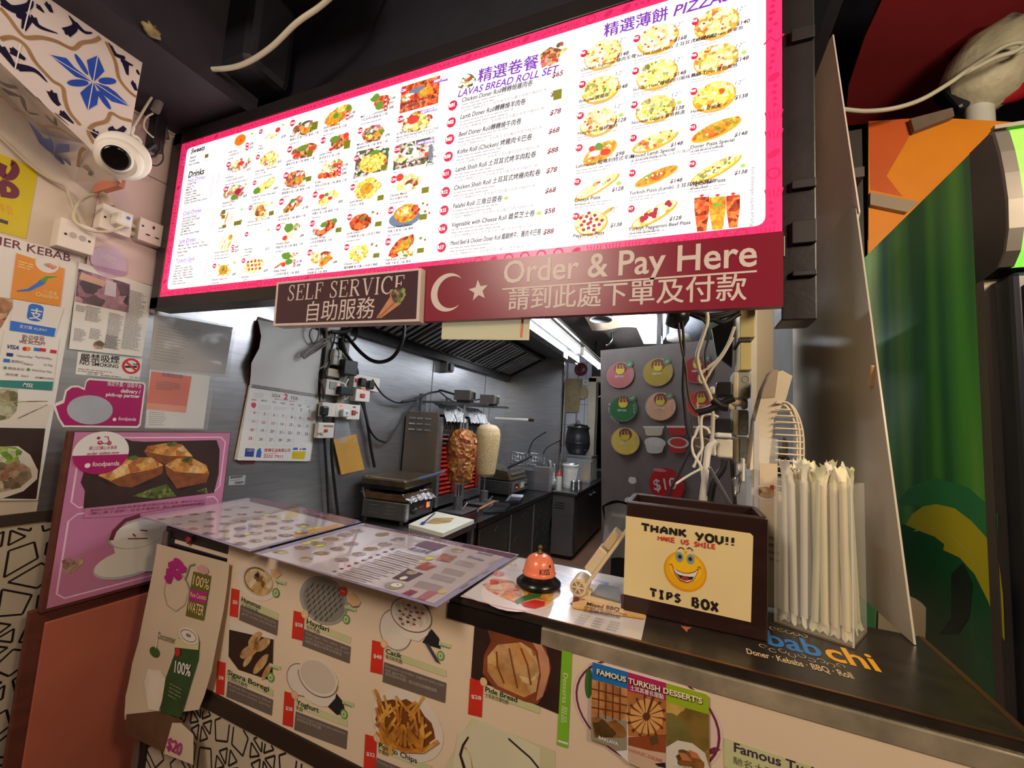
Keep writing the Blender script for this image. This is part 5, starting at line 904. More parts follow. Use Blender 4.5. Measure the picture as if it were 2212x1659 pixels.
label(540, 716, 66, 165, .27, '$58', 'Haydari', '茄芥乳酪', '5', 62, 110, 280, 100, ('Thick yogurt, "feta" walnut, "garlic"', 'with herbs and olive oil', '濃厚乳酪配以香草及橄欖油'), .38)
# cacik
p.ell(1150, 830, 100, 130, PW, 2, 30); p.ring(1150, 830, 98, 122, .002, RIMP, 3); p.poly([(1118, 700), (1135, 820), (1200, 880), (1290, 900), (1345, 860), (1368, 740)], PW, 4); p.ell(1243, 740, 126, 102, PW, 5, 30); p.ring(1243, 740, 124, 100, .0025, RIMP, 6); p.ell(1243, 735, 104, 80, food('print_cacik', [(230, 220, 206), (216, 204, 190), (232, 224, 214)], 40), 6)
for i in range(16): a = i * 2.4; q = (i / 16) ** .5; p.ell(1240 + 85 * q * math.cos(a), 745 + 65 * q * math.sin(a), 11, 7, mat('print_chili', (170, 60, 36), .5) if i % 3 else mat('print_herb', (70, 80, 40), .5), 7, 8, 0, .6)
p.poly([(1310, 905), (1365, 825), (1410, 880), (1420, 945), (1355, 925)], INK, 4); p.poly([(1325, 910), (1350, 915), (1420, 1035), (1390, 1020)], mat('print_slate', (64, 66, 74), .5), 5); veg(1420, 985)
label(1010, 892, 70, 190, .26, '$48', 'Cacik', '青瓜粒乳酪', '6', 72, 130, 372, 120, ('Shredded cucumber, yoghurt and a hint', 'of garlic.', '青瓜切絲拌乳酪、配以蒜粒及橄欖油等'), .34)
# sigara boregi
p.poly([(158, 770), (425, 868), (408, 1150), (145, 1000)], PW, 2); p.poly([(155, 830), (420, 890), (412, 1140), (330, 1110), (210, 1070), (150, 990)], BP['dark'], 3); PB = food('print_boregi', [(196, 150, 90), (216, 180, 126), (150, 100, 56)], 30)
for a, c, w_ in (((270, 920), (350, 850), 40), ((310, 950), (400, 890), 40), ((220, 990), (330, 930), 42), ((240, 1050), (300, 960), 40), ((300, 1090), (390, 980), 45), ((350, 1130), (410, 1030), 40)): p.boat(a, c, w_, PB, 4)
veg(404, 1115); label(85, 1018, 48, 195, .22, '$48', 'Sigara Boregi', '土耳其式春卷', None, 62, 118, 270, 95, ('Rolled filo pastry filled', 'with white cheese, parsley'), .42)
# yoghurt
p.ell(580, 1130, 86, 100, PW, 2); p.ring(580, 1130, 84, 96, .002, RIMP, 3); p.poly([(560, 1080), (575, 1190), (620, 1250), (700, 1290), (745, 1290), (790, 1240), (808, 1130)], PW, 4); p.ell(685, 1115, 122, 112, PW, 5, 30); p.ring(685, 1115, 121, 110, .0025, RIMP, 6, 28, 180, 360); p.ell(685, 1110, 108, 94, mat('print_yoghurt', (206, 192, 174), .5, 0, .02), 6, 28)
p.poly([(745, 1290), (790, 1205), (835, 1260), (850, 1330), (800, 1340)], INK, 4); veg(842, 1335); label(485, 1198, 60, 200, .3, '$38', 'Yoghurt', '乳酪', '7', 68, 120, 310, 110, ('Natural yogurt made in the restaurant', '自家製純天然乳酪'), .38)
# pide bread photo
p.poly([(1622, 800), (2146, 958), (2126, 1336), (1600, 1118)], BP['dark'], 2); PD = food('print_pide', [(206, 150, 86), (226, 190, 130), (170, 100, 50), (236, 210, 160)], 22); PDD = mat('print_pide_crust', (130, 66, 36), .5, 0, .3, 20)
p.poly([(1700, 830), (1760, 815), (1960, 880), (2050, 940), (2080, 1060), (2050, 1190), (2000, 1275), (1920, 1260), (1740, 1180), (1670, 1090), (1680, 980), (1720, 900)], PDD, 3); p.poly([(1700, 990), (1760, 920), (1900, 905), (1985, 960), (2010, 1080), (1990, 1200), (1920, 1235), (1760, 1165), (1700, 1080)], PD, 4)
for q in ([(1755, 960), (1760, 1050), (1800, 1150)], [(1830, 940), (1850, 1040), (1880, 1180)], [(1900, 940), (1940, 1040), (1960, 1160)]): p.line(q, .004, PDD, 5)
p.poly([(1960, 890), (2020, 915), (2066, 1000), (2072, 1080), (2030, 1230), (1990, 1255), (2020, 1100), (2000, 960)], mat('print_crust_pink', (196, 140, 106), .5, 0, .2, 20), 4)
label(1595, 1120, 80, 215, .25, '$28', 'Pide Bread', '土耳其式薄包類', '10', 80, 0, 340, 0, (), .35)
# chips
p.ell(1215, 1400, 218, 205, PW, 2, 34); FRY = food('print_fries', [(206, 140, 50), (226, 170, 80), (186, 110, 34)], 26, 0, .4)
p.ell(1200, 1400, 170, 150, mat('print_fry_shadow', (120, 66, 24), .5, 0, .3, 20), 3, 24, 0, .2); random.seed(5)
for i in range(46):
    x, y = 1190 + random.uniform(-130, 130), 1390 + random.uniform(-120, 120); a = random.uniform(-2.3, -.6); l = random.uniform(40, 85); c = (x + l * math.cos(a), y + l * math.sin(a)); e_ = (x - l * math.cos(a), y - l * math.sin(a)); p.line([e_, c], .0085, FRY, 4 + i % 9, .006)
p.line([(1040, 1290), (1060, 1360), (1100, 1430)], .009, FRY, 14); p.line([(1110, 1490), (1200, 1545), (1320, 1550), (1410, 1490)], .010, FRY, 14, .008); p.line([(1030, 1182), (1060, 1250), (1090, 1320)], .009, FRY, 13)
label(968, 1455, 70, 230, .28, '$32', 'Potato Chips', '炸薯條', '11', 70, 140, 330, 100, ('Deep fried potatoes',), .42)
# lower right of the print: wrap drawing, green strip, plate, famous text
p.z = zc(900, 1200, .2966); p.poly([(400, 1180), (1010, 1420), (1010, 1560), (200, 1560)], mat('print_pale_green', (206, 200, 160), .5, 0, .08, 4), 1); p.poly([(300, 1300), (480, 1200), (900, 1400), (900, 1560), (260, 1560)], mat('print_lettuce_wrap', (214, 208, 178), .5, 0, .05), 2)
p.line([(380, 1318), (340, 1380), (320, 1450), (350, 1548)], .004, BP['dark'], 3, .008); p.line([(345, 1385), (390, 1440), (410, 1548)], .003, BP['bread'], 3); p.line([(670, 1330), (760, 1410), (830, 1470), (890, 1545)], .004, INK, 3)
p.poly([(1060, 672), (1134, 690), (1104, 1400), (1024, 1375)], GRN, 3); GS = mat('lime_strip', (124, 184, 40), .45, 0, .05); p.poly([(1060, 672), (1134, 690), (1104, 1400), (1024, 1375)], GS, 3); p.line([(1030, 1345), (1104, 1368)], .004, PAPER, 4)
A = p.p(1072, 850); Bq = p.p(1050, 1205); h_ = p.p(1105, 860)[0] - A[0]; p.ltext('Desserts 甜品', A[0], A[1], abs(h_), mat('pale_lime_ink', (214, 226, 170), .5), 4, abs(Bq[1] - A[1]), R(-90), .01)
p.ell(1650, 1150, 545, 400, mat('print_dessert_plate', (222, 196, 186), .5, 0, .02), 1, 40); p.ring(1650, 1150, 520, 375, .004, MARO, 2, 40); p.ell(1255, 930, 30, 110, mat('print_leaf', (60, 110, 50), .5), 2); p.poly([(2100, 1420), (2170, 1390), (2215, 1410), (2150, 1445)], MARO, 3)
p.z = zc(1500, 1300, .3219); p.poly([(200, 910), (2300, 1600), (2300, 1800), (200, 1105)], LGN, 2); p.text('Famous Turkish', (265, 1000), (960, 1222), 62, mat('dark_violet_ink', (58, 44, 70), .6, 0, 0), 4, .02); p.text('馳名土耳其甜品', (260, 1078), (760, 1240), 40, mat('olive_ink'), 4)
b.build('printed_front', t)
# dessert card on the counter front
dc = lambda pts, m, L=1: p.poly(pts, m, L)
b = MB(); p = PRC(b, .0075); p.z = zc(1230, 1400, .21247)
p.poly([(237, 137), (600, 240), (985, 350), (1390, 462), (1418, 490), (1425, 1219), (985, 1330), (600, 1160), (470, 1040), (400, 990), (218, 925)], PAPER, 0, .001); p.b += .0012
LIM2 = mat('lime_card_header', (150, 176, 30), .45, 0, .05); BLC = mat('blue_card_header', (30, 110, 180), .45, 0, .05); MGC = mat('magenta_card_header', (176, 40, 96), .45, 0, .05); BKL = food('print_baklava', [(186, 116, 60), (216, 156, 96), (150, 84, 40)], 30)
dc([(237, 137), (600, 240), (590, 410), (232, 312)], BLC); dc([(600, 240), (985, 350), (985, 530), (590, 430)], MGC); dc([(985, 350), (1390, 462), (1418, 490), (1418, 670), (985, 545)], LIM2)
dc([(232, 312), (590, 410), (585, 740), (222, 690)], BKL); BKD = mat('print_baklava_line', (96, 52, 24), .5)
for i in range(1, 5): f = i / 5; p.line([(232 + 358 * f, 312 + 98 * f), (224 + 362 * f, 690 + 50 * f)], .002, BKD, 3)
for i in range(1, 4): f = i / 4; p.line([(232 - 9 * f, 312 + 375 * f), (590 - 4 * f, 410 + 330 * f)], .002, BKD, 3)
dc([(222, 690), (350, 672), (585, 740), (585, 1030), (470, 1040), (400, 990), (218, 925)], mat('print_card_grey', (150, 140, 120), .5, 0, .1)); dc([(228, 700), (300, 690), (390, 750), (470, 720), (560, 800), (585, 870), (560, 905), (260, 900)], food('print_baklava_piece', [(130, 84, 40), (170, 116, 56), (86, 60, 30), (110, 100, 40)], 30), 2); p.text('BAKLAVA', (298, 915), (500, 985), 34, PAPER, 3, .03)
dc([(590, 430), (985, 530), (985, 880), (600, 890)], mat('print_havuc', (176, 110, 56), .5, 0, .25, 14), 1)
for i in range(14):
    a = R(i * 25.7 + 8); p.line([(785, 690), (785 + 200 * math.cos(a) if abs(math.cos(a)) * 200 < 195 else 785 + math.copysign(195, math.cos(a)), max(455, min(885, 690 + 220 * math.sin(a))))], .003, BKD, 2, .0045); a += R(10); p.line([(785 + 40 * math.cos(a), 690 + 40 * math.sin(a)), (785 + 170 * math.cos(a), max(480, min(860, 690 + 180 * math.sin(a))))], .004, mat('print_havuc_light', (216, 160, 96), .5), 2, .010)
dc([(600, 890), (985, 880), (985, 1330), (600, 1160)], mat('print_card_cream', (206, 176, 150), .5, 0, .1)); dc([(600, 900), (800, 880), (985, 870), (980, 1060), (800, 1030), (600, 980)], mat('print_havuc_slice', (140, 70, 36), .5, 0, .25, 20), 2); dc([(820, 900), (890, 880), (910, 960), (830, 980)], mat('print_green_brown', (90, 70, 36), .5), 3); p.text('HAVUC DILIMI', (608, 1040), (945, 1155), 34, mat('print_salmon_ink', (206, 130, 110), .5), 3, .03); dc([(870, 1165), (975, 1155), (980, 1210), (900, 1190)], INK, 3)
dc([(985, 545), (1418, 670), (1425, 1219), (985, 1200)], food('print_sobiyet', [(190, 140, 60), (216, 176, 100), (90, 96, 50), (170, 120, 50)], 16), 1); dc([(985, 1000), (1100, 930), (1250, 960), (1380, 1060), (1425, 1219), (985, 1330)], mat('print_plate', (216, 208, 194), .5), 2); p.ell(1230, 1140, 150, 100, food('print_baklava_piece'), 3, 18, 0, .3); dc([(1110, 1050), (1180, 1060), (1250, 1140), (1150, 1130)], mat('print_salmon', (196, 120, 80), .5), 4); dc([(1215, 1020), (1300, 1060), (1330, 1120), (1240, 1100)], mat('print_salmon'), 4); p.text('SOBIYET', (1078, 1205), (1250, 1230), 30, PAPER, 5, .03)
def card_text(txt, A, B, h):
    p.text(txt, (A[0] + 5, A[1] + 6), (B[0] + 5, B[1] + 6), h, INK, 6, .05); p.text(txt, A, B, h, mat('card_cream_ink', (240, 226, 190), .5), 7, .03)
card_text('FAMOUS TURKISH DESSERT’S', (282, 252), (1350, 556), 52); p.text('土耳其著名甜點', (622, 412), (960, 505), 40, PAPER, 7, .02)
tag(b.build('dessert_card'), 'glossy card of famous Turkish desserts stuck on the counter front', 'card')
# coconut water poster, curling at its foot
b = MB(); p = PRC(b, .019); p.z = zc(0, 1000, .397); curve = lambda q: .03 * min(1, max(0, (.8 - q[1]) / .35)) ** 2 + .004 * math.sin((q[1] - .6) * 14)
p.w = lambda q, L=0: p.o + p.u * q[0] + p.v * q[1] + p.n * (p.b + .0012 * L + 2e-5 * p.k + curve(q))
Lq = [(848, 440), (815, 660), (770, 960), (740, 1080), (722, 1250), (735, 1370)]; Rq = [(1243, 545), (1215, 800), (1185, 1000), (1165, 1130), (1130, 1260), (1105, 1330)]
Lp = [p.p(*q) for q in Lq]; Rp = [p.p(*q) for q in Rq]
def cf(i, j):
    k = j * 5; a = min(int(k), 4); f = k - a; l = [Lp[a][c] * (1 - f) + Lp[a + 1][c] * f for c in (0, 1)]; r_ = [Rp[a][c] * (1 - f) + Rp[a + 1][c] * f for c in (0, 1)]
    return p.w((l[0] * (1 - i) + r_[0] * i, l[1] * (1 - i) + r_[1] * i))
CPAP = mat('coconut_paper', (206, 188, 162), .45, 0, .06, 3); b.grid(cf, 12, 30, CPAP)
ORC = mat('orchid_print', (170, 30, 120), .5); OLV = mat('olive_print', (96, 92, 40), .5); LN = mat('thin_green_line', (120, 124, 90), .5)
for x, y in ((935, 560), (965, 545), (985, 575), (960, 610), (925, 595), (915, 628)): p.ell(x, y, 26, 26, ORC, 2, 14, 0, .4)
p.line([(905, 640), (895, 700), (915, 770), (965, 805), (1010, 770), (1030, 690), (1010, 640)], .002, LN, 2); p.line([(975, 590), (1020, 650), (1035, 690)], .002, LN, 2); p.line([(1005, 640), (1030, 560), (1058, 552)], .006, LN, 2)
p.poly([(1050, 590), (1145, 615), (1115, 855), (1018, 828)], OLV, 2); p.poly([(1040, 690), (1130, 705), (1122, 762), (1034, 745)], ORC, 3); p.ell(1100, 580, 34, 24, mat('pink_flower', (196, 150, 150), .5), 2, 14, 0, .3)
CI = mat('cream_ink'); p.text('100%', (1052, 660), (1138, 690), 56, CI, 4, 0); p.text('Pure Coconut', (1042, 725), (1128, 745), 26, CI, 4, 0); p.text('WATER', (1030, 800), (1115, 830), 56, CI, 4, 0)
CAN = mat('printed_green_can', (42, 74, 34), .45, 0, .25, 10); p.poly([(970, 950), (1100, 965), (1098, 1060), (1060, 1200), (1020, 1365), (912, 1340), (920, 1180), (970, 1030)], CAN, 2); p.poly([(975, 950), (1100, 960), (1098, 1010), (968, 995)], mat('print_can_cream', (206, 196, 150), .5), 3); p.ell(1045, 935, 55, 42, PW, 4); p.ring(1045, 932, 44, 30, .002, GREYINK, 5); p.ell(1045, 930, 14, 9, GREYINK, 5); p.ell(990, 1020, 14, 24, REDP, 4)
p.text('100%', (975, 1125), (1062, 1150), 62, PAPER, 4, .02); p.greek((955, 1190), 70, 12, LN, 4, 4)
p.text('Cocomax', (872, 945), (965, 975), 36, LN, 2, .01); p.ell(862, 1020, 28, 28, mat('printed_green_cap', (56, 90, 40), .5), 2); p.line([(880, 905), (870, 1000)], .004, PW, 3); p.poly([(830, 1110), (900, 1120), (940, 1180), (905, 1330), (850, 1320), (815, 1180)], mat('print_coconut_flesh', (222, 210, 190), .5), 2); p.poly([(745, 1340), (900, 1330), (1030, 1380), (1000, 1560), (740, 1440)], mat('print_brown_ground', (92, 62, 40), .5, 0, .3, 12), 1)
p.text('$20', (976, 1510), (1052, 1550), 60, ORC, 6, .02); Fp = [p.p(*q) for q in ((985, 1388), (1030, 1390), (1100, 1450), (1118, 1600), (960, 1540))]; p.lp(Fp, CPAP, 4)
tag(b.build('coconut_poster'), 'curling coconut water poster hung on the counter front at its left end', 'poster')
b = MB(); c = hit(410, 1166, CO - cn * .008, cn); b.lathe(c, [(.012, 0), (.012, .006), (.009, .008)], mat('dark_red_button', (150, 50, 50), .4), 18, -cn); tag(b.build('round_magnet'), 'small red round magnet above the coconut poster', 'magnet')
# ================================================================ things on the counter
ZC = 1.0505
# food picture sheet
b = MB(); p = PRZ(b, ZC); q = [p.p(1003, 1283), p.p(1110, 1205)]
xa, xb, ya, yb = -.468, -.069, p.p(1200, 1335)[1] - .0, 1.236
p.lrect(xa, .897, xb, yb, mat('glossy_sheet', (216, 208, 206), .18, 0, .03, 5, coat=.4), 0, .0008); p.b += .0009
p.z = zc(900, 1200, .2966); CUR = food('print_mixed_grill', [(206, 70, 40), (230, 150, 90), (236, 210, 180), (190, 60, 40)], 36, 0, .2)
p.ell(780, 250, 330, 160, mat('print_pale_dish', (226, 210, 206), .2, 0, .02), 1, 30); p.poly([(480, 215), (560, 170), (700, 190), (760, 250), (780, 330), (720, 350), (600, 300), (520, 260)], CUR, 2); p.poly([(760, 240), (850, 230), (1000, 240), (990, 330), (930, 380), (800, 330)], food('print_grill_yellow', [(230, 160, 60), (240, 190, 100), (190, 90, 50)], 36, 0, .2), 3)
p.poly([(715, 335), (780, 300), (870, 280), (915, 285), (900, 310), (800, 335), (730, 362)], mat('print_pepper_green', (60, 110, 50), .2), 4); p.poly([(760, 355), (860, 330), (935, 345), (930, 375), (860, 395), (780, 378)], mat('print_tomato', (206, 44, 40), .2), 5); p.line([(330, 290), (450, 340), (640, 385), (800, 410)], .002, REDP, 2)
CO5 = food('print_mixed_pink', [(216, 190, 196), (196, 140, 150), (226, 216, 220), (150, 150, 190)], 30, 0, .2); p.poly([(880, 100), (1120, 120), (1400, 200), (1380, 330), (1100, 360), (1010, 250)], CO5, 1); p.poly([(560, 100), (780, 130), (720, 200), (560, 160)], mat('print_pale_dish'), 1)
p.ring(600, 143, 36, 18, .003, REDP, 6); p.text('52', (575, 150), (625, 152), 16, REDP, 6, .02); p.ring(703, 76, 24, 10, .002, REDP, 6)
p.ell(1150, 330, 34, 36, mat('print_brown_ball', (120, 60, 40), .25), 3); p.poly([(1390, 355), (1510, 280), (1510, 390)], mat('print_dark_red', (130, 20, 36), .2), 3)
p.poly([(1130, 350), (1240, 330), (1668, 435), (1660, 475), (1140, 395)], mat('print_apricot', (226, 184, 130), .25), 4); p.poly([(1140, 380), (1655, 462), (1655, 475), (1140, 395)], mat('print_gold_line', (216, 160, 60), .25), 5)
p.text('Mixed BBQ', (1235, 372), (1475, 418), 26, mat('brown_ink', (60, 40, 40), .5), 6, .02); p.text('served with rice or chips', (1220, 388), (1530, 448), 17, mat('brown_ink'), 6); p.text('or lavas bread', (1216, 402), (1420, 442), 17, mat('brown_ink'), 6); p.text('什錦燒肉配白飯', (1210, 420), (1485, 468), 18, mat('brown_ink'), 6); 
for i in range(4): p.text('烤羊肉 ・ 烤雞肉 ・ 烤牛肉', (1190 - i * 14, 446 + i * 18), (1480 - i * 10, 510 + i * 18), 9, GREYINK, 6)
tag(b.build('menu_sheet'), 'glossy mixed grill picture sheet lying under the coral bell', 'menu sheet')
# two laminated menus
LAM = mat('laminated_menu', (206, 190, 190), .12, 0, .04, 4, coat=1); PLUM = mat('plum_header', (110, 64, 80), .2, 0, .05, coat=.5); LAVE = mat('lavender_edge', (150, 140, 170), .25); PHOT = food('print_small_dish', [(150, 120, 120), (176, 140, 130), (120, 96, 96), (190, 170, 160)], 50, 0, .2); HIL = mat('highlighter_yellow', (214, 214, 60), .3)
def lam(name, label, q, draw, base):
    b = MB(); p = PRZ(b, base); p.poly(q, LAVE, 0, .0018); p.b += .002; draw(p); return tag(b.build(name), label, 'menu', 'laminated menus on the counter')
def d(p):
    p.poly([(308, 1117), (537, 1079), (776, 1128), (541, 1188)], LAM, 1); p.z = zc(280, 1060, .226)
    p.poly([(1150, 80), (1230, 75), (2200, 290), (2080, 340), (1640, 225), (1150, 110)], PLUM, 2); p.text('NEW ISTANBUL KEBAB', (1630, 205), (2010, 285), 20, mat('pale_plum_ink', (176, 140, 150), .4), 3)
    random.seed(11)
    for i in range(6):
        for j in range(6):
            u, v = (i + .6) / 6.6, (j + .5) / 6.3; ax_, ay = 130 + (1140 - 130) * v + 0, 245 + (110 - 245) * v; x = ax_ + (1130 - 130) * u * (1 - .1 * v); y = ay + (560 - 245) * u * (1 - .05 * v) - 20 * u * v
            p.ell(x, y + 14, 62 + 36 * u, 13 + 12 * u, PHOT, 2, 14, 0, .25)
    for x, y in ((1310, 240), (1420, 270), (1660, 350), (1720, 375), (1620, 400), (1130, 425), (1780, 365)): p.ell(x, y, 34, 11, HIL, 3, 10, 0, .3)
    p.poly([(1540, 435), (1980, 325), (2060, 345), (1600, 455)], mat('print_ochre_band', (196, 150, 90), .25, 0, .1), 2)
lam('laminated_menu', 'laminated dish menu at the counter left end, overhanging it', [(304, 1117), (535, 1076), (780, 1128), (540, 1192)], d, 1.0545)
def d(p):
    p.poly([(562, 1200), (790, 1136), (1102, 1196), (938, 1306)], LAM, 1); p.z = zc(560, 1080, .2532)
    p.poly([(900, 205), (2200, 478), (2150, 505), (1240, 295), (880, 230)], PLUM, 2); p.text('NEW ISTANBUL KEBAB', (1250, 300), (1720, 405), 18, mat('pale_plum_ink'), 3, .01)
    for i, (x, y) in enumerate(((180, 450), (360, 415), (505, 380), (610, 340), (730, 305), (830, 272), (530, 462), (670, 425), (780, 382), (390, 512), (700, 520), (850, 470), (950, 425), (1070, 385), (1180, 345), (1050, 300))): p.ell(x, y, 95 - i * 1.5, 24, PHOT if i % 3 else BP['meat'], 2, 16, 0, .2)
    for x, y in ((400, 380), (470, 355), (515, 400)): p.ell(x, y, 42, 15, HIL, 4, 10, 0, .3)
    BK = mat('grey_brown_ink', (140, 124, 124), .3)
    for i in range(9):
        x, y = 640 + i * 62, 620 - i * 24; p.ell(x, y, 22, 9, mat('dull_plum_dot', (130, 70, 90), .3), 3, 12)
        for k in range(3): a = (x + 30 - k * 12, y + 14 + k * 13); p.line([a, (a[0] + 300 - k * 50, a[1] + 78 - k * 12)], .0032, BK, 3)
    p.poly([(1130, 680), (1270, 595), (1400, 640), (1265, 708)], mat('print_dark_plate_photo', (84, 60, 66), .3, 0, .2), 3); p.ell(1230, 678, 34, 20, PW, 4); p.ell(1300, 630, 60, 22, BP['meat'], 4); p.poly([(1320, 590), (1430, 535), (1520, 575), (1420, 615)], food('print_red_photo', [(170, 80, 76), (200, 150, 130), (120, 60, 60)], 30, 0, .2), 3); p.poly([(1500, 520), (1570, 462), (1690, 490), (1620, 545)], food('print_red_photo'), 3); p.poly([(1320, 395), (1420, 355), (1610, 395), (1490, 445)], mat('print_mauve_photo', (110, 84, 100), .3, 0, .2), 3); p.ell(1690, 440, 70, 20, BP['meat'], 3)
    p.text('精選卷餐', (1265, 430), (1440, 470), 26, mat('violet_ink', (90, 80, 120), .4), 4); p.text('Sweets', (1850, 462), (1985, 488), 20, mat('violet_ink'), 4, .02); p.text('Drinks', (1770, 500), (1905, 532), 20, mat('violet_ink'), 4, .02)
    for x, y, n, w_ in ((1700, 520, 5, 150), (1590, 590, 5, 170), (1490, 640, 5, 190), (1360, 700, 6, 210)):
        for k in range(n): p.line([(x - k * 9, y + k * 9), (x - k * 9 + w_, y + k * 9 + w_ * .24)], .0022, BK, 3)
    for x, y in ((1960, 560), (1900, 640), (1800, 690), (1720, 760)): p.line([(x, y), (x + 60, y - 36)], .006, BK, 3)
    p.ell(1150, 742, 105, 40, mat('print_soup_grey', (150, 140, 130), .25), 3); p.ell(1170, 738, 60, 22, PW, 4); p.ell(1180, 736, 8, 5, INK, 5); p.poly([(1215, 810), (1290, 775), (1355, 795), (1285, 832)], mat('print_tea_red', (130, 50, 76), .3), 3); p.poly([(1340, 850), (1440, 785), (1530, 800), (1410, 870)], mat('print_glass_pink', (170, 100, 110), .3), 3); p.ell(1560, 795, 45, 20, mat('print_lemon', (190, 176, 110), .3), 4)
    p.ell(1450, 510, 44, 16, HIL, 5, 10, 0, .3); p.ell(1370, 545, 24, 9, HIL, 5, 10, 0, .3)
lam('laminated_menu', 'laminated menu with drinks list, beside the coral bell', [(549, 1196), (783, 1131), (1121, 1199), (944, 1313)], d, 1.0575)
# bell
CORAL = mat('coral_enamel', (240, 128, 92), .3, 0, .04, coat=.3); bc = at(1163, 1264, Z=ZC + .004); bo = V((bc.x, bc.y, 1.0517 + .0008))
t = thing('counter_bell', 'coral and black counter call bell lettered kiss', 'bell', bo)
b = MB(); b.lathe(bo, [(.05, 0), (.056, .006), (.056, .012), (.046, .02), (.036, .028), (.034, .034)], mat('black_bell_base', (26, 24, 24), .25, .3), 36); b.build('base', t)
b = MB(); b.lathe(bo, [(.041, .030), (.0425, .034), (.040, .037), (.0385, .046), (.035, .060), (.028, .071), (.018, .077), (.006, .079)], CORAL, 36); b.build('dome', t)
b = MB(); b.lathe(bo, [(.006, .078), (.008, .080), (.008, .084), (.004, .085), (.004, .092), (.006, .093), (.006, .097), (.002, .099)], mat('brass_button', (130, 106, 60), .3, .9), 16); b.build('button', t)
class Dome(PR):
    def w(s, q, L=0):
        h = q[1]; pr = [(.034, .0425), (.037, .040), (.046, .0385), (.060, .035), (.071, .028)]; rr_ = .04
        for (h0, r0), (h1, r1) in zip(pr, pr[1:]):
            if h0 <= h <= h1: rr_ = r0 + (r1 - r0) * (h - h0) / (h1 - h0)
        a = s.a0 + q[0] / .038; return bo + V((math.cos(a) * (rr_ + .0006), math.sin(a) * (rr_ + .0006), h))
b = MB(); p = Dome(b, (0, 0, 0), (1, 0, 0), (0, 0, 1)); dv = CAM - bo; p.a0 = math.atan2(dv.y, dv.x) + R(2); p.ltext('KISS', .000, .040, .0125, INK, 1, .026, 0, .012, 0, 0, 4); p.lell((.029, .0575), .004, .003, INK, 1, .5, 10); b.build('lettering', t)
# folding stand left of the tips box
hx = at(1250, 1272, Y=1.03); hx = V((hx.x, 1.03, 1.078)); S_ = mat('aged_white_plastic', (216, 196, 160), .4, 0, .06, 10)
t = thing('folding_stand', 'white folding phone stand with a grey pad, left of the tips box', 'stand', (hx.x + .04, 1.06, 1.0525))
b = MB(); b.prism([V((hx.x - .012, 1.028, 1.0535)), V((hx.x + .10, 1.02, 1.0535)), V((hx.x + .085, 1.12, 1.0535)), V((hx.x + .01, 1.11, 1.0535))], (0, 0, .008), S_); b.obox((hx.x + .01, 1.045, 1.066), ((1, 0, -.35), (0, 1, 0), (.35, 0, 1)), (.018, .012, .010), S_, .003); b.build('base', t)
b = MB(); b.prism([V((hx.x + .03, 1.034, 1.062)), V((hx.x + .097, 1.026, 1.062)), V((hx.x + .083, 1.115, 1.062)), V((hx.x + .035, 1.11, 1.062))], (0, 0, .004), mat('grey_rubber_pad', (120, 112, 98), .6, 0, .08)); b.build('pad', t)
b = MB(); b.cyl(hx + V((0, -.008, 0)), hx + V((0, .05, 0)), .020, S_, 28); b.cyl(hx + V((0, -.0085, 0)), hx + V((0, -.0075, 0)), .014, mat('hinge_grey', (150, 134, 110), .5), 24)
for k in range(6): a = R(60 * k); b.cyl(hx + V((0, -.009, 0)), hx + V((.014 * math.cos(a), -.009, .014 * math.sin(a))), .002, S_, 6)
b.cyl(hx + V((0, -.010, 0)), hx + V((0, -.007, 0)), .005, S_, 14); b.build('hinge', t)
tip = at(1352, 1128, Y=1.035); ad = (V((tip.x, 1.035, tip.z)) - hx).normalized(); an = V((0, 1, 0)).cross(ad).normalized()
b = MB(); l_ = (V((tip.x, 1.035, tip.z)) - hx).length - .012; b.obox(hx + ad * l_ / 2 + an * .012 + V((0, .02, 0)), (ad, V((0, 1, 0)), an), (l_ / 2, .028, .004), S_, .002)
b.obox(hx + ad * (l_ * .42) + V((0, .018, 0)) - an * .003, (ad, V((0, 1, 0)), an), (l_ * .18, .022, .012), S_, .003); b.obox(hx + ad * (l_ * .76) + V((0, .018, 0)) - an * .002, (ad, V((0, 1, 0)), an), (l_ * .13, .020, .010), mat('darker_plastic', (196, 172, 132), .45), .003); b.build('arm', t)
# tips box
WD = mat('dark_espresso_wood', (44, 24, 22), .35, 0, .25, 10, stretch=(1, 1, 4), coat=.2); X0, X1, YF, ZT = -.119, .162, 1.015, 1.293
bk = at(1388, 1055, Z=ZT); YK = 1.165
t = thing('tips_box', 'dark wooden open-topped tips box with a smiling face card', 'tips box', ((X0 + X1) / 2, (YF + YK) / 2, ZC))
b = MB(); th = .012
b.box((X0, YF, ZC), (X1, YF + th, ZT), WD, .004); b.box((X0 + .003, YK - th, ZC), (X1 - .003, YK, ZT), WD, .003); b.box((X0, YF + th, ZC), (X0 + th, YK - th, ZT), WD, .002); b.box((X1 - th, YF + th, ZC), (X1, YK - th, ZT), WD, .002); b.box((X0 + th, YF + th, ZC), (X1 - th, YK - th, ZC + .01), WD); b.build('box_body', t)
b = MB(); p = PRY(b, YF - .0002); CARD = mat('cream_card', (228, 206, 150), .5, 0, .03, 8); p.poly([(1352, 1114), (1621, 1152), (1627, 1158), (1622, 1344), (1347, 1283)], CARD, 0, .0008); p.b += .0009
p.z = zc(1300, 1140, .1718); MK = mat('marker_black', (30, 22, 20), .5, 0, 0); RM = mat('marker_red', (196, 60, 46), .5, 0, 0)
def strokes(segs, m, wd):
    for q in segs: p.line(q, wd, m, 2)
hw = .0052
zz = zc(1000, 1100, .337); p.z = zz
T = lambda x, y, k, sl, gl: [[(x + u * k, y + v * k + u * k * sl) for u, v in q] for q in gl]
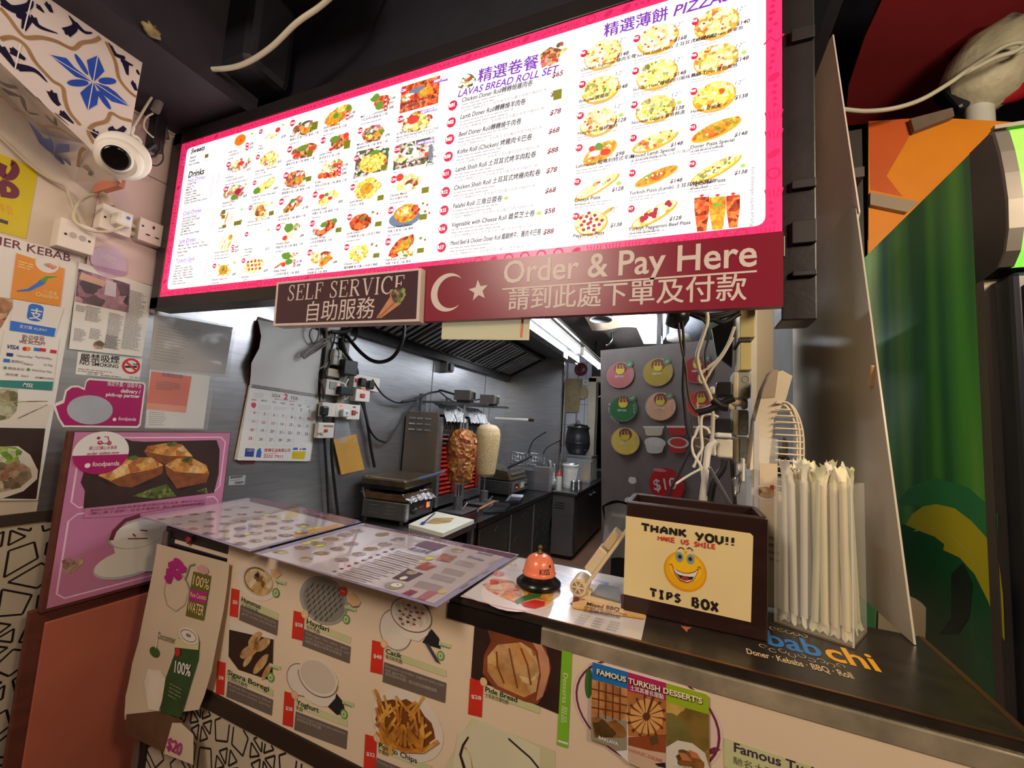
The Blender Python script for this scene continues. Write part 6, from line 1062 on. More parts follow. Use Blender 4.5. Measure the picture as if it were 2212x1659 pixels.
GL = dict(T=[[(0, 0), (1, .05)], [(.5, .25), (.52, 1)]], H=[[(.1, 0), (.1, 1)], [(.85, 0), (.8, 1)], [(.1, .55), (.8, .5)]], A=[[(.05, 1), (.15, .45), (.5, .05), (.8, .3), (.85, 1)], [(.15, .6), (.8, .6)]], N=[[(.08, 1), (.1, 0)], [(.1, .05), (.85, 1)], [(.85, 1), (.85, 0)]], K=[[(.1, 0), (.1, 1)], [(.85, 0), (.15, .55)], [(.3, .5), (.9, 1)]],
          Y=[[(0, 0), (.4, .5)], [(.9, 0), (.3, 1)]], O=[[(.5 + .45 * math.cos(a * .524), .5 + .48 * math.sin(a * .524)) for a in range(13)]], U=[[(.1, 0), (.15, .75), (.5, 1), (.85, .75), (.9, 0)]], M=[[(.05, 1), (.1, .05), (.5, .5), (.85, .05), (.9, 1)]], E=[[(.85, 0), (.1, .05), (.1, 1), (.9, 1)], [(.1, .5), (.75, .5)]], S=[[(.85, .1), (.4, 0), (.12, .25), (.5, .48), (.85, .7), (.55, 1), (.08, .92)]],
          I=[[(.5, 0), (.5, 1)], [(.2, .02), (.8, .02)], [(.2, .98), (.8, .98)]], L=[[(.2, 0), (.2, 1), (.85, .98)]], P=[[(.15, 1), (.2, .05), (.7, .05), (.85, .3), (.6, .55), (.2, .55)]], B=[[(.1, 1), (.12, .05), (.6, .05), (.75, .25), (.5, .45), (.8, .65), (.7, .95), (.3, 1)]], X=[[(.05, 0), (.9, 1)], [(.9, .05), (.05, 1)]])
GL['!'] = [[(.45, 0), (.42, .65)], [(.41, .85), (.41, 1)]]
def hand(txt, x, y, k, adv, sl, m, wd, ky=1):
    for ch in txt:
        if ch != ' ': strokes(T(x, y, k, sl, [[(u * (.8 if ch != '!' else .5), v * ky) for u, v in g] for g in GL[ch]]), m, wd)
        x += adv * (.6 if ch == '!' else 1); y += adv * (.6 if ch == '!' else 1) * sl
hand('THANK', 1145, 92, 62, 60, .14, MK, hw, .7); hand('YOU!!', 1492, 148, 66, 62, .14, MK, hw, .75); hand('MAKE', 1250, 170, 32, 28, .14, RM, .003, .85); hand('US', 1398, 193, 32, 28, .13, RM, .003, .85); hand('SMILE', 1482, 207, 32, 28, .14, RM, .003, .85); hand('TIPS', 1200, 508, 52, 52, .21, MK, hw, .9); hand('BOX', 1470, 562, 58, 60, .22, MK, hw * 1.1)
p.z = zc(1300, 1140, .1718); SY = mat('smiley_yellow', (240, 190, 30), .4, 0, .05, 8); SO = mat('smiley_orange', (226, 150, 24), .4)
p.ell(1045, 545, 270, 254, SO, 1, 40); p.ell(1048, 535, 252, 236, mat('smiley_amber', (236, 174, 28), .4), 2, 40); p.ell(1050, 500, 210, 180, SY, 3, 36)
for x, y in ((990, 325), (1110, 345)): p.ell(x, y - 15, 42, 58, mat('smiley_lid', (238, 206, 150), .4), 4, 20)
EB = mat('smiley_eye_blue', (124, 160, 164), .4); p.ell(978, 363, 48, 62, EB, 5, 24); p.ell(1116, 390, 48, 64, EB, 5, 24); p.ell(982, 360, 24, 26, INK, 6, 16); p.ell(1112, 388, 24, 26, INK, 6, 16)
p.line([(965, 262), (985, 245), (1015, 250), (1035, 270)], .0022, INK, 6); p.line([(1072, 258), (1100, 245), (1128, 262), (1140, 288)], .0022, INK, 6)
MRED = mat('smiley_lip', (170, 50, 30), .4); p.poly([(880, 462), (930, 520), (1010, 555), (1080, 565), (1160, 548), (1222, 500), (1190, 590), (1150, 660), (1075, 690), (985, 660), (920, 580)], MRED, 5); p.poly([(895, 485), (940, 535), (1020, 568), (1085, 576), (1160, 560), (1208, 525), (1180, 595), (1145, 650), (1075, 678), (995, 650), (930, 575)], PAPER, 6); p.poly([(918, 545), (970, 585), (1040, 602), (1110, 610), (1155, 608), (1140, 645), (1075, 655), (990, 635)], mat('smiley_mouth', (40, 20, 16), .5), 7); p.ell(1045, 632, 50, 24, mat('smiley_tongue', (170, 44, 34), .5), 8, 16); p.line([(855, 455), (870, 450), (890, 462)], .0015, MRED, 6); p.line([(1205, 490), (1230, 485), (1248, 512)], .0015, MRED, 6)
b.build('card', t)
# straws in a clear container
A, B_, C_ = V((.192, 1.133, ZC)), V((.318, 1.078, ZC)), V((.373, 1.181, ZC)); D_ = A + C_ - B_; HC = .318
CLEAR = mat('clear_acrylic', (235, 232, 222), .08, 0, 0, alpha=.14, spec=.8)
t = thing('straw_container', 'tall clear acrylic box holding the paper straws', 'container', (A + C_) / 2)
b = MB(); cen = (A + C_) / 2
for P0, P1 in ((A, B_), (B_, C_), (C_, D_), (D_, A)):
    n_ = (cen - (P0 + P1) / 2).normalized(); b.prism([P0, P1, P1 + V((0, 0, HC)), P0 + V((0, 0, HC))], n_ * .002, CLEAR)
b.build('walls', t)
b = MB(); b.prism([A, B_, C_, D_], (0, 0, .004), mat('container_base', (150, 130, 100), .25, 0, .1, alpha=.6)); b.build('bottom', t)
b = MB(); b.cyl(B_ + V((0, 0, .002)), B_ + V((0, 0, HC)), .0022, mat('polished_acrylic_edge', (240, 238, 230), .1, 0, 0, alpha=.55), 8); b.build('corner_edge', t)
random.seed(21); STR = [mat('straw_paper_cream', (236, 224, 186), .55, 0, .05, 8), mat('straw_paper_white', (226, 220, 204), .55, 0, .05, 8), mat('straw_paper_greenish', (216, 214, 176), .55, 0, .06, 8)]
e1 = (B_ - A); e2 = (D_ - A)
def straw(u0, v0, u1, v1, h, m, first):
    P0 = A + e1 * u0 + e2 * v0 + V((0, 0, .007)); P1 = A + e1 * u1 + e2 * v1 + V((0, 0, h)); dr = (P1 - P0).normalized(); sd = dr.cross(V((math.cos(u0 * 9), math.sin(v0 * 9 + u0), .1))).normalized()
    t = thing('paper_straw', 'paper-wrapped drinking straw standing in the clear acrylic container', 'straw', P0, 'paper-wrapped straws in the clear container')
    b = MB(); b.tube([P0 + dr * .018, P0 + dr * .03, P1 - dr * .02], .0074, m, 10, 1); b.build('wrapped_tube', t)
    w_ = .0105; k = dr.cross(sd)
    def flap(Q, d_, l, tw):
        b = MB()
        def fn(i, j):
            s_ = (i - .5) * 2 * (.75 + .35 * j); r0 = math.sqrt(max(0, 1 - (2 * i - 1) ** 2)) * .006 * (1 - j)
            return Q + sd * s_ * w_ + d_ * l * j + k * (tw * j * j * .010 + r0 + .0025 * math.sin(7 * i + tw * 5) * j) + d_ * .004 * math.sin(11 * i + tw * 9) * (j > .9)
        b.grid(fn, 6, 4, m); b.build('paper_end', t)
    flap(P0 + dr * .022, -dr, .021, .6); flap(P1 - dr * .024, dr, .03 + random.random() * .012, random.uniform(-1.2, 1.2))
for i in range(7):
    for j in range(4):
        u = .12 + .13 * i; v = .14 + .235 * j; u1 = max(.12, min(.90, u + random.uniform(-.11, .09))); v1 = max(.14, min(.86, v + random.uniform(-.06, .06)))
        straw(u, v, u1, v1, .325 + random.uniform(0, .025), random.choice(STR), i + j == 0)
# clear menu stand behind
b = MB(); Ys = 1.19; x0s, x1s = at(1634, 1100, Y=Ys).x, .230; zt = at(1650, 1000, Y=Ys).z
t = thing('menu_stand', 'upright clear stand with a food card, between tips box and fan', 'menu stand', ((x0s + x1s) / 2, Ys, ZC))
b = MB(); b.box((x0s, Ys, ZC), (x1s - .02, Ys + .004, zt + .06), mat('clear_stand', (226, 222, 214), .08, 0, 0, alpha=.25), .001); b.box((x0s - .006, Ys - .004, ZC), (x0s + .004, Ys + .012, zt + .10), mat('stand_edge', (210, 206, 206), .15, 0, 0, alpha=.6)); b.box((x0s, Ys, ZC), (x1s - .02, Ys + .06, ZC + .004), mat('clear_stand')); b.build('stand', t)
b = MB(); p = PRY(b, Ys - .0008); p.lrect(x0s + .006, ZC + .012, x1s - .022, zt, mat('card_pale', (216, 196, 166), .5, 0, .05), 0, .0008); p.b += .001; p.z = zc(1440, 900, .14468); p.ell(1450, 1130, 190, 110, mat('print_plate'), 1); p.ell(1480, 1130, 150, 84, BP['bread'], 2, 20, 0, .1); p.ell(1580, 1055, 50, 34, mat('print_chili'), 3, 12, 0, .4); p.ell(1320, 830, 46, 60, mat('print_green_soft', (150, 150, 90), .5), 1, 12, 0, .3); p.z = zc(1580, 960, .2774)
for i, tt in enumerate(('50g', 'BBQ', 'Kebab', 'Wrap')): p.flat(tt, (292, 735 + i * 55), 22, INK, 2)
b.build('card', t)
# white fan behind the straws
FANM = mat('cream_fan_plastic', (226, 212, 188), .4, 0, .04, 6); FANB = mat('beige_fan_plastic', (172, 152, 132), .45, 0, .05)
fc = at(1700, 960, Y=1.36); fx = fc.x
t = thing('desk_fan', 'cream desk fan turned sideways behind the straw box', 'fan', (fx, 1.36, ZC))
q = [at(x, y, Y=1.34) for x, y in ((1650, 838), (1668, 806), (1690, 800), (1712, 812), (1698, 862), (1672, 905), (1660, 1015), (1620, 1015), (1632, 905))]
b = MB(); b.prism(q, (0, .09, 0), FANM); b.build('housing', t)
b = MB(); q2 = [at(x, y, Y=1.338) for x, y in ((1650, 838), (1668, 799), (1682, 798), (1674, 858), (1644, 860))]; b.prism(q2, (0, .088, 0), FANB); b.build('handle_cap', t)
g = at(1676, 985, Y=1.35); gz = g.z; gr = at(1737, 985, Y=1.35).x - g.x
b = MB(); cz = gz - .03; topz = at(1690, 872, Y=1.35).z
for k in range(17):
    z = cz - .10 + k * (topz - cz + .10) / 16; f = (z - cz) / (topz - cz); rr_ = gr * math.sqrt(max(.04, 1 - max(0, f) ** 4)); b.tube([V((g.x - .005, 1.33, z)), V((g.x + rr_ * .8, 1.335, z)), V((g.x + rr_, 1.36, z)), V((g.x + rr_ * .8, 1.42, z)), V((g.x, 1.44, z))], .0022, FANM, 6, 4)
for y_, fr in ((1.336, .8), (1.36, 1), (1.40, .9)): b.tube([V((g.x + gr * fr, y_, cz - .12)), V((g.x + gr * fr, y_, cz)), V((g.x + gr * fr * .97, y_, cz + (topz - cz) * .6)), V((g.x + gr * fr * .6, y_, topz - .004)), V((g.x, y_, topz + .003))], .0035, FANM, 6, 4)
b.build('grille', t)
b = MB(); b.cyl((g.x - .01, 1.37, cz), (g.x + gr * .5, 1.37, cz), .03, BLACK, 20)
for k in range(4): a = R(90 * k + 20); b.obox(V((g.x + gr * .35, 1.37 + .03 * math.cos(a), cz + .05 * math.sin(a))), ((1, .4, 0), (0, math.cos(a), math.sin(a)), (0, -math.sin(a), math.cos(a))), (.004, .03, .022), mat('dark_blade', (70, 66, 60), .3), .002)
b.build('blades', t)
b = MB(); b.box((fx - .07, 1.31, ZC - .005 - .35), (fx + .05, 1.46, gz - .10), FANM, .015); b.build('stem', t)
# shelf that carries the fan, behind the counter
b = MB(); b.box((.10, 1.25, .66), (.44, 1.52, .695), mat('hidden_shelf', (110, 100, 90), .6)); b.box((.12, 1.27, 0), (.15, 1.30, .66), STEELD); b.box((.39, 1.47, 0), (.42, 1.50, .66), STEELD); tag(b.build('side_shelf'), 'low shelf behind the counter carrying the cream fan', 'shelf')
# ================================================================ kitchen
ZK = 0.80
b = MB(); b.box((XL, 1.28, 0.002), (.62, 8.8, .126), mat('brown_kitchen_tiles', (128, 96, 78), .35, 0, .15, 6, .1, 20)); struct(b.build('floor_kitchen'))
b = MB(); b.box((.215, 1.56, .126), (.262, 2.2, 2.95), mat('beige_panel_wall', (176, 164, 148), .6, 0, .08, 3)); b.box((.20, 1.555, .126), (.215, 1.665, 2.95), mat('white_trim', (206, 202, 192), .5)); struct(b.build('trim_10'))
# hood
HB = mat('hood_steel', (120, 120, 122), .35, 1, .2, 6, .05, 30); HD = mat('greasy_dark_filter', (62, 60, 60), .35, .9, .3, 10)
t = thing('range_hood', 'long steel extraction hood with slanted baffle filters over the doner ovens', 'hood', (-1.5, 3.2, 1.96))
b = MB(); b.box((XL + .006, 2.0, 1.955), (XL + .055, 4.49, 1.985), HB, .004); b.box((XL + .055, 2.0, 1.955), (XL + .06, 4.49, 2.03), HD); b.build('grease_gutter', t)
b = MB(); b.prism([(XL + .006, 2.0, 2.03), (-1.885, 2.0, 2.02), (-1.50, 2.0, 2.215), (-1.46, 2.0, 2.44), (XL + .006, 2.0, 2.44)], (0, -.02, 0), HD); b.build('end_panel', t)
b = MB(); f0, f1 = V((-1.885, 0, 2.022)), V((-1.50, 0, 2.215)); fd = (f1 - f0).normalized(); fn_ = V((-fd.z, 0, fd.x)); n = 34
for k in range(n):
    y = 2.06 + k * (2.40 / n); b.obox((f0 + f1) / 2 + V((0, y + .02, 0)), (fd, V((0, 1, 0)), fn_), ((f1 - f0).length / 2, .017, .005), mat('steel_baffle', (196, 196, 196), .3, .9, .15, 6), .002)
b.obox((f0 + f1) / 2 + fn_ * .025 + V((0, 3.24, 0)), (fd, V((0, 1, 0)), fn_), ((f1 - f0).length / 2, 1.24, .004), HD)
for k in range(6): y = 2.05 + k * .484; b.obox((f0 + f1) / 2 - fn_ * .006 + V((0, y, 0)), (fd, V((0, 1, 0)), fn_), ((f1 - f0).length / 2, .014, .008), HD)
b.box((-1.90, 2.03, 2.01), (-1.872, 4.48, 2.035), HD); b.box((-1.52, 2.03, 2.20), (-1.47, 4.48, 2.235), HD); b.build('baffle_filters', t)
b = MB(); b.prism([(-1.49, 2.0, 2.235), (-1.49, 2.0, 2.26), (-1.10, 2.0, 2.17), (-1.10, 2.0, 2.15)], (0, 2.49, 0), HD); b.build('inner_skirt', t)
b = MB(); b.prism([(-1.12, 2.0, 2.15), (-1.05, 2.0, 2.15), (-1.05, 2.0, 2.26), (-1.30, 2.0, 2.47), (-1.33, 2.0, 2.47), (-1.12, 2.0, 2.25)], (0, 2.36, 0), HB); b.build('front_lip', t)
b = MB(); c = at(1222, 766, X=-1.048); b.box((-1.049, c.y - .07, c.z - .035), (-1.046, c.y + .07, c.z + .035), mat('faded_red_label', (176, 120, 116), .5), .0); p = PRX(b, -1.0455); p.ltext('開關', c.y - .055, c.z - .018, .04, mat('dull_red_ink', (120, 50, 50), .5), 1, .11); tag(b.build('hood_label'), 'small red label on the far end of the hood lip', 'label')
b = MB(); b.box((XL + .005, 3.06, 1.87), (XL + .07, 3.17, 1.955), STEELD, .003); b.box((XL + .07, 3.09, 1.88), (XL + .09, 3.15, 1.945), HD, .002); tag(b.build('gutter_cup'), 'steel grease cup under the hood gutter', 'grease cup')
# tubes
TUBE = mat('lit_fluorescent_tube', (240, 246, 255), .3, var=0, em=80)
TUBE2 = mat('lit_diffuser', (240, 246, 255), .3, var=0, em=9)
def fixture(name, label, X, y0, y1, z, par=None):
    t = thing(name, label, 'ceiling light', (X, (y0 + y1) / 2, z), 'fluorescent fittings of the kitchen'); b = MB(); b.box((X - .03, y0, z + .03), (X + .03, y1, z + .07), WHITE, .004); b.box((X - .025, y0, z - .018), (X + .025, y0 + .02, z + .03), WHITE, .003); b.box((X - .025, y1 - .02, z - .018), (X + .025, y1, z + .03), WHITE, .003); b.build('batten', t)
    b = MB(); b.cyl((X, y0 + .02, z), (X, y1 - .02, z), .016, TUBE, 14); b.build('tube', t)
    if par: b = MB(); b.box((X - .085, y0 + .01, z - .03), (X + .085, y1 - .01, z - .012), TUBE2); b.build('diffuser', t)
    return t
fixture('tube_light', 'nearest fluorescent tube beside the hood, half hidden by the crimson sign', -.97, 1.9, 2.44, 2.19); fixture('tube_light', 'near ceiling tube over the aisle, half hidden by the crimson sign', -.29, 1.92, 2.8, 2.33); fixture('tube_light', 'longer fluorescent tube along the edge of the hood', -.97, 2.5, 3.95, 2.19); fixture('tube_light', 'far fluorescent tube, in line beyond the long one', -.95, 4.02, 5.0, 2.19); fixture('tube_light', 'fluorescent tube in the middle of the kitchen ceiling, over the grey banner', -.29, 2.9, 4.15, 2.33, True)  # first two tubes are unseen additions that light the calendar and banner
b = MB(); b.box((-1.0, 1.7, 2.26), (-.90, 5.05, 2.285), HD); b.box((-.98, 2.6, 2.285), (-.96, 2.62, 2.48), HD); b.box((-.98, 4.8, 2.285), (-.96, 4.82, 2.48), HD); tag(b.build('light_rail'), 'dark rail that carries the two tubes beside the hood', 'rail')
b = MB(); [b.cyl((-.29, y, 2.40), (-.29, y, 2.48), .005, HD, 8) for y in (3.1, 3.95)]; tag(b.build('light_hanger'), 'pair of thin rods hanging the middle tube', 'hanger'); b = MB(); [b.cyl((-.29, y, 2.40), (-.29, y, 2.48), .005, HD, 8) for y in (2.0, 2.7)]; tag(b.build('light_hanger'), 'pair of thin rods of the added fill tube, behind the crimson sign', 'hanger')
# soffit boards and tubs under the kitchen ceiling
card = mat('stained_cardboard', (186, 168, 138), .7, 0, .2, 6)
b = MB(); b.grid(lambda i, j: V((-.86 + .50 * i, 3.45 + .6 * j, 2.464 + .014 * math.sin(6 * i + 4 * j) - .03 * j)), 10, 10, card); b.grid(lambda i, j: V((-.86 + .50 * i, 3.45 + .6 * j, 2.467 + .013 * math.sin(6 * i + 4 * j) - .03 * j)), 10, 10, card); tag(b.build('cardboard_sheet'), 'sagging stained cardboard sheet under the kitchen ceiling', 'cardboard')
b = MB(); c = at(1298, 690, Z=2.33); b.lathe(V((c.x, c.y, 2.32)), [(.002, 0), (.085, .0), (.092, .015), (.09, .06), (.05, .08)], BLACK, 26); b.cyl((c.x, c.y, 2.38), (c.x, c.y, 2.48), .03, HD); tag(b.build('round_speaker'), 'round black fitting under the kitchen ceiling below the crimson sign', 'fitting')
b = MB(); c = at(1322, 733, Y=4.4); b.tube([c + V((0, 0, .12)), c + V((0, 0, .06)), c, c + V((-.03, 0, -.05)), c + V((-.06, 0, -.06))], .018, CHROME, 8); tag(b.build('pipe_fitting'), 'small chrome sprinkler fitting beyond the cardboard', 'pipe')
b = MB(); b.cyl(at(1322, 733, Y=4.4) + V((0, 0, .1)), V((at(1322, 733, Y=4.4).x, 4.4, 2.48)), .012, CHROME, 8); tag(b.build('pipe'), 'thin drop pipe of the sprinkler fitting', 'pipe')
LINEN = mat('pale_blue_check_cloth', (186, 192, 206), .6, 0, .06, 40)
b = MB(); c = at(1500, 715, Y=2.66); b.lathe(c + V((0, 0, -.05)), [(.02, -.02), (.11, 0), (.14, .05), (.13, .11), (.07, .15), (.02, .16)], LINEN, 22, (0, 0, 1), .12); c2 = at(1520, 690, Y=2.75); b.lathe(c2 + V((0, 0, -.03)), [(.02, -.02), (.12, 0), (.14, .06), (.10, .12), (.02, .14)], LINEN, 22, (0, 0, 1), .12); tag(b.build('cloth_bundle'), 'pale checked cloth bundle stored above the grey banner', 'bundle')
b = MB(); c = at(1466, 730, Y=2.45); b.lathe(c, [(.01, -.02), (.06, -.02), (.065, .0), (.05, .025), (.01, .03)], WHITE, 20, (.2, -.4, 1)); tag(b.build('tub_cover'), 'white tub lid poking above the grey banner', 'lid')
b = MB(); b.box((-.19, 2.37, 1.905), (.36, 3.04, 1.925), HD); b.box((-.19, 3.0, 1.925), (-.16, 3.03, 2.48), HD); b.box((.33, 3.0, 1.925), (.36, 3.03, 2.48), HD); tag(b.build('hanging_shelf'), 'dark hanging shelf holding the cloth bundle', 'shelf')
b = MB(); c = at(1462, 700, Y=3.4); b.obox(c, ((1, .2, 0), (-.2, 1, 0), (0, 0, 1)), (.09, .08, .12), mat('blue_grey_crate', (110, 118, 130), .5), .01); b.obox(c + V((-.03, -.09, .08)), ((1, .2, .2), (0, 1, 0), (-.2, 0, 1)), (.05, .01, .05), card); b.cyl(c + V((0, 0, .1)), V((c.x, c.y, 2.48)), .006, HD, 6); tag(b.build('storage_crate'), 'blue-grey crate hung near the middle tube', 'crate')
# near table, panini grill and board
WT = mat('worktop_steel', (140, 142, 144), .3, 1, .15, 6, .05, 30)
t = thing('steel_table', 'stainless prep table nearest the counter, under the white cutting board', 'table', (-1.58, 2.0, .126))
b = MB(); b.box((XL + .02, 1.62, ZK - .035), (-1.245, 2.545, ZK), WT, .004); b.build('table_top', t)
for x in (XL + .05, -1.29):
    for y in (1.66, 2.50): b = MB(); b.box((x, y, .126), (x + .035, y + .035, ZK - .035), STEELD, .003); b.build('leg', t)
b = MB(); b.box((XL + .05, 1.66, .34), (-1.26, 2.52, .36), STEELD); b.build('lower_shelf', t)
gx_, gy_ = V((1, .09, 0)).normalized(), V((-.09, 1, 0)).normalized()
g0 = V((-1.731, 2.356, ZK + .001))
t = thing('contact_grill', 'contact grill with its foil plate, nearest the counter, lid half open', 'contact grill', g0)
GB = mat('grill_body_steel', (118, 116, 112), .38, .9, .15, 8)
b = MB(); b.obox(g0 + Zv * .075, (gx_, gy_, Zv), (.155, .18, .055), GB, .006)
for sx in (-.07, .05):
    for k in range(3): b.obox(g0 - gy_ * .181 + gx_ * sx + Zv * (.055 + k * .022), (gx_, gy_, Zv), (.035, .003, .0035), STEELD, .001)
for sx in (-.13, .13):
    for sy in (-.17, .17): b.cyl(g0 + gx_ * sx + gy_ * sy, g0 + gx_ * sx + gy_ * sy + Zv * .022, .015, BLACK, 12)
b.build('body', t)
b = MB(); b.obox(g0 + gx_ * .157 + Zv * .075, (gx_, gy_, Zv), (.004, .148, .048), mat('grill_control_panel', (28, 28, 30), .3), .001); b.obox(g0 + gx_ * .159 - gy_ * .164 + Zv * .075, (gx_, gy_, Zv), (.004, .016, .055), STEEL, .001); b.obox(g0 + gx_ * .162 + gy_ * .0 + Zv * .085, (gx_, gy_, Zv), (.002, .03, .008), mat('red_brand_plate', (140, 40, 36), .4)); b.obox(g0 + gx_ * .163 + gy_ * .085 + Zv * .085, (gx_, gy_, Zv), (.003, .008, .018), em('orange_switch', (255, 120, 60), 1.2)); b.obox(g0 + gx_ * .163 + gy_ * .108 + Zv * .085, (gx_, gy_, Zv), (.003, .008, .018), WHITE); b.build('control_panel', t)
b = MB(); b.lathe(g0 + gx_ * .160 - gy_ * .09 + Zv * .075, [(.024, 0), (.022, .012), (.018, .024), (.010, .026)], BLACK, 20, gx_); b.build('knob', t)
b = MB(); b.obox(g0 + Zv * .155, (gx_, gy_, Zv), (.15, .17, .022), mat('burnt_plate', (92, 66, 40), .5, .3, .4, 20, .3, 40), .006); b.build('lower_plate', t)
b = MB(); fo = lambda i, j: g0 + gx_ * (-.10 + .29 * i) + gy_ * (-.175 + .33 * j) + Zv * (.184 - .05 * max(0, i - .75) * 4 + .006 * math.sin(13 * i + 5 * j) + .004 * math.sin(31 * j)); b.grid(fo, 14, 20, FOIL); b.build('foil_lining', t)
lx_ = (gx_ * .98 + Zv * .06).normalized(); lz_ = Zv; b = MB(); b.obox(g0 + gx_ * -.02 + Zv * .245, (gx_, (gy_ + Zv * .03).normalized(), (Zv - gy_ * .03).normalized()), (.165, .175, .030), mat('greasy_grill_lid', (112, 100, 80), .35, .8, .3, 14), .014); b.obox(g0 + gx_ * -.02 + Zv * .210, (gx_, gy_, Zv), (.15, .18, .010), HD); b.build('lid', t)
for sy in (-.16, .14):
    b = MB(); b.tube([g0 - gx_ * .15 + gy_ * sy + Zv * .13, g0 - gx_ * .17 + gy_ * sy + Zv * .20, g0 - gx_ * .12 + gy_ * sy + Zv * .27], .010, STEELD, 8); b.build('hinge_arm', t)
h0, h1, h2 = at(780, 1062, Y=2.2), at(885, 1040, Y=2.32), at(962, 1018, Y=2.45)
b = MB(); b.tube([h0, h1], .006, STEELD, 8, 1); b.tube([h1, h2], .009, mat('grey_blue_grip', (96, 118, 150), .4, .2), 10, 1); b.tube([h1, g0 + Zv * .27], .007, STEELD, 8, 1); b.build('handle', t)
CB = mat('white_cutting_board', (226, 224, 208), .5, 0, .04)
q = [at(874, 1138, Z=ZK), at(947, 1158, Z=ZK), at(1015, 1128, Z=ZK), at(934, 1110, Z=ZK)]
b = MB(); b.prism([V((v.x + .035, v.y - .01, ZK + .0005)) for v in q], (0, 0, .022), CB); p = PRZ(b, ZK + .0228); p.z = zc(860, 820, .217); p.poly([(270, 1430), (360, 1375), (560, 1375), (520, 1420), (380, 1440)], mat('brown_board_stain', (176, 146, 96), .5, 0, .3, 12), 1); tag(b.build('cutting_board'), 'white cutting board with a brown stain at the edge of the prep table', 'cutting board')
c0, c1 = at(914, 1130, Z=ZK + .03), at(935, 1112, Z=ZK + .03); dd_ = (c1 - c0).normalized(); b = MB(); b.obox(c0, (dd_, dd_.cross(Zv), Zv), (.022, .011, .005), mat('blue_silicone', (44, 56, 160), .4), .004); b.tube([c0, c1 + dd_ * .05], .004, mat('dark_blue_handle', (40, 44, 70), .4), 8, 1); tag(b.build('silicone_brush'), 'blue silicone basting brush lying on the cutting board', 'brush')
# long cabinet with scratched black doors
SCR = mat('scratched_black_door', (40, 44, 40), .25, .3, .3, 10)
t = thing('base_cabinet', 'long kitchen cabinet with scratched black doors under the doner ovens', 'cabinet', (-1.55, 3.4, .126))
b = MB(); b.box((XL + .01, 2.56, .20), (-1.265, 4.255, ZK - .04), mat('cabinet_shell', (34, 34, 34), .5)); b.box((XL + .01, 2.58, .126), (-1.32, 4.25, .2), BLACK); b.build('carcass', t)
b = MB(); b.box((XL + .006, 2.552, ZK - .04), (-1.235, 4.262, ZK), mat('dark_worktop_steel', (86, 86, 90), .25, 1, .2, 8), .004); b.build('worktop', t)
random.seed(9); SL = mat('pale_scratch', (150, 152, 144), .4)
for k in range(3):
    y0 = 2.60 + k * .55; b = MB(); b.box((-1.265, y0, .22), (-1.247, y0 + .535, ZK - .05), SCR, .004); p = PRX(b, -1.2468)
    for i in range(13): a = (y0 + random.uniform(.03, .45), random.uniform(.25, .72)); l = random.uniform(.02, .1); p.lline([a, (a[0] + l, a[1] + l * .45)], .003, SL, 1, .001)
    d_ = b.build('door', t)
b = MB(); b.box((-1.247, 2.575, .22), (-1.240, 2.598, ZK - .05), mat('reddish_steel_edge', (110, 80, 70), .35, .8)); b.box((-1.247, 3.135, .22), (-1.240, 3.15, ZK - .05), STEEL); b.box((-1.247, 3.685, .22), (-1.240, 3.70, ZK - .05), STEEL); b.build('door_trim', t)
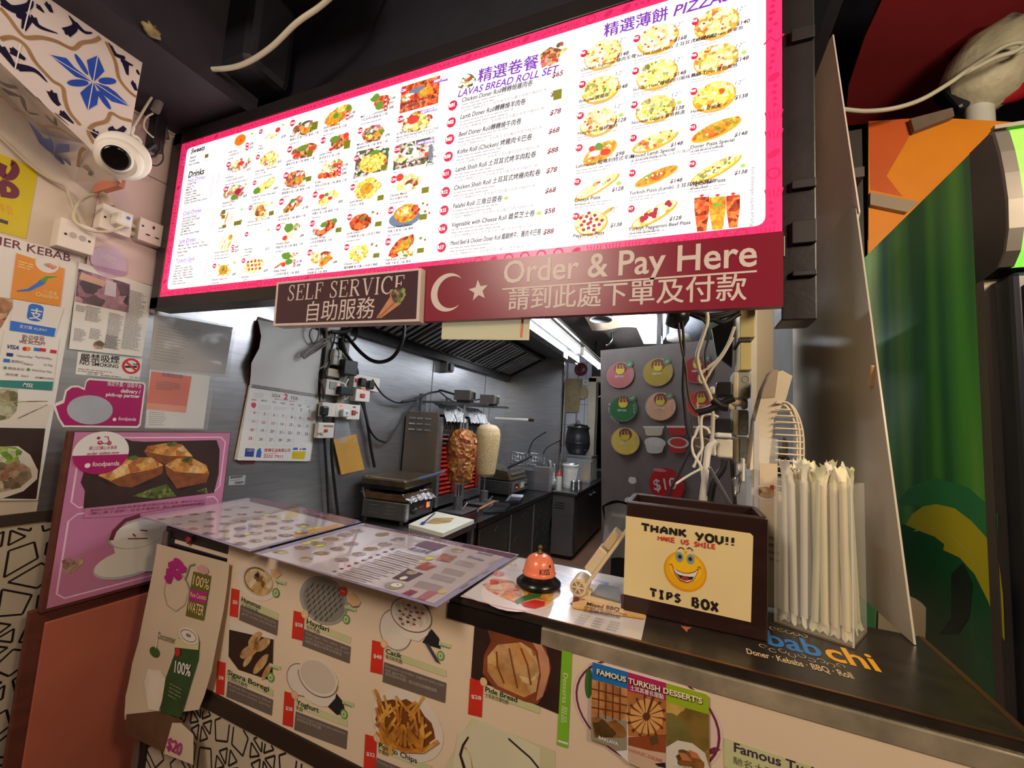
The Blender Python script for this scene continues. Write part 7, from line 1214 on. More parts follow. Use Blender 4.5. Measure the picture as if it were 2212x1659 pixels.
# doner ovens
def oven(y0, y1, label, near):
    t = thing('doner_oven', label, 'doner oven', (-1.78, (y0 + y1) / 2, ZK + .001), 'doner ovens'); z0, z1 = ZK + .001, 1.475
    PAN = mat('oven_side_panel', (150, 136, 122), .42, .75, .1, 5)
    b = MB(); b.box((XL + .02, y0, z0 + .09), (-1.648, y0 + .018, z1 + .03), PAN, .003)
    if near:
        for r_ in range(3):
            for c_ in range(3): x = XL + .055 + c_ * .068; z = z1 - .02 - r_ * .042; b.obox(V((x + .025, y0 - .001, z)), ((1, 0, 0), (0, 1, -.5), (0, .5, 1)), (.026, .005, .007), STEEL, .003)
        for x in (XL + .04, XL + .14): b.cyl((x, y0 - .002, z1 + .015), (x, y0, z1 + .015), .004, INK, 8)
    b.build('side_panel', t)
    b = MB(); b.box((XL + .02, y0 + .018, z0 + .03), (XL + .12, y1, z1), STEELD); b.box((XL + .02, y1 - .015, z0 + .03), (-1.665, y1, z1), STEELD, .002); b.box((-1.648, y0, z0 + .03), (-1.618, y0 + .035, z1), STEEL, .003); b.box((-1.665, y1 - .03, z0 + .03), (-1.625, y1, z1), STEEL, .003); b.box((XL + .1, y0 + .018, z0 + .03), (-1.63, y1 - .015, z0 + .09), STEELD, .003); b.box((XL + .02, y0 + .018, z1), (-1.66, y1 - .015, z1 + .02), HD, .002); b.build('body', t)
    b = MB(); b.box((-1.70, y0 + .035, z0 + .09), (-1.685, y1 - .03, z1 - .02), mat('burner_brick', (84, 44, 40), .7, 0, .3, 20))
    gl = mat('glowing_burner_bar', (170, 40, 30), .5, var=.5, vs=9, em=.5); cold = mat('cold_burner_bar', (140, 84, 80), .5, .2, .2, 12)
    for k in range(17):
        z = z0 + .11 + k * .033
        if z < z1 - .04: b.tube([V((-1.675, y0 + .04, z)), V((-1.668, y0 + .12, z + .004)), V((-1.675, y1 - .035, z))], .0085, gl if k < 11 else cold, 8, 4)
    for k in range(4): y = y0 + .06 + k * .06; b.tube([V((-1.662, y, z1 - .14)), V((-1.66, y, z1 - .06)), V((-1.66, y + .03, z1 - .05)), V((-1.662, y + .03, z1 - .13))], .006, STEELD, 6)
    b.build('burner', t)
    n_ = 2
    for k in range(n_):
        ya = y0 + .02 + k * (y1 - y0) / n_; yb = ya + (y1 - y0) / n_ - .01
        b = MB(); b.grid(lambda i, j: V((-1.72 + .13 * j + .10 * (i > .6) * 0, ya + (yb - ya) * i, z1 + .10 - .08 * j ** 1.4 - .05 * (j > .72) * (j - .72) * 3.5 + .004 * math.sin(17 * i + 23 * j))), 14, 12, FOIL); b.grid(lambda i, j: V((-1.72 + .13 * j, ya + (yb - ya) * i, z1 + .097 - .08 * j ** 1.4 - .05 * (j > .72) * (j - .72) * 3.5 + .004 * math.sin(17 * i + 23 * j))), 14, 12, HD); b.build('foil_flap', t)
    b = MB(); zb = z1 + .105; ym = (y0 + y1) / 2
    [b.box((XL + .03, ym + s_ - .005, zb), (-1.34, ym + s_ + .005, zb + .016), STEELD, .002) for s_ in (-.016, .016)]; b.box((XL + .03, ym - .03, z1), (XL + .06, ym + .03, zb + .07), STEELD, .003); b.build('top_arm', t)
    b = MB(); cx_ = -1.525 if near else -1.505; b.box((cx_ - .055, ym - .035, zb + .016), (cx_ + .055, ym + .035, zb + .03), HD, .002); b.box((cx_ - .075, ym - .045, zb + .03), (cx_ + .06, ym + .045, zb + .105), mat('motor_housing', (112, 108, 102), .4, .6), .003); b.box((cx_ + .06, ym - .02, zb + .04), (cx_ + .075, ym + .02, zb + .095), CHROME, .002); b.build('motor', t)
    b = MB(); b.box((-1.62, ym - .13, z0), (-1.42, ym + .13, z0 + .012), STEELD, .004); b.cyl((cx_, ym, z0 + .012), (cx_, ym, z0 + .10), .035, STEELD, 16); b.tube([V((cx_ + .03, ym - .03, z0 + .04)), V((cx_ + .06, ym - .04, z0 + .03)), V((cx_ + .09, ym - .02, z0 + .07))], .006, CHROME, 8); b.build('drip_base', t)
    return cx_, ym, zb
cx1, ym1, zb1 = oven(2.62, 2.94, 'doner oven with louvred side panel, nearer one, behind the browned meat', True)
cx2, ym2, zb2 = oven(3.0, 3.34, 'farther doner oven, behind the pale uncooked meat', False)
MEAT = food('roasted_meat', [(150, 74, 30), (186, 104, 40), (214, 128, 52), (104, 50, 26), (206, 140, 70)], 34, 0, .3, .9); RAW = mat('pale_minced_meat', (196, 172, 126), .5, 0, .1, 40, .7, 90); RAWT = mat('pale_meat_cap', (206, 182, 156), .5, 0, .05, 30, .3, 60)
random.seed(4)
def cone(name, label, c, zb, prof, m, wob, spin, cap=None):
    t = thing(name, label, 'doner meat', V((c[0], c[1], prof[0][1])), 'doner kebabs on their spits')
    b = MB(); seg = 40; vs = []; pr = []
    for (r0, h0), (r1, h1) in zip(prof, prof[1:]):
        for k in range(5): f = k / 5; pr.append((r0 + (r1 - r0) * f, h0 + (h1 - h0) * f))
    pr.append(prof[-1]); ph = [random.random() * 6 for _ in range(12)]
    for i, (r, h) in enumerate(pr):
        for k in range(seg):
            a = 2 * math.pi * k / seg; n_ = wob * (math.sin(5 * a + ph[0] + h * 31) * .3 + math.sin(9 * a - h * 60 + ph[1]) * .35 + math.sin(3 * a + h * 90 + ph[2]) * .3 + random.uniform(-.6, .6)); rr_ = max(.003, r * (1 + n_)); vs.append(V((c[0] + rr_ * math.cos(a), c[1] + rr_ * math.sin(a), h)))
    n = len(pr); fs = [[i * seg + k, i * seg + (k + 1) % seg, (i + 1) * seg + (k + 1) % seg, (i + 1) * seg + k] for i in range(n - 1) for k in range(seg)]
    cut = int((n - 1) * .82) * seg
    b.add(vs, fs[:cut] if cap else fs, m, True)
    if cap: b.add(vs, fs[cut:], cap, True)
    b.add(vs[:seg], [list(range(seg - 1, -1, -1))], m); b.add(vs[-seg:], [list(range(seg))], m); b.build('meat', t)
    b = MB(); b.cyl((c[0], c[1], ZK + .102), (c[0], c[1], zb + .0155), .006, STEEL, 10); b.cyl((c[0], c[1], prof[-1][1] - .004), (c[0], c[1], prof[-1][1] + .012), .012, WHITE if cap else STEEL, 12); b.cyl((c[0], c[1], prof[0][1] - .012), (c[0], c[1], prof[0][1]), .07, STEEL, 20); b.build('skewer', t)
cone('doner_kebab', 'browned orange doner meat on the nearer spit', (cx1, ym1), zb1, [(.075, 1.010), (.088, 1.03), (.094, 1.08), (.102, 1.16), (.110, 1.25), (.108, 1.31), (.092, 1.36), (.06, 1.388), (.015, 1.397)], MEAT, .085, 1)
cone('doner_kebab', 'pale uncooked smooth doner meat on the farther spit', (cx2, ym2), zb2, [(.07, 1.03), (.078, 1.036), (.086, 1.10), (.096, 1.20), (.106, 1.32), (.106, 1.36), (.095, 1.405), (.065, 1.435), (.015, 1.445)], RAW, .008, 1, RAWT)
cable('oven_cable', 'black cable running along the doner ovens from the sockets', [at(868, 868, X=-1.86), at(898, 862, X=-1.86), at(925, 850, X=-1.83), at(945, 846, X=-1.80), V((-1.74, ym1, zb1 + .10)), V((cx1 - .084, ym1, zb1 + .07))], .008, BLACKM); cable('oven_cable', 'second black cable reaching the farther spit motor', [at(948, 845, X=-1.79), V((-1.75, 3.0, zb2 + .03)), V((-1.68, ym2 - .02, zb2 + .05)), V((cx2 - .083, ym2, zb2 + .07))], .006, BLACKM)
b = MB(); c = at(1105, 906, X=-1.75); b.cyl((XL + .005, c.y, c.z), (-1.55, c.y, c.z + .004), .016, mat('white_knife_handle', (220, 216, 206), .4), 12); b.cyl((-1.55, c.y, c.z + .004), (-1.49, c.y, c.z + .005), .017, mat('dark_handle_end', (60, 30, 24), .4), 12); tag(b.build('wall_rod'), 'white rod with a dark end fixed to the steel wall behind the pale meat', 'rod')
# trays on the cabinet
TR = mat('dark_steel_tray', (96, 98, 104), .28, 1, .2, 8)
def tray(label, q, h):
    q = [at(*v, Z=ZK + .002) for v in q]; q = [V((v.x, v.y, ZK + .001)) for v in q]; cen = sum(q, V((0, 0, 0))) / 4
    b = MB(); b.prism(q, (0, 0, .003), TR)
    for i in range(4): a, c = q[i], q[(i + 1) % 4]; n_ = (cen - (a + c) / 2).normalized(); n_.z = 0; b.prism([a, c, c + n_ * -.012 + Zv * h, a + n_ * -.012 + Zv * h], n_ * .003, TR)
    return tag(b.build('drip_tray'), label, 'tray', 'steel trays on the black-door cabinet')
tray('wide steel drip tray in front of the nearer spit', [(1044, 1107), (1088, 1106), (1100, 1094), (1066, 1090)], .02); tray('steel drip tray in front of the farther spit', [(1094, 1088), (1120, 1087), (1130, 1075), (1104, 1073)], .025)
c0, c1 = at(1034, 1100, Z=ZK + .03), at(1068, 1083, Z=ZK + .03); b = MB(); b.tube([c0, c1], .008, mat('orange_wood_handle', (186, 112, 66), .5), 10, 1); b.tube([c0, c0 + (c0 - c1).normalized() * .03 - Zv * .015], .005, STEELD, 8, 1); tag(b.build('wooden_handle'), 'orange wooden tool handle lying across the wide drip tray', 'tool')
# second grill, fryer, baskets
t = thing('contact_grill', 'farther contact grill with orange-lit switches, beyond the pale meat', 'contact grill', (-1.60, 3.86, ZK + .001))
b = MB(); b.box((-1.86, 3.60, ZK + .012), (-1.46, 4.08, ZK + .13), GB, .006); b.box((-1.85, 3.62, ZK + .001), (-1.48, 4.06, ZK + .012), BLACK); [b.box((-1.80 + .09 * i, 3.597, ZK + .05 + k * .02), (-1.73 + .09 * i, 3.601, ZK + .055 + k * .02), STEELD) for i in range(3) for k in range(3)]; b.build('body', t)
b = MB(); b.box((-1.46, 3.66, ZK + .03), (-1.452, 4.05, ZK + .115), mat('grill_front_plate', (150, 140, 128), .35, .7)); b.box((-1.452, 3.72, ZK + .05), (-1.448, 3.80, ZK + .10), mat('panel_black', (40, 38, 38), .4)); b.box((-1.448, 3.745, ZK + .06), (-1.444, 3.765, ZK + .075), em('red_lamp', (255, 70, 50), 1.3)); b.box((-1.452, 3.87, ZK + .05), (-1.448, 3.96, ZK + .10), mat('panel_cream', (190, 184, 160), .4)); b.lathe(V((-1.452, 4.0, ZK + .075)), [(.018, 0), (.015, .015), (.006, .017)], BLACK, 16, (1, 0, 0)); b.build('control_panel', t)
b = MB(); b.prism([(-1.86, 3.62, ZK + .14), (-1.46, 3.62, ZK + .14), (-1.50, 3.62, ZK + .22), (-1.82, 3.62, ZK + .25)], (0, .44, 0), mat('greasy_grill_lid')); b.obox(V((-1.52, 3.84, ZK + .21)), ((1, 0, -.5), (0, 1, 0), (.5, 0, 1)), (.06, .17, .004), CHROME); b.build('lid', t)
b = MB(); b.tube([V((-1.58, 3.8, ZK + .23)), V((-1.46, 3.86, ZK + .30)), V((-1.38, 3.92, ZK + .36))], .014, BLACK, 10); b.build('handle', t)
t = thing('deep_fryer', 'steel deep fryer with wire baskets in the kitchen corner', 'fryer', (-1.5, 4.28, ZK + .001))
b = MB(); b.box((-1.42, 4.14, ZK + .001), (-1.25, 4.25, ZK + .24), STEEL, .004); b.box((-1.90, 4.12, ZK + .001), (-1.42, 4.45, ZK + .20), STEELD, .004); b.build('body', t)
for k, (x, y) in enumerate(((-1.62, 4.22), (-1.50, 4.36))):
    b = MB(); z = ZK + .24
    for i in range(7): b.tube([V((x - .10 + i * .033, y - .07, z + .12)), V((x - .10 + i * .033, y - .06, z)), V((x - .10 + i * .033, y + .06, z)), V((x - .10 + i * .033, y + .07, z + .12))], .0022, CHROME, 5, 1)
    for zz in (0, .04, .08, .12): b.tube([V((x - .11, y - .065, z + zz)), V((x + .11, y - .065, z + zz)), V((x + .11, y + .065, z + zz)), V((x - .11, y + .065, z + zz)), V((x - .11, y - .065, z + zz))], .0022, CHROME, 5, 1)
    b.tube([V((x + .10, y, z + .12)), V((x + .16, y - .02, z + .26 - k * .06)), V((x + .30, y - .03, z + .36 - k * .08))], .006, BLACK, 8); b.build('fry_basket', t)
b = MB(); c = at(1186, 1008, Y=4.32); b.grid(lambda i, j: V((-1.365 + .11 * i + .01 * math.sin(9 * j), 4.40 + .02 * math.sin(7 * i + 3 * j), ZK + .001 + .28 * j + .02 * math.sin(6 * i) * j)), 16, 14, FOIL); tag(b.build('foil_sheet'), 'crumpled foil sheet standing as a splash guard beside the fryer', 'foil')
# end cabinet
t = thing('end_cabinet', 'grey steel cabinet at the end of the aisle, under the white bucket', 'cabinet', (-1.3, 5.0, .126))
CG = mat('grey_cabinet_steel', (116, 112, 110), .4, .7, .1, 5)
b = MB(); b.box((-1.245, 4.29, .17), (-1.02, 4.488, ZK - .03), CG); b.box((-1.245, 4.545, .17), (-1.02, 5.85, ZK - .03), CG); b.box((-1.245, 4.488, .17), (-1.02, 4.545, ZK - .03), CG); b.box((-1.23, 4.33, .127), (-1.05, 5.84, .17), BLACK)
for k in range(3): b.box((-1.22, 4.287, ZK - .12 - k * .025), (-1.12, 4.291, ZK - .113 - k * .025), BLACK)
b.build('carcass', t)
b = MB(); b.box((-1.247, 4.27, ZK - .03), (-.99, 5.868, ZK), WT, .005); b.build('worktop', t)
for k in range(2):
    y0 = 4.35 + k * .75; b = MB(); b.box((-1.02, y0, .19), (-1.004, y0 + .72, ZK - .05), mat('dark_cabinet_door', (62, 60, 60), .35, .6, .2, 6), .003); d_ = b.build('door', t)
    b = MB(); yy = y0 + (.62 if k == 0 else .06); b.tube([V((-1.004, yy, ZK - .10)), V((-.985, yy + .01, ZK - .105)), V((-.985, yy + .07, ZK - .105)), V((-1.004, yy + .08, ZK - .10))], .006, STEEL, 8); h_ = b.build('handle', t); h_.parent = d_
t = thing('far_cabinet', 'far kitchen cabinet seen through the doorway', 'cabinet', (-1.0, 7.2, .126)); b = MB(); b.box((-1.35, 6.12, .13), (-.93, 8.4, ZK + .06), mat('dark_cabinet_door')); b.build('carcass', t); b = MB(); b.box((-1.37, 6.1, ZK + .06), (-.90, 8.42, ZK + .10), WT, .004); b.build('worktop', t)
def stand(x, y, Zs=ZK + .001): c = at(x, y, Z=Zs); return V((c.x, c.y, Zs))
c = stand(1182, 1047); b0 = V((-1.20, 4.33, ZK + .001))
t = thing('squeeze_bottle', 'clear squeeze bottle with a red cap by the foil', 'bottle', b0); b = MB(); b.lathe(b0, [(.028, 0), (.03, .01), (.03, .13), (.022, .15)], mat('cloudy_bottle', (214, 214, 200), .3, 0, .03, alpha=.8), 18); b.lathe(b0, [(.0285, .002), (.0285, .05)], mat('yellow_sauce', (196, 190, 110), .4), 18); b.build('bottle_body', t); b = MB(); b.lathe(b0, [(.024, .148), (.024, .165), (.012, .175), (.005, .21), (.002, .212)], mat('red_cap', (206, 40, 34), .35), 16); b.build('cap', t)
b0 = V((-1.155, 4.62, ZK + .001)); t = thing('white_bucket', 'tall white bucket on the end cabinet', 'bucket', b0); b = MB(); b.lathe(b0, [(.070, 0), (.078, .02), (.084, .20), (.088, .235), (.092, .24), (.092, .255), (.080, .255)], WHITE, 30); b.build('pail', t); b = MB(); b.lathe(b0, [(.078, .256), (.074, .268), (.05, .275), (.01, .278)], STEEL, 30); b.build('lid', t); b = MB(); b.tube([b0 + V((.088, -.02, .23)), b0 + V((.07, -.06, .10)), b0 + V((.02, -.085, .03)), b0 + V((-.05, -.08, .06))], .003, WHITE, 6); b.build('bail', t)
for k, (x, y) in enumerate(((-1.085, 4.50), (-1.045, 4.575))): b = MB(); b.lathe(V((x, y, ZK + .001)), [(.030, 0), (.032, .003), (.033, .085), (.035, .09), (.03, .09), (.029, .01)], CHROME, 22); tag(b.build('steel_cup'), ('nearer' if k == 0 else 'farther') + ' of two steel cups at the cabinet corner by the bucket', 'cup', 'steel cups on the end cabinet')
t = thing('glass_tank', 'clear box with amber liquid under the black soup kettle', 'display box', (-1.2, 5.35, ZK + .001)); GL = mat('clear_glass_box', (220, 224, 224), .05, 0, 0, alpha=.18)
b = MB(); b.box((-1.34, 5.15, ZK + .001), (-1.04, 5.55, ZK + .02), STEEL); 
for a, c in (((-1.34, 5.15), (-1.04, 5.155)), ((-1.34, 5.545), (-1.04, 5.55)), ((-1.34, 5.155), (-1.335, 5.545)), ((-1.045, 5.155), (-1.04, 5.545))): b.box((a[0], a[1], ZK + .02), (c[0], c[1], ZK + .30), GL)
b.box((-1.35, 5.14, ZK + .30), (-1.03, 5.56, ZK + .325), STEEL, .003); b.build('case', t); b = MB(); b.lathe(V((-1.13, 5.34, ZK + .021)), [(.06, 0), (.065, .05), (.07, .18), (.072, .22)], mat('amber_liquid', (190, 140, 60), .3, 0, .2), 20); b.build('amber_jar', t)
b0 = V((-1.265, 5.36, ZK + .326)); t = thing('soup_kettle', 'round black soup kettle with steel lid', 'kettle', b0); b = MB(); b.lathe(b0, [(.10, 0), (.115, .01), (.15, .08), (.158, .15), (.15, .24), (.135, .32), (.145, .33), (.148, .35), (.13, .355)], mat('black_kettle_enamel', (34, 36, 40), .35, 0, .1), 34); b.lathe(b0, [(.158, .13), (.162, .135), (.162, .145), (.158, .15)], BLACK, 34); b.build('pot', t); b = MB(); b.lathe(b0, [(.132, .356), (.12, .375), (.06, .392), (.01, .395)], CHROME, 30); b.build('lid', t); b = MB(); b.tube([b0 + V((-.02, 0, .394)), b0 + V((0, 0, .43)), b0 + V((.02, 0, .394))], .006, BLACK, 8); b.build('knob', t); b = MB(); b.lathe(b0 + V((.12, -.10, .06)), [(.02, 0), (.02, .02), (.008, .03)], BLACK, 14, (.77, -.64, 0)); b.build('dial', t)
c = at(1255, 798, Y=5.88); b = MB(); b.lathe(V((c.x, 5.895, c.z)), [(.02, 0), (.09, .0), (.095, .02), (.085, .05), (.03, .055)], mat('dark_red_reel', (96, 34, 44), .4), 26, (0, -1, 0)); b.lathe(V((c.x, 5.84, c.z)), [(.03, 0), (.03, .015), (.01, .016)], mat('dark_red_hub', (60, 22, 30), .4), 16, (0, -1, 0)); tag(b.build('wall_reel'), 'dark red round fitting high on the white tiles beside the doorway', 'reel')
c = at(1265, 826, Y=5.88); b = MB(); b.box((c.x - .045, 5.87, c.z - .04), (c.x + .045, 5.899, c.z + .04), WHITE, .004); b.lathe(V((c.x, 5.87, c.z)), [(.012, 0), (.012, .004)], GREYP, 14, (0, -1, 0)); tag(b.build('wall_switch'), 'white switch on the tiles beside the doorway', 'switch')
c = at(1231, 850, Y=5.8); b = MB(); b.grid(lambda i, j: V((c.x - .09 + .24 * i - .05 * j * (i - .4), 5.86 - .05 * math.sin(math.pi * i) * math.sin(math.pi * min(1, j + .15)), c.z + .22 - .48 * j)), 12, 12, mat('tan_cloth_bag', (150, 134, 100), .8, 0, .2, 12)); b.grid(lambda i, j: V((c.x - .09 + .24 * i - .05 * j * (i - .4), 5.895, c.z + .22 - .48 * j)), 4, 4, mat('tan_cloth_bag')); b.lathe(V((c.x + .16, 5.88, c.z + .02)), [(.09, 0), (.09, .012), (.08, .015)], mat('pale_wood_disc', (170, 150, 116), .6), 22, (0, -1, 0)); tag(b.build('cloth_bag'), 'tan cloth bag hanging on the white tiles', 'bag')
for x_, r_ in ((1226, .012), (1250, .008)): c = at(x_, 800, Y=5.88); b = MB(); b.cyl((c.x, 5.88, ZK + .4), (c.x, 5.88, 2.5), r_, mat('grey_mauve_pipe', (136, 118, 124), .5), 8); tag(b.build('wall_pipe'), ('thicker pipe by the bag' if r_ > .01 else 'thin pipe by the switch') + ' running up the white tiles', 'pipe')
# beyond the doorway
b = MB(); b.box((-1.30, 7.2, .95), (-.85, 7.6, 1.95), mat('dark_oven_front', (34, 36, 42), .3, .3)); b.box((-1.27, 7.19, 1.72), (-.90, 7.2, 1.76), CHROME); b.box((-1.26, 7.185, 1.40), (-.95, 7.2, 1.6), mat('oven_glass', (16, 18, 22), .1)); tag(b.build('wall_oven'), 'dark oven standing on the far cabinet beyond the doorway', 'oven')
b = MB(); b.box((-1.10, 6.6, ZK + .101), (-.96, 6.75, ZK + .35), card, .004); tag(b.build('cardboard_box'), 'brown box on the far cabinet beyond the doorway', 'box')
b = MB(); b.box((-1.12, 6.55, 1.15), (-1.05, 6.56, 1.42), PAPER); b.box((-1.13, 6.56, .905), (-1.04, 6.585, 1.45), mat('notice_backing', (150, 140, 120), .6)); tag(b.build('paper_notice'), 'white slip of paper on a stand beyond the doorway', 'notice')
cable('hose', 'pale hose curving down beyond the doorway top', [at(1318, 822, Y=6.065), at(1310, 842, Y=6.065), at(1298, 855, Y=6.065), at(1288, 858, Y=6.065)], .012, WHITE, 'hose')
# grey banner of sauces
P0 = at(1297, 757, Y=2.4); P1 = at(1550, 735, Y=2.15); bu = V((P1.x - P0.x, P1.y - P0.y, 0)).normalized(); bnv = bu.cross(Zv)
t = thing('sauce_banner', 'grey sauce banner with round colour badges and a ten dollar price', 'banner', P0 + bu * .35 + V((0, 0, .126 - P0.z)))
BG = mat('mottled_grey_banner', (116, 107, 104), .55, 0, .1, 14); b = MB(); wB = (P1 - P0).length + .13
pts = [P0, P0 + bu * wB, V((P0.x + bu.x * wB, P0.y + bu.y * wB, .14)), V((P0.x + .08, P0.y + .02, .14))]
b.prism(pts, -bnv * .012, BG); b.build('board', t)
b = MB(); p = PR(b, P0 + bnv * .0005, bu, Zv); p.z = zc(1240, 660, .208); SKY = mat('badge_green_small', (90, 124, 92), .5); YB_ = mat('chick_yellow', (206, 184, 50), .5, 0, .1, 20); CH2 = mat('chick_shade', (120, 60, 60), .5, 0, .2)
def rb(x, y, rx, ry, col, g=True):
    m = mat('badge_%d_%d' % (x, y), col, .45, 0, .08, 12); p.ell(x, y, rx, ry, m, 1, 34); p.ring(x, y, rx * .95, ry * .95, .002, mat('badge_ring', (206, 190, 180), .5, alpha=.5), 2); p.ell(x + 5, y - ry * .52, rx * .45, ry * .42, CH2, 3, 20)
    p.poly([(x - 45, y - 65), (x + 50, y - 65), (x + 45, y - 30), (x + 20, y - 10), (x - 20, y - 10), (x - 42, y - 30)], YB_, 4)
    for dx in (-38, 0, 34): p.line([(x + dx, y - 66), (x + dx * .7, y - 108)], .006, YB_, 4, .003)
    p.flat('CRISPY BUN', (x - 58, y + 28), 22, PAPER, 3, .015, 0, 0, .62)
    if g: p.ell(x + 95, y - 112, 38, 36, SKY, 5, 20); p.line([(x + 80, y - 112), (x + 92, y - 102), (x + 112, y - 124)], .003, PAPER, 6)
    for k in range(3): p.rect((x + rx * .74, y - 40 + k * 32), (x + rx * .74 + 16, y - 18 + k * 32), mat('badge_ring'), 3)
rb(478, 722, 143, 136, (176, 104, 104)); rb(868, 692, 156, 146, (166, 142, 52)); rb(1280, 665, 156, 146, (150, 34, 40)); rb(508, 1070, 146, 136, (36, 104, 56)); rb(895, 1048, 158, 146, (206, 160, 130)); rb(1320, 1020, 156, 146, (190, 66, 44)); rb(530, 1408, 148, 142, (214, 186, 84), False)
p.z = zc(1100, 640, .3738); q = p.p(575, 640)
for k, ch in enumerate('MINT SAUCE'): a = R(170 + k * 9.5); c = p.p(655, 645); rr_ = abs(p.p(575, 645)[0] - c[0]) * .93; p.ltext(ch, c[0] + rr_ * math.cos(a), c[1] + rr_ * math.sin(a), .009, PAPER, 4, None, a - R(90), .012)
TUBm = mat('sauce_tub_white', (206, 200, 192), .45)
for x, y, c in ((835, 770, (196, 186, 160)), (970, 768, (176, 40, 44)), (1110, 770, (130, 104, 60))): m = mat('tub_%d' % x, c, .45); p.poly([(x - 55, y - 15), (x + 55, y - 15), (x + 46, y + 30), (x + 30, y + 36), (x - 30, y + 36), (x - 46, y + 30)], m, 1); p.poly([(x - 62, y - 20), (x + 62, y - 20), (x + 58, y - 8), (x - 58, y - 8)], TUBm, 2)
for x, y, c, c2 in ((842, 860, (200, 196, 188), (206, 202, 196)), (976, 860, (176, 40, 44), (190, 50, 44)), (1112, 860, (130, 104, 60), (140, 110, 64))): m = mat('tub2_%d' % x, c, .45); p.poly([(x - 58, y - 10), (x + 58, y - 10), (x + 42, y + 40), (x + 20, y + 48), (x - 20, y + 48), (x - 44, y + 40)], m, 1); p.ell(x, y - 14, 62, 32, TUBm, 2, 26); p.ell(x, y - 16, 48, 24, mat('tub3_%d' % x, c2, .5, 0, .1, 30), 3, 22)
p.ell(908, 1090, 102, 98, mat('price_red', (190, 24, 34), .35), 1, 34); p.ell(870, 1005, 40, 10, mat('price_highlight', (226, 130, 130), .35), 2, 16); p.text('$10', (840, 1122), (972, 1112), 66, PAPER, 3, .01)
p.z = None; 
for x, y in ((1367, 1038), (1358, 1082), (1358, 1102)): p.ell(x, y, 9, 8, PAPER, 1, 12, 0, .3)
b.build('printed_badges', t)
b = MB(); c = at(1345, 1105, Y=1.9); b.grid(lambda i, j: c + V((-.08 + .24 * i, -.05 + .10 * j, .02 + .035 * math.sin(math.pi * i) - .07 * j * (1 - i) - .03 * j + .01 * math.sin(9 * i))), 12, 8, mat('glossy_black_bag', (30, 30, 32), .2)); b.box(c + V((-.06, -.03, -.10)), c + V((.2, .12, 0.0)), mat('black_bin', (26, 26, 28), .35), .02); b.box(c + V((-.04, -.01, .127 - c.z)), c + V((.18, .10, -.10)), mat('black_bin')); tag(b.build('bin'), 'black bin with a glossy bag in front of the grey banner', 'bin')
b = MB(); c = at(1330, 1140, Y=1.84); b.grid(lambda i, j: c + V((-.05 + .22 * i, .02 * math.sin(7 * i + 5 * j), .08 - .22 * j + .02 * math.sin(5 * i))), 14, 14, mat('clear_plastic_film', (206, 208, 214), .12, 0, 0, 5, .5, 20, alpha=.3)); tag(b.build('plastic_bag'), 'clear plastic bag draped below the black bin', 'bag')
# yellow paper strip under the crimson sign
b = MB(); pp = PRY(b, .9262); yp = mat('pale_yellow_paper', (244, 238, 206), .6, 0, .05, 6); tn = yp.node_tree; ts = tn.nodes.new('ShaderNodeBsdfTranslucent'); ts.inputs[0].default_value = lin((250, 246, 222)); tm = tn.nodes.new('ShaderNodeMixShader'); tm.inputs[0].default_value = .75; tn.links.new(tn.nodes['Principled BSDF'].outputs[0], tm.inputs[1]); tn.links.new(ts.outputs[0], tm.inputs[2]); tn.links.new(tm.outputs[0], tn.nodes['Material Output'].inputs[0]); pp.poly([(958, 650), (1147, 640), (1143, 735), (954, 733)], yp, 0, .0015); pp.b = .002; pp.poly([(1129, 668), (1134, 668), (1129, 729), (1124, 729)], mat('orange_line', (206, 100, 60), .5), 1); tag(b.build('paper_strip'), 'pale yellow paper strip with an orange line hanging below the crimson sign', 'paper')
# ================================================================ sockets and cables on the steel wall
LX = XL + .004
zq = zc(640, 690, .1627)
def wq(x, y, d=0.0): a = zq(x, y); return at(a[0], a[1], X=LX + d)
def flatbox(b, x0, y0, x1, y1, d0, d1, m, bev=.004):
    a, c = wq(x0, y0), wq(x1, y1); dy = abs(c.y - a.y) / 2; dz = abs(a.z - c.z) / 2; b.obox(V((LX + (d0 + d1) / 2, (a.y + c.y) / 2, (a.z + c.z) / 2)), ((1, 0, 0), (0, 1, 0), (0, 0, 1)), ((d1 - d0) / 2, dy, dz), m, bev)
b = MB(); a, c = wq(640, 60), wq(640, 1120); b.box((LX, a.y - .025, c.z), (LX + .03, a.y + .03, a.z + .25), mat('grey_trunking', (134, 130, 120), .45, .2, .2, 10), .003); a, c = wq(420, 150), wq(420, 1100); b.box((LX, a.y - .02, c.z), (LX + .02, a.y + .02, a.z + .25), mat('grey_trunking'), .003); tag(b.build('cable_trunking'), 'grey cable trunking that carries the sockets on the steel wall', 'trunking')
GW = 'sockets and switches stacked on the steel wall'
def sock(name, label, cat, r, d=.05, m=SCK, extra=None, d0=.021):
    t = thing(name, label, cat, wq((r[0] + r[2]) / 2, r[3], d0), GW); b = MB(); flatbox(b, r[0], r[1], r[2], r[3], d0, d, m); b.build('box', t)
    if extra:
        for nm, q, e, mm in extra: b = MB(); flatbox(b, q[0], q[1], q[2], q[3], d, d + e, mm, .003); b.build(nm, t)
    return t
RK = mat('red_rocker', (190, 60, 48), .4); NEON = em('red_neon', (255, 70, 50), 1.5)
sock('wall_socket', 'white socket holding the black plug, left of the bottom row', 'socket', (262, 1095, 438, 1290))
sock('wall_socket', 'white socket with a glowing red neon and a white plug, middle of the bottom row', 'socket', (440, 1105, 600, 1300), .05, SCK, [('neon_lamp', (497, 1128, 522, 1150), .003, NEON)])
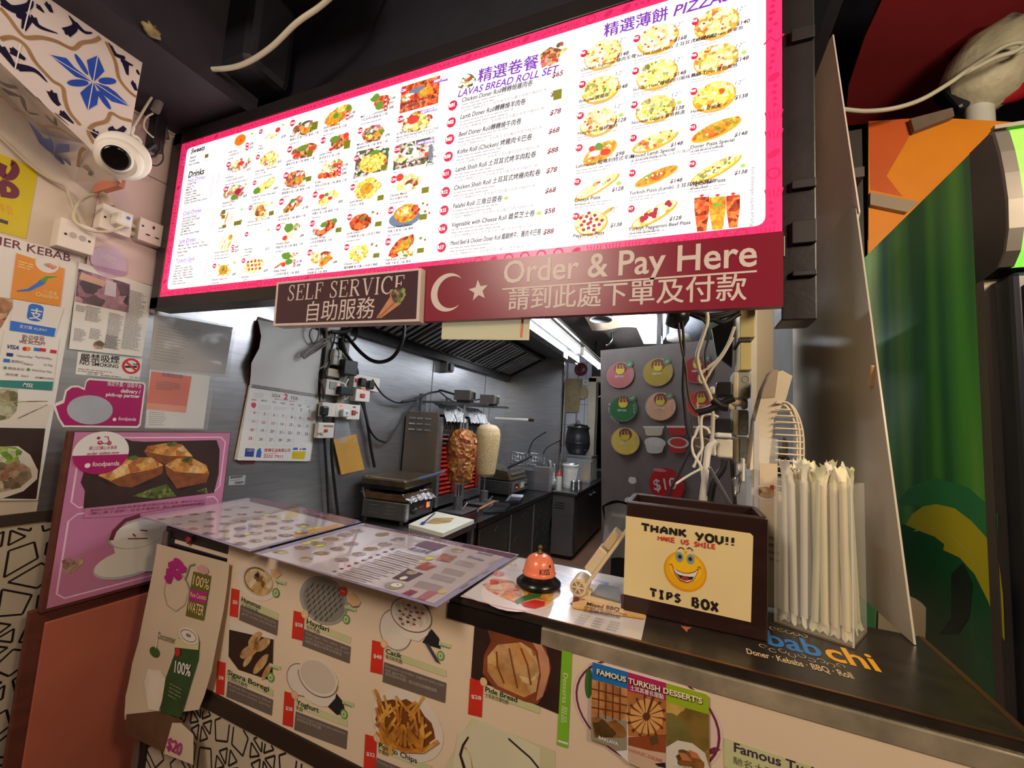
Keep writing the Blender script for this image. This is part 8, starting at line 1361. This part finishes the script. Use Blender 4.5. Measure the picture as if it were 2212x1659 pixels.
sock('wall_switch', 'white switch with a red rocker, right of the bottom row', 'switch', (604, 1122, 755, 1328), .05, SCK, [('rocker', (655, 1200, 700, 1265), .008, RK), ('dark_window', (668, 1150, 706, 1168), .001, INK), ('screw', (720, 1225, 732, 1245), .002, INK)])
t = sock('wall_switch', 'lowest switch box with a red button, marked XX in black', 'switch', (212, 1362, 408, 1568), .05, SCK, [('red_button', (285, 1448, 322, 1488), .006, RK), ('brown_tape', (275, 1395, 405, 1425), .001, mat('brown_tape', (150, 120, 90), .5))])
b = MB(); p = PRX(b, LX + .0505); p.z = zq; [p.line(q, .003, INK, 1) for q in ([(272, 1500), (330, 1540)], [(275, 1538), (325, 1505)], [(312, 1505), (360, 1545)], [(318, 1545), (358, 1500)])]; b.build('marker_cross', t)
sock('wall_socket', 'cream adaptor box above the socket stack', 'socket', (325, 640, 470, 775), .06, IVORY); sock('wall_socket', 'white timer socket with a red glow at mid stack', 'socket', (300, 785, 468, 1012), .06, SCK, [('neon_lamp', (430, 855, 452, 875), .003, NEON), ('dial_window', (340, 820, 430, 930), .004, GREYP)])
b = MB(); flatbox(b, 410, 385, 500, 620, .02, .06, WHITE, .012); flatbox(b, 412, 470, 498, 525, .0195, .061, mat('tan_tape', (176, 150, 120), .5), .012); tag(b.build('plug_adaptor'), 'tall white adaptor with a tan band high in the cable tangle', 'adapter')
b = MB(); flatbox(b, 480, 525, 640, 750, .032, .10, BLACK, .006); tag(b.build('power_adapter'), 'larger black power brick hung on the trunking', 'adapter'); b = MB(); flatbox(b, 432, 880, 600, 1010, .032, .095, BLACK, .006); tag(b.build('power_adapter'), 'smaller black power brick below the larger one', 'adapter')
t = thing('double_socket', 'tilted double socket with two black plugs, right of the trunking', 'socket', wq(860, 960, .01), GW); a, c = wq(690, 800), wq(1030, 880); dr = (c - a).normalized(); up_ = V((1, 0, 0)).cross(dr); 
if up_.z < 0: up_ = -up_
b = MB(); b.obox((a + c) / 2 + V((.026, 0, .0)), (V((1, 0, 0)), dr, up_), (.022, (c - a).length / 2, .046), SCK, .005); b.build('box', t); b = MB(); cc = wq(800, 810, .05); b.obox(cc, (V((1, 0, 0)), dr, up_), (.004, .012, .012), RK, .002); b.build('rocker', t)
for x, y, l in ((875, 835, 'left black plug in the tilted double socket'), (985, 870, 'right black plug in the tilted double socket')): b = MB(); b.obox(wq(x, y, .064), (V((1, 0, 0)), dr, up_), (.016, .024, .027), BLACK, .008); tag(b.build('plug'), l, 'plug')
t = sock('wall_switch', 'white switch with a red rocker hung under the tilted double socket', 'switch', (715, 915, 890, 1098), .05, SCK, [('rocker', (770, 980, 820, 1040), .008, RK), ('neon_lamp', (810, 925, 842, 945), .003, NEON)], .001)
b = MB(); c = wq(370, 1215, .065); b.obox(c, ((1, 0, 0), (0, 1, 0), (0, 0, 1)), (.015, .024, .028), BLACK, .010); b.obox(c + V((0, 0, -.034)), ((1, 0, 0), (0, 1, 0), (0, 0, 1)), (.008, .009, .014), BLACK, .005); tag(b.build('plug'), 'black plug in the left socket of the bottom row', 'plug'); b = MB(); flatbox(b, 492, 1182, 578, 1292, .05, .08, WHITE, .010); p = PRX(b, LX + .0804); c = wq(534, 1238); p.lell((c.y, c.z), .007, .007, BLUP, 1); tag(b.build('plug'), 'white plug with a blue dot in the bottom row', 'plug')
Wq = lambda d, *l: [wq(x, y, d) for x, y in l]
WP = lambda X, *l: [at(x, y, X=X) for x, y in l]
cable('cable', 'thick black cable looping from the trunking up behind the brown sign', [at(x, y, Y=1.9) for x, y in ((740, 715), (752, 730), (775, 757), (800, 777), (825, 782), (850, 770), (868, 740), (873, 712), (873, 690))], .011, BLACKM)
cable('cable', 'black cable bending down to the tilted double socket', Wq(.05, (640, 430), (690, 500), (760, 590), (800, 660), (812, 730)), .010, BLACKM); cable('cable', 'black lead from the bottom-row plug down to the floor', Wq(.03, (368, 1300), (372, 1450), (380, 1660), (400, 2000), (430, 2600)), .007, BLACKM)
cable('cable', 'black lead from the white plug curving down beside the brown card', Wq(.03, (500, 1300), (490, 1450), (470, 1650), (478, 1900), (520, 2300), (560, 2650)), .009, BLACKM); cable('cable', 'black twin lead from the double socket straight down to the grill', Wq(.03, (880, 850), (885, 1000), (905, 1180), (950, 1400), (990, 1700), (1040, 1960)), .010, BLACKM)
cable('cable', 'slack black lead looping from the double socket toward the doner ovens', Wq(.04, (850, 1060), (900, 1200), (950, 1400), (1040, 1560), (1140, 1620), (1230, 1600), (1400, 1330), (1530, 1170), (1600, 1110)), .007, BLACKM); cable('cable', 'thin black lead from the right plug to the doner oven tops', Wq(.05, (1010, 800), (1040, 850), (1130, 980), (1230, 1060), (1350, 1105), (1480, 1090), (1600, 1040), (1750, 990)), .006, BLACKM)
cable('cord_bundle', 'grey cord folded into a tied bundle in front of the calendar', Wq(.07, (400, 330), (300, 400), (180, 470), (110, 515), (95, 480), (150, 400), (260, 330), (360, 300), (330, 340), (200, 430), (90, 490), (70, 450), (160, 390), (280, 310), (420, 250), (590, 235)), .0045, mat('grey_cord', (120, 112, 104), .5), 'cord'); cable('cord', 'thin grey cord looping above the tied bundle', Wq(.06, (250, 90), (190, 150), (180, 230), (230, 320), (280, 260), (300, 170), (298, 80)), .004, mat('grey_cord'), 'cord')
for i, (pts, r, m, l) in enumerate((([(390, 60), (400, 200), (380, 310), (250, 420)], .006, mat('grey_cord'), 'grey cord dropping past the calendar corner'), ([(440, 90), (460, 240), (470, 380), (440, 540), (360, 620), (320, 650)], .004, mat('tan_cord', (150, 120, 90), .5), 'tan cord curling left of the black bricks'), ([(520, 150), (500, 300), (450, 450), (440, 600), (380, 700), (410, 770), (460, 760)], .005, BLACKM, 'black lead looping round the cream adaptor'), ([(300, 780), (350, 900), (360, 1060)], .004, BLACKM, 'short black lead beside the timer socket'),
   ([(690, 790), (650, 860), (620, 960), (640, 1060), (690, 1000), (680, 920), (620, 850), (520, 840)], .006, WCAB, 'white lead looped under the tilted socket'), ([(720, 80), (700, 140), (560, 170), (450, 150)], .014, BLACKM, 'thick black cables crossing behind the brown sign'), ([(640, 200), (600, 300), (640, 420)], .018, BLACKM, 'black cable clump at the trunking head'), ([(820, 170), (780, 260), (700, 300), (640, 280)], .007, BLACKM, 'black loop right of the trunking head'), ([(700, 540), (690, 620), (740, 700)], .004, BLACKM, 'dangling black wires above the tilted socket'), ([(715, 555), (730, 640), (700, 690)], .003, BLACKM, 'thin black wire with a frayed end'), ([(540, 380), (560, 450), (545, 530)], .006, BLACKM, 'black stub above the larger brick'))):
    cable('cable', l, Wq(.05 + .006 * (i % 3), *pts), r, m)
b = MB(); c = wq(480, 105, .06); b.lathe(c, [(.02, -.04), (.022, 0), (.02, .04)], WHITE, 16, (.2, 1, .3)); tag(b.build('white_connector'), 'white round connector among the cables under the brown sign', 'connector')
b = MB(); p = PRX(b, LX + .012); p.poly([(719, 950), (768, 938), (786, 1014), (736, 1025)], mat('kraft_card', (196, 146, 62), .6, 0, .1, 8), 0, .006); tag(b.build('kraft_envelope'), 'brown kraft card hanging under the sockets', 'card'); b = MB(); q = WP(LX + .02, (722, 905), (752, 905), (765, 955), (720, 960)); b.grid(lambda i, j: q[0].lerp(q[1], i).lerp(q[3].lerp(q[2], i), j) + V((.008 * math.sin(9 * i + 4 * j), 0, 0)), 14, 14, mat('clear_plastic_film')); tag(b.build('plastic_film'), 'crinkled clear film above the kraft card', 'film')
# ================================================================ switch boxes at the right end of the opening
YE = 1.42; zr = zc(1240, 660, .208); re_ = lambda x, y, Y=YE: at(*zr(x, y), Y=Y)
def rbox(b, x0, y0, x1, y1, Y0, Y1, m, bev=.004): a, c = re_(x0, y0, Y0), re_(x1, y1, Y0); b.box((a.x, Y0, c.z), (c.x, Y1, a.z), m, bev)
b = MB(); rbox(b, 1722, -60, 1882, 330, YE, YE + .14, mat('yellowed_trunking', (196, 178, 120), .5, 0, .12, 6), .003); rbox(b, 1722, 385, 1850, 670, YE, YE + .14, mat('yellowed_trunking'), .003); rbox(b, 1700, 335, 1845, 380, YE + .004, YE + .14, mat('dark_joint', (60, 54, 50), .5)); tag(b.build('cable_trunking'), 'yellowed trunking above the grey switch boxes at the right', 'trunking')
GRB = 'grey switch boxes under the yellowed trunking'
for (x0, y0, x1, y1), l, cs in (((1650, 690, 1838, 965), 'top grey switch box with two round knockouts', ((1778, 768), (1776, 890))), ((1650, 1078, 1815, 1350), 'middle grey switch box with two round knockouts', ((1772, 1148), (1774, 1274))), ((1655, 1358, 1815, 1640), 'bottom grey switch box with one round knockout', ((1780, 1560),))):
    t = thing('switch_box', l, 'switch box', re_((x0 + x1) / 2, y1), GRB); b = MB(); rbox(b, x0, y0, x1, y1, YE, YE + .09, GREYP, .006); b.build('box', t); b = MB(); rbox(b, x0, y0 + 2, x0 + 58, y1 - 2, YE - .012, YE, IVORY, .004); b.build('cover', t)
    b = MB(); p = PRY(b, YE - .0004); p.z = zr; [p.ring(x, y, 36, 34, .0012, mat('knockout_line', (96, 96, 88), .5), 1) for x, y in cs]; b.build('knockout', t)
b = MB(); rbox(b, 1740, 965, 1810, 1078, YE + .02, YE + .06, GREYP, .01); tag(b.build('conduit_link'), 'grey conduit between the top and middle switch boxes', 'conduit')
t = thing('cube_adaptor', 'stained white cube adaptor plugged in the bottom switch box', 'adapter', re_(1560, 1590, 1.40)); b = MB(); rbox(b, 1490, 1380, 1650, 1590, 1.37, YE + .02, mat('stained_white_plastic', (206, 198, 180), .5, 0, .12, 14), .006); b.build('cube', t)
b = MB(); rbox(b, 1478, 1318, 1640, 1378, 1.36, YE + .02, WHITE, .005); b.build('top_plug', t); b = MB(); rbox(b, 1428, 1440, 1490, 1570, 1.375, YE + .015, WHITE, .010); b.build('side_plug', t)
b = MB(); rbox(b, 1478, 790, 1650, 950, 1.385, YE + .03, BLACK, .006); tag(b.build('power_adapter'), 'black adapter left of the top grey switch box', 'adapter'); b = MB(); rbox(b, 1465, 1165, 1650, 1320, 1.385, YE + .03, BLACK, .006); tag(b.build('power_adapter'), 'black adapter above the stained cube adaptor', 'adapter'); b = MB(); rbox(b, 1412, 835, 1478, 925, 1.39, YE + .01, WHITE, .008); tag(b.build('plug'), 'white plug in the upper black adapter', 'plug')
b = MB(); c = re_(1680, 1010, 1.41); b.tube([c + V((.02, .02, 0)), c, c + V((-.03, -.01, .004)), c + V((-.01, .0, -.02))], .010, IVORY, 8); tag(b.build('cable_gland'), 'cream cable gland between the grey boxes', 'gland')
for pts, r, m, l in ((([(1085, 160), (1095, 300), (1120, 450), (1160, 640), (1180, 850), (1210, 1000), (1280, 1110)], .006, mat('copper_brown_cable', (96, 64, 50), .4), 'thick brown cable hanging over the red badge')), (([(1125, 160), (1140, 420), (1135, 640), (1130, 860), (1150, 1080), (1170, 1260), (1210, 1440), (1130, 1660), (1010, 1900), (980, 2080)], .006, BLACKM, 'long black cable from the ceiling down to the tips box')),
   (([(1300, 120), (1370, 190), (1395, 330), (1360, 480), (1370, 640), (1400, 780)], .005, BLACKM, 'thin black cable over the upper red badge')), (([(1380, 60), (1385, 180), (1320, 380), (1280, 520), (1300, 660), (1360, 820), (1420, 960), (1440, 1100), (1440, 1300), (1420, 1480), (1380, 1640), (1340, 1850), (1310, 2100)], .008, WCAB, 'twisted white cable dropping across the badges')),
   (([(1670, 220), (1600, 400), (1500, 560), (1400, 640), (1310, 720), (1300, 780), (1350, 800), (1430, 660), (1540, 520), (1650, 330)], .006, WCAB, 'white cable looping from the yellowed trunking')), (([(1500, 1160), (1420, 1130), (1330, 1150), (1320, 1300), (1330, 1480), (1290, 1560), (1240, 1680)], .006, WHITE, 'white charger lead hooked over the black adapter')),
   (([(1410, 1330), (1380, 1280), (1300, 1260), (1260, 1340), (1220, 1430), (1250, 1560), (1320, 1680), (1350, 1900), (1400, 2080)], .006, WHITE, 'white lead curling left of the cube adaptor')), (([(1480, 1400), (1400, 1480), (1380, 1600), (1360, 1800), (1340, 2040), (1345, 2200)], .013, WHITE, 'thick white cable from the cube adaptor down')),
   (([(1560, 1600), (1540, 1700), (1460, 1820), (1420, 2000), (1400, 2160)], .014, BLACKM, 'thick black cable below the cube adaptor')), (([(1640, 1600), (1650, 1800), (1670, 2000), (1680, 2200)], .007, BLACKM, 'black cable straight down beside the switch boxes')), (([(1220, 1180), (1230, 1300), (1250, 1400), (1245, 1700)], .004, mat('dark_brown_cable', (60, 44, 44), .5), 'thin dark cable beside the orange badge')),
   (([(1280, 1000), (1300, 1250), (1330, 1500), (1300, 1700)], .003, WCAB, 'thin pale wire over the orange badge')), (([(1350, 1680), (1200, 1760), (1060, 1850)], .005, WHITE, 'white wire end pointing over the price badge')), (([(1280, 1110), (1400, 1080), (1540, 1010), (1660, 960)], .016, BLACKM, 'bundle of black leads behind the orange badge')), (([(1440, 980), (1520, 1040), (1600, 1060)], .018, BLACKM, 'black cable knot left of the middle switch box'))):
    cable('cable', l, [re_(x, y, 1.36) for x, y in pts], r * .72, m)
b = MB(); c = re_(1075, 115, 1.38); b.lathe(c, [(.03, -.03), (.036, 0), (.03, .025), (.012, .03)], mat('black_lamp_body', (30, 30, 32), .3), 18, (.3, -.5, .8)); tag(b.build('black_transformer'), 'black wired lump under the crimson sign', 'transformer')
b = MB(); [b.tube([re_(x0, 60 + k * 9, 1.40), re_((x0 + x1) / 2, 100 + k * 26, 1.39), re_(x1, 50 + k * 11, 1.40)], .007, BLACKM, 7) for k, (x0, x1) in enumerate(((1150, 1720), (1250, 1700), (1180, 1650), (1350, 1720)))]; tag(b.build('cable_festoon'), 'festoon of black cables hung under the right end of the crimson sign', 'cable')
b = MB(); q = [re_(x, y, 1.55) for x, y in ((1430, 240), (1660, 110), (1640, 640), (1480, 520))]; b.prism(q, (0, .02, 0), mat('dark_bracket_plate', (58, 56, 58), .5, .3)); tag(b.build('dark_bracket'), 'dark sloping bracket behind the cables at the right', 'bracket')
# stuff behind the tips box: steel ladder stand and clear sleeves
b = MB(); zt_ = zc(1440, 900, .14468); f_ = lambda x, y, Y=1.33: at(*zt_(x, y), Y=Y)
b.prism([f_(975, 930), (f_(1100, 840)), f_(1085, 1110), f_(1000, 1200), f_(985, 1100)], (0, .01, 0), mat('clear_frame', (190, 194, 196), .15, .2, 0, alpha=.5)); b.tube([f_(985, 935), f_(1105, 842), f_(1080, 1120), f_(1010, 1190), f_(985, 935)], .004, CHROME, 6, 1); tag(b.build('clear_holder'), 'clear hexagonal holder standing behind the tips box', 'holder')
b = MB(); b.obox((f_(720, 900) + f_(890, 1200)) / 2, ((f_(890, 1200) - f_(720, 900)).normalized(), (0, 1, 0), (f_(890, 1200) - f_(720, 900)).normalized().cross(V((0, 1, 0)))), ((f_(890, 1200) - f_(720, 900)).length / 2 + .03, .010, .005), STEELD, .002); tag(b.build('steel_bar'), 'steel bar leaning behind the tips box', 'bar')
b = MB(); b.obox((f_(1138, 620) + f_(1135, 960)) / 2, ((1, 0, 0), (0, 1, 0), (0, 0, 1)), (.003, .02, abs(f_(1138, 620).z - f_(1138, 960).z) / 2), WHITE, .002); b.cyl(f_(1060, 770), f_(1130, 770), .012, WHITE, 14); tag(b.build('white_clamp'), 'white plastic clamp beside the switch boxes', 'clamp')
b = MB(); c = f_(330, 1060, 1.22); b.lathe(V((c.x, 1.235, ZC)), [(.02, 0), (.05, .02), (.052, .16), (.03, .20), (.01, .21)], mat('dark_green_black_bag', (40, 42, 40), .35, 0, .2, 12, .4, 20), 18, (0, 0, 1), .15); tag(b.build('dark_pouch'), 'dark pouch standing right behind the tips box', 'pouch')
# ================================================================ frosted sheet at the counter's right end
FR = mat('scuffed_frosted_acrylic', (212, 200, 182), .2, 0, .1, 3, .04, 6, alpha=.9, spec=.7)
t = thing('acrylic_screen', 'tall scuffed translucent screen standing on the counter right end', 'screen', (.45, 1.6, ZC)); XA = .445
b = MB(); b.prism([V((XA, y, z)) for y, z in ((1.166, 1.0515), (1.432, 2.13), (1.47, 2.16), (2.2, 2.16), (2.2, 1.0515))], (.004, 0, 0), FR); b.build('lower_sheet', t)
b = MB(); b.prism([V((XA + .0045, y, z)) for y, z in ((1.424, 2.115), (1.626, 2.866), (1.66, 2.88), (1.945, 2.886), (2.2, 2.886), (2.2, 2.0), (1.55, 1.975))], (.004, 0, 0), mat('upper_frosted_acrylic', (224, 200, 194), .25, 0, .08, 3, .04, 6, alpha=.92, spec=.7)); b.build('upper_sheet', t)
b = MB(); c = at(1890, 812, X=XA); b.obox(c + V((-.004, .004, 0)), ((1, 0, 0), (0, 1, .24), (0, -.24, 1)), (.006, .005, .028), mat('amber_clip', (206, 160, 116), .3), .003); tag(b.build('edge_clip'), 'small amber plastic clip on the screen edge', 'clip')
# ================================================================ drinks fridge
XF = .70; y1, zt = 1.44, 2.255
gr = bpy.data.materials.new('green_fridge_decal'); gr.use_nodes = True; nt = gr.node_tree; N = nt.nodes; L = nt.links; tc = N.new('ShaderNodeTexCoord'); mp = N.new('ShaderNodeMapping'); mp.inputs['Scale'].default_value = (1, 7, .5); L.new(tc.outputs['Object'], mp.inputs[0]); nz = N.new('ShaderNodeTexNoise'); nz.inputs['Scale'].default_value = 1.0; nz.inputs['Detail'].default_value = 1; L.new(mp.outputs[0], nz.inputs[0]); rp = N.new('ShaderNodeValToRGB'); L.new(nz.outputs[0], rp.inputs[0]); rp.color_ramp.elements[0].position = .36; rp.color_ramp.elements[1].position = .66; rp.color_ramp.elements[0].color = lin((34, 100, 58)); rp.color_ramp.elements[1].color = lin((140, 170, 84)); e_ = rp.color_ramp.elements.new(.5); e_.color = lin((74, 150, 56)); L.new(rp.outputs[0], N['Principled BSDF'].inputs[0]); N['Principled BSDF'].inputs['Roughness'].default_value = .5
t = thing('drinks_fridge', 'tall drinks fridge with a green decal side and lit green header, right of the counter', 'fridge', (1.05, 1.85, 0))
b = MB(); b.box((XF, y1, .06), (1.40, 2.55, zt), gr); p = PRX(b, XF); p.n = V((-1, 0, 0)); p.u = V((0, -1, 0)); p.o = V((XF, 0, 0)); p.z = zc(1550, 1060, .3611)
YG = mat('olive_gold_decal', (186, 178, 30), .35, 0, .06, 5); DG = mat('deep_green_decal', (20, 92, 52), .25, 0, .1, 5); BGR = mat('mid_green_decal', (42, 126, 78), .35, 0, .08, 5)
p.poly([(1060, 80), (1150, -20), (1300, -80), (1500, -20), (1680, 140), (1680, 420), (1480, 180), (1350, 110)], BGR, 1); p.poly([(1100, 200), (1300, 230), (1480, 350), (1640, 650), (1720, 1000), (1720, 1280), (1500, 1200), (1150, 800)], DG, 1)
p.poly([(1128, 205), (1165, 140), (1230, 95), (1310, 80), (1420, 105), (1520, 180), (1620, 290), (1680, 380), (1710, 620), (1722, 900), (1690, 850), (1620, 660), (1540, 500), (1450, 400), (1352, 355), (1358, 320), (1300, 275), (1220, 245)], YG, 2); p.line([(1180, 240), (1300, 225), (1400, 270), (1500, 360), (1600, 500)], .004, mat('pale_gold_line', (186, 180, 90), .3), 3)
p.poly([(1400, 500), (1470, 430), (1530, 560), (1510, 760), (1440, 860), (1330, 860), (1400, 760)], mat('dark_decal_blob', (20, 46, 34), .3), 3); b.build('cabinet', t)
b = MB(); b.box((XF - .003, 1.405, .06), (1.40, y1, 1.89), mat('fridge_silver_trim', (104, 96, 90), .4, .6, .08)); b.build('door_trim', t)
b = MB(); b.box((XF + .012, 1.335, .12), (1.40, 1.405, 1.885), mat('navy_door_edge', (16, 18, 32), .35), .012); b.box((XF + .03, 1.325, .2), (XF + .06, 1.336, 1.85), mat('grey_gasket', (60, 58, 60), .5)); b.box((XF + .10, 1.33, .2), (1.36, 1.336, 1.85), mat('dark_door_glass', (14, 16, 26), .08)); b.build('door', t)
prof = [(1.44, 1.89), (1.40, 1.892), (1.355, 1.90), (1.33, 1.93), (1.316, 1.98), (1.313, 2.05), (1.320, 2.12), (1.330, 2.18), (1.345, 2.24), (1.36, zt), (1.44, zt)]
b = MB(); b.prism([V((XF - .002, y, z)) for y, z in prof], (.012, 0, 0), mat('header_black_side', (26, 25, 27), .4)); b.prism([V((XF + .01, y, z)) for y, z in prof], (.69, 0, 0), mat('header_black_side')); b.build('header', t)
rim = prof[2:10]; b = MB()
for (ya, za), (yb, zb) in zip(rim, rim[1:]): b.prism([V((XF - .004, ya, za)), V((XF - .004, yb, zb)), V((XF - .004, yb - .010, zb)), V((XF - .004, ya - .010, za))], (.026, 0, 0), mat('header_steel_rim', (110, 104, 96), .5, .6, .1))
b.box((XF - .004, 1.335, zt - .004), (1.40, 1.35, zt + .006), mat('header_steel_rim')); b.build('header_rim', t)
GLOW = mat('lit_green_header', (120, 232, 70), .4, var=0, em=1.0); b = MB()
for (ya, za), (yb, zb) in zip(rim, rim[1:]): b.prism([V((XF + .021, ya - .006, za)), V((XF + .021, yb - .006, zb)), V((XF + .021, yb + .002, zb)), V((XF + .021, ya + .002, za))], (.64, 0, 0), GLOW)
b.build('lit_header_panel', t)
b = MB(); b.box((XF + .02, 1.46, 0), (1.38, 2.5, .06), BLACK); b.build('plinth', t)
# orange sheet, dark board, red canopy and wrapped lamp above the fridge
b = MB(); ORG = mat('orange_backdrop', (236, 140, 24), .5, 0, .1, 3); Yo = 2.62; q = [at(x, y, Y=Yo) for x, y in ((1876, 262), (1968, 256), (1970, 285), (2060, 256), (2260, 268), (2260, 620), (1876, 620))]; b.prism(q, (0, .012, 0), ORG); p = PRY(b, Yo - .0002); p.poly([(1876, 262), (1968, 256), (1972, 280), (1950, 320), (1915, 380), (1950, 425), (1880, 410)], mat('deep_orange_print', (216, 96, 34), .5, 0, .08, 4), 1); tag(b.build('orange_backdrop'), 'orange backdrop sheet behind the drinks fridge', 'backdrop')
b = MB(); b.prism([at(x, y, Y=Yo - .03) for x, y in ((1880, 415), (1985, 436), (1960, 458), (1880, 442))], (0, .025, 0), mat('grey_bar', (166, 146, 124), .5, 0, .1)); tag(b.build('cross_bar'), 'grey bar crossing the orange backdrop', 'bar')
b = MB(); b.prism([at(x, y, Y=Yo - .04) for x, y in ((1967, 256), (2058, 232), (2062, 250), (1975, 283))], (0, .03, 0), mat('grey_tape_bar', (120, 100, 86), .6, 0, .2, 12)); tag(b.build('sheet_batten'), 'grey batten along the top edge of the orange backdrop', 'batten')
b = MB(); q0, q1 = at(1826, 268, Y=2.5), at(1880, 600, Y=2.5); b.box((q0.x - .05, 2.565, .0), (q1.x, 2.59, q0.z), mat('charcoal_board', (62, 56, 52), .6, 0, .1)); tag(b.build('charcoal_board'), 'charcoal board between the translucent screen and the orange backdrop', 'board')
b = MB(); ZR = 3.8; RED2 = mat('dull_red_canopy', (150, 44, 48), .5, 0, .15, 2); q = [at(x, y, Z=ZR) for x, y in ((1906, -30), (1905, 0), (1868, 80), (1833, 185), (1826, 272), (1990, 254), (2075, 236), (2150, 205), (2204, 130), (2300, 40), (2300, -30))]; b.prism(q, (0, 0, .03), RED2); q = [at(x, y, Z=ZR - .001) for x, y in ((2040, 110), (2110, 60), (2250, 30), (2300, 60), (2204, 130), (2150, 205), (2060, 160))]; b.prism(q, (0, 0, .0008), mat('deep_red_patch', (120, 24, 30), .5)); tag(b.build('red_canopy'), 'dull red canopy sheet over the passage at the upper right', 'canopy')
Yl = 2.8; LP_ = at(2135, 160, Y=Yl); t = thing('wrapped_lamp', 'old passage lamp wrapped in white film on a white pipe', 'lamp', LP_)
ax = (at(2100, 205, Y=Yl) - at(2172, 105, Y=Yl)).normalized(); b = MB(); b.lathe(LP_, [(.03, -.24), (.13, -.22), (.17, -.12), (.175, 0), (.16, .10), (.11, .18), (.03, .20)], mat('crinkled_white_film', (206, 194, 164), .5, 0, .1, 14, 1, 16), 26, ax, .16); b.build('wrapping', t)
b = MB(); c = at(2115, 235, Y=Yl); b.cyl(V((c.x, Yl, 2.3)), V((c.x, Yl, LP_.z - .12)), .056, WHITE, 24); b.build('pipe', t); b = MB(); c = at(2072, 205, Y=Yl); b.obox(c, ((1, 0, .5), (0, 1, 0), (-.5, 0, 1)), (.07, .05, .09), BLACK, .02); b.build('black_box', t); b = MB(); b.lathe(LP_ + V((.07, -.02, -.13)), [(.02, -.08), (.07, 0), (.02, .06)], mat('red_bracket', (180, 30, 40), .5), 14, (1, 0, .8)); b.build('red_bracket', t)
b = MB(); b.cyl(V((at(2115, 235, Y=Yl).x, Yl, 2.2)), V((at(2115, 235, Y=Yl).x, Yl, 2.3)), .06, WHITE, 20); b.box((at(2115, 235, Y=Yl).x - .05, Yl - .05, 0), (at(2115, 235, Y=Yl).x + .05, Yl + .05, 2.2), STEELD); tag(b.build('lamp_post'), 'post below the wrapped lamp, hidden behind the orange backdrop', 'post')
cable('cord', 'white cord swung from the screen to the wrapped lamp', [at(x, y, Y=2.45) for x, y in ((1822, 236), (1870, 240), (1930, 234), (1990, 215), (2050, 180), (2085, 155))] + [at(x, y, Y=2.55) for x, y in ((2130, 125), (2170, 100), (2205, 92), (2215, 105), (2190, 118))], .011, WCAB, 'cord')
cable('cord', 'second white cord folded over the wrapped lamp', [at(x, y, Y=2.47) for x, y in ((2080, 160), (2110, 145), (2150, 125), (2190, 112), (2212, 100), (2225, 95))], .011, WCAB, 'cord')
cable('cord', 'pair end of white cord beside the black post, upper strand', [at(x, y, Y=1.3) for x, y in ((1742, 62), (1755, 45), (1768, 20), (1775, -20))], .004, WCAB, 'cord'); cable('cord', 'lower strand of white cord beside the black post', [at(x, y, Y=1.3) for x, y in ((1742, 76), (1760, 58), (1778, 25), (1786, -20))], .004, WCAB, 'cord'); cable('cord', 'small curled cord end half way down the black post', [at(x, y, Y=1.05) for x, y in ((1741, 104), (1748, 102), (1750, 112), (1742, 125))], .003, WCAB, 'cord')
b = MB(); b.box((.249, 1.30, 1.85), (.252, 1.40, 2.945), DARK); struct(b.build('trim_11'))
# cream plastic chair back between counter and fridge
b = MB(); c = at(1985, 1330, Y=1.48); CH = mat('cream_plastic_chair', (150, 138, 116), .45, 0, .05)
t = thing('plastic_chair', 'cream plastic chair pushed between counter and fridge, its back showing', 'chair', (.585, 1.6, 0)); zt2 = at(1985, 1285, Y=1.50).z - .01
b.grid(lambda i, j: V((.50 + .10 * i, 1.50 + .06 * (2 * i - 1) ** 2 * 0 + .05 * (1 - j), .46 + (zt2 - .46) * j - .02 * (2 * i - 1) ** 4 * (j > .9))), 12, 12, CH); b.grid(lambda i, j: V((.50 + .10 * i, 1.512 + .05 * (1 - j), .46 + (zt2 - .46) * j - .02 * (2 * i - 1) ** 4 * (j > .9))), 12, 12, CH); b.build('backrest', t)
b = MB(); b.box((.50, 1.57, .44), (.60, 1.95, .465), CH, .01); b.build('seat', t)
for x in (.505, .575):
    for y in (1.58, 1.92): b = MB(); b.box((x, y, 0), (x + .02, y + .02, .44), CH, .003); b.build('leg', t)
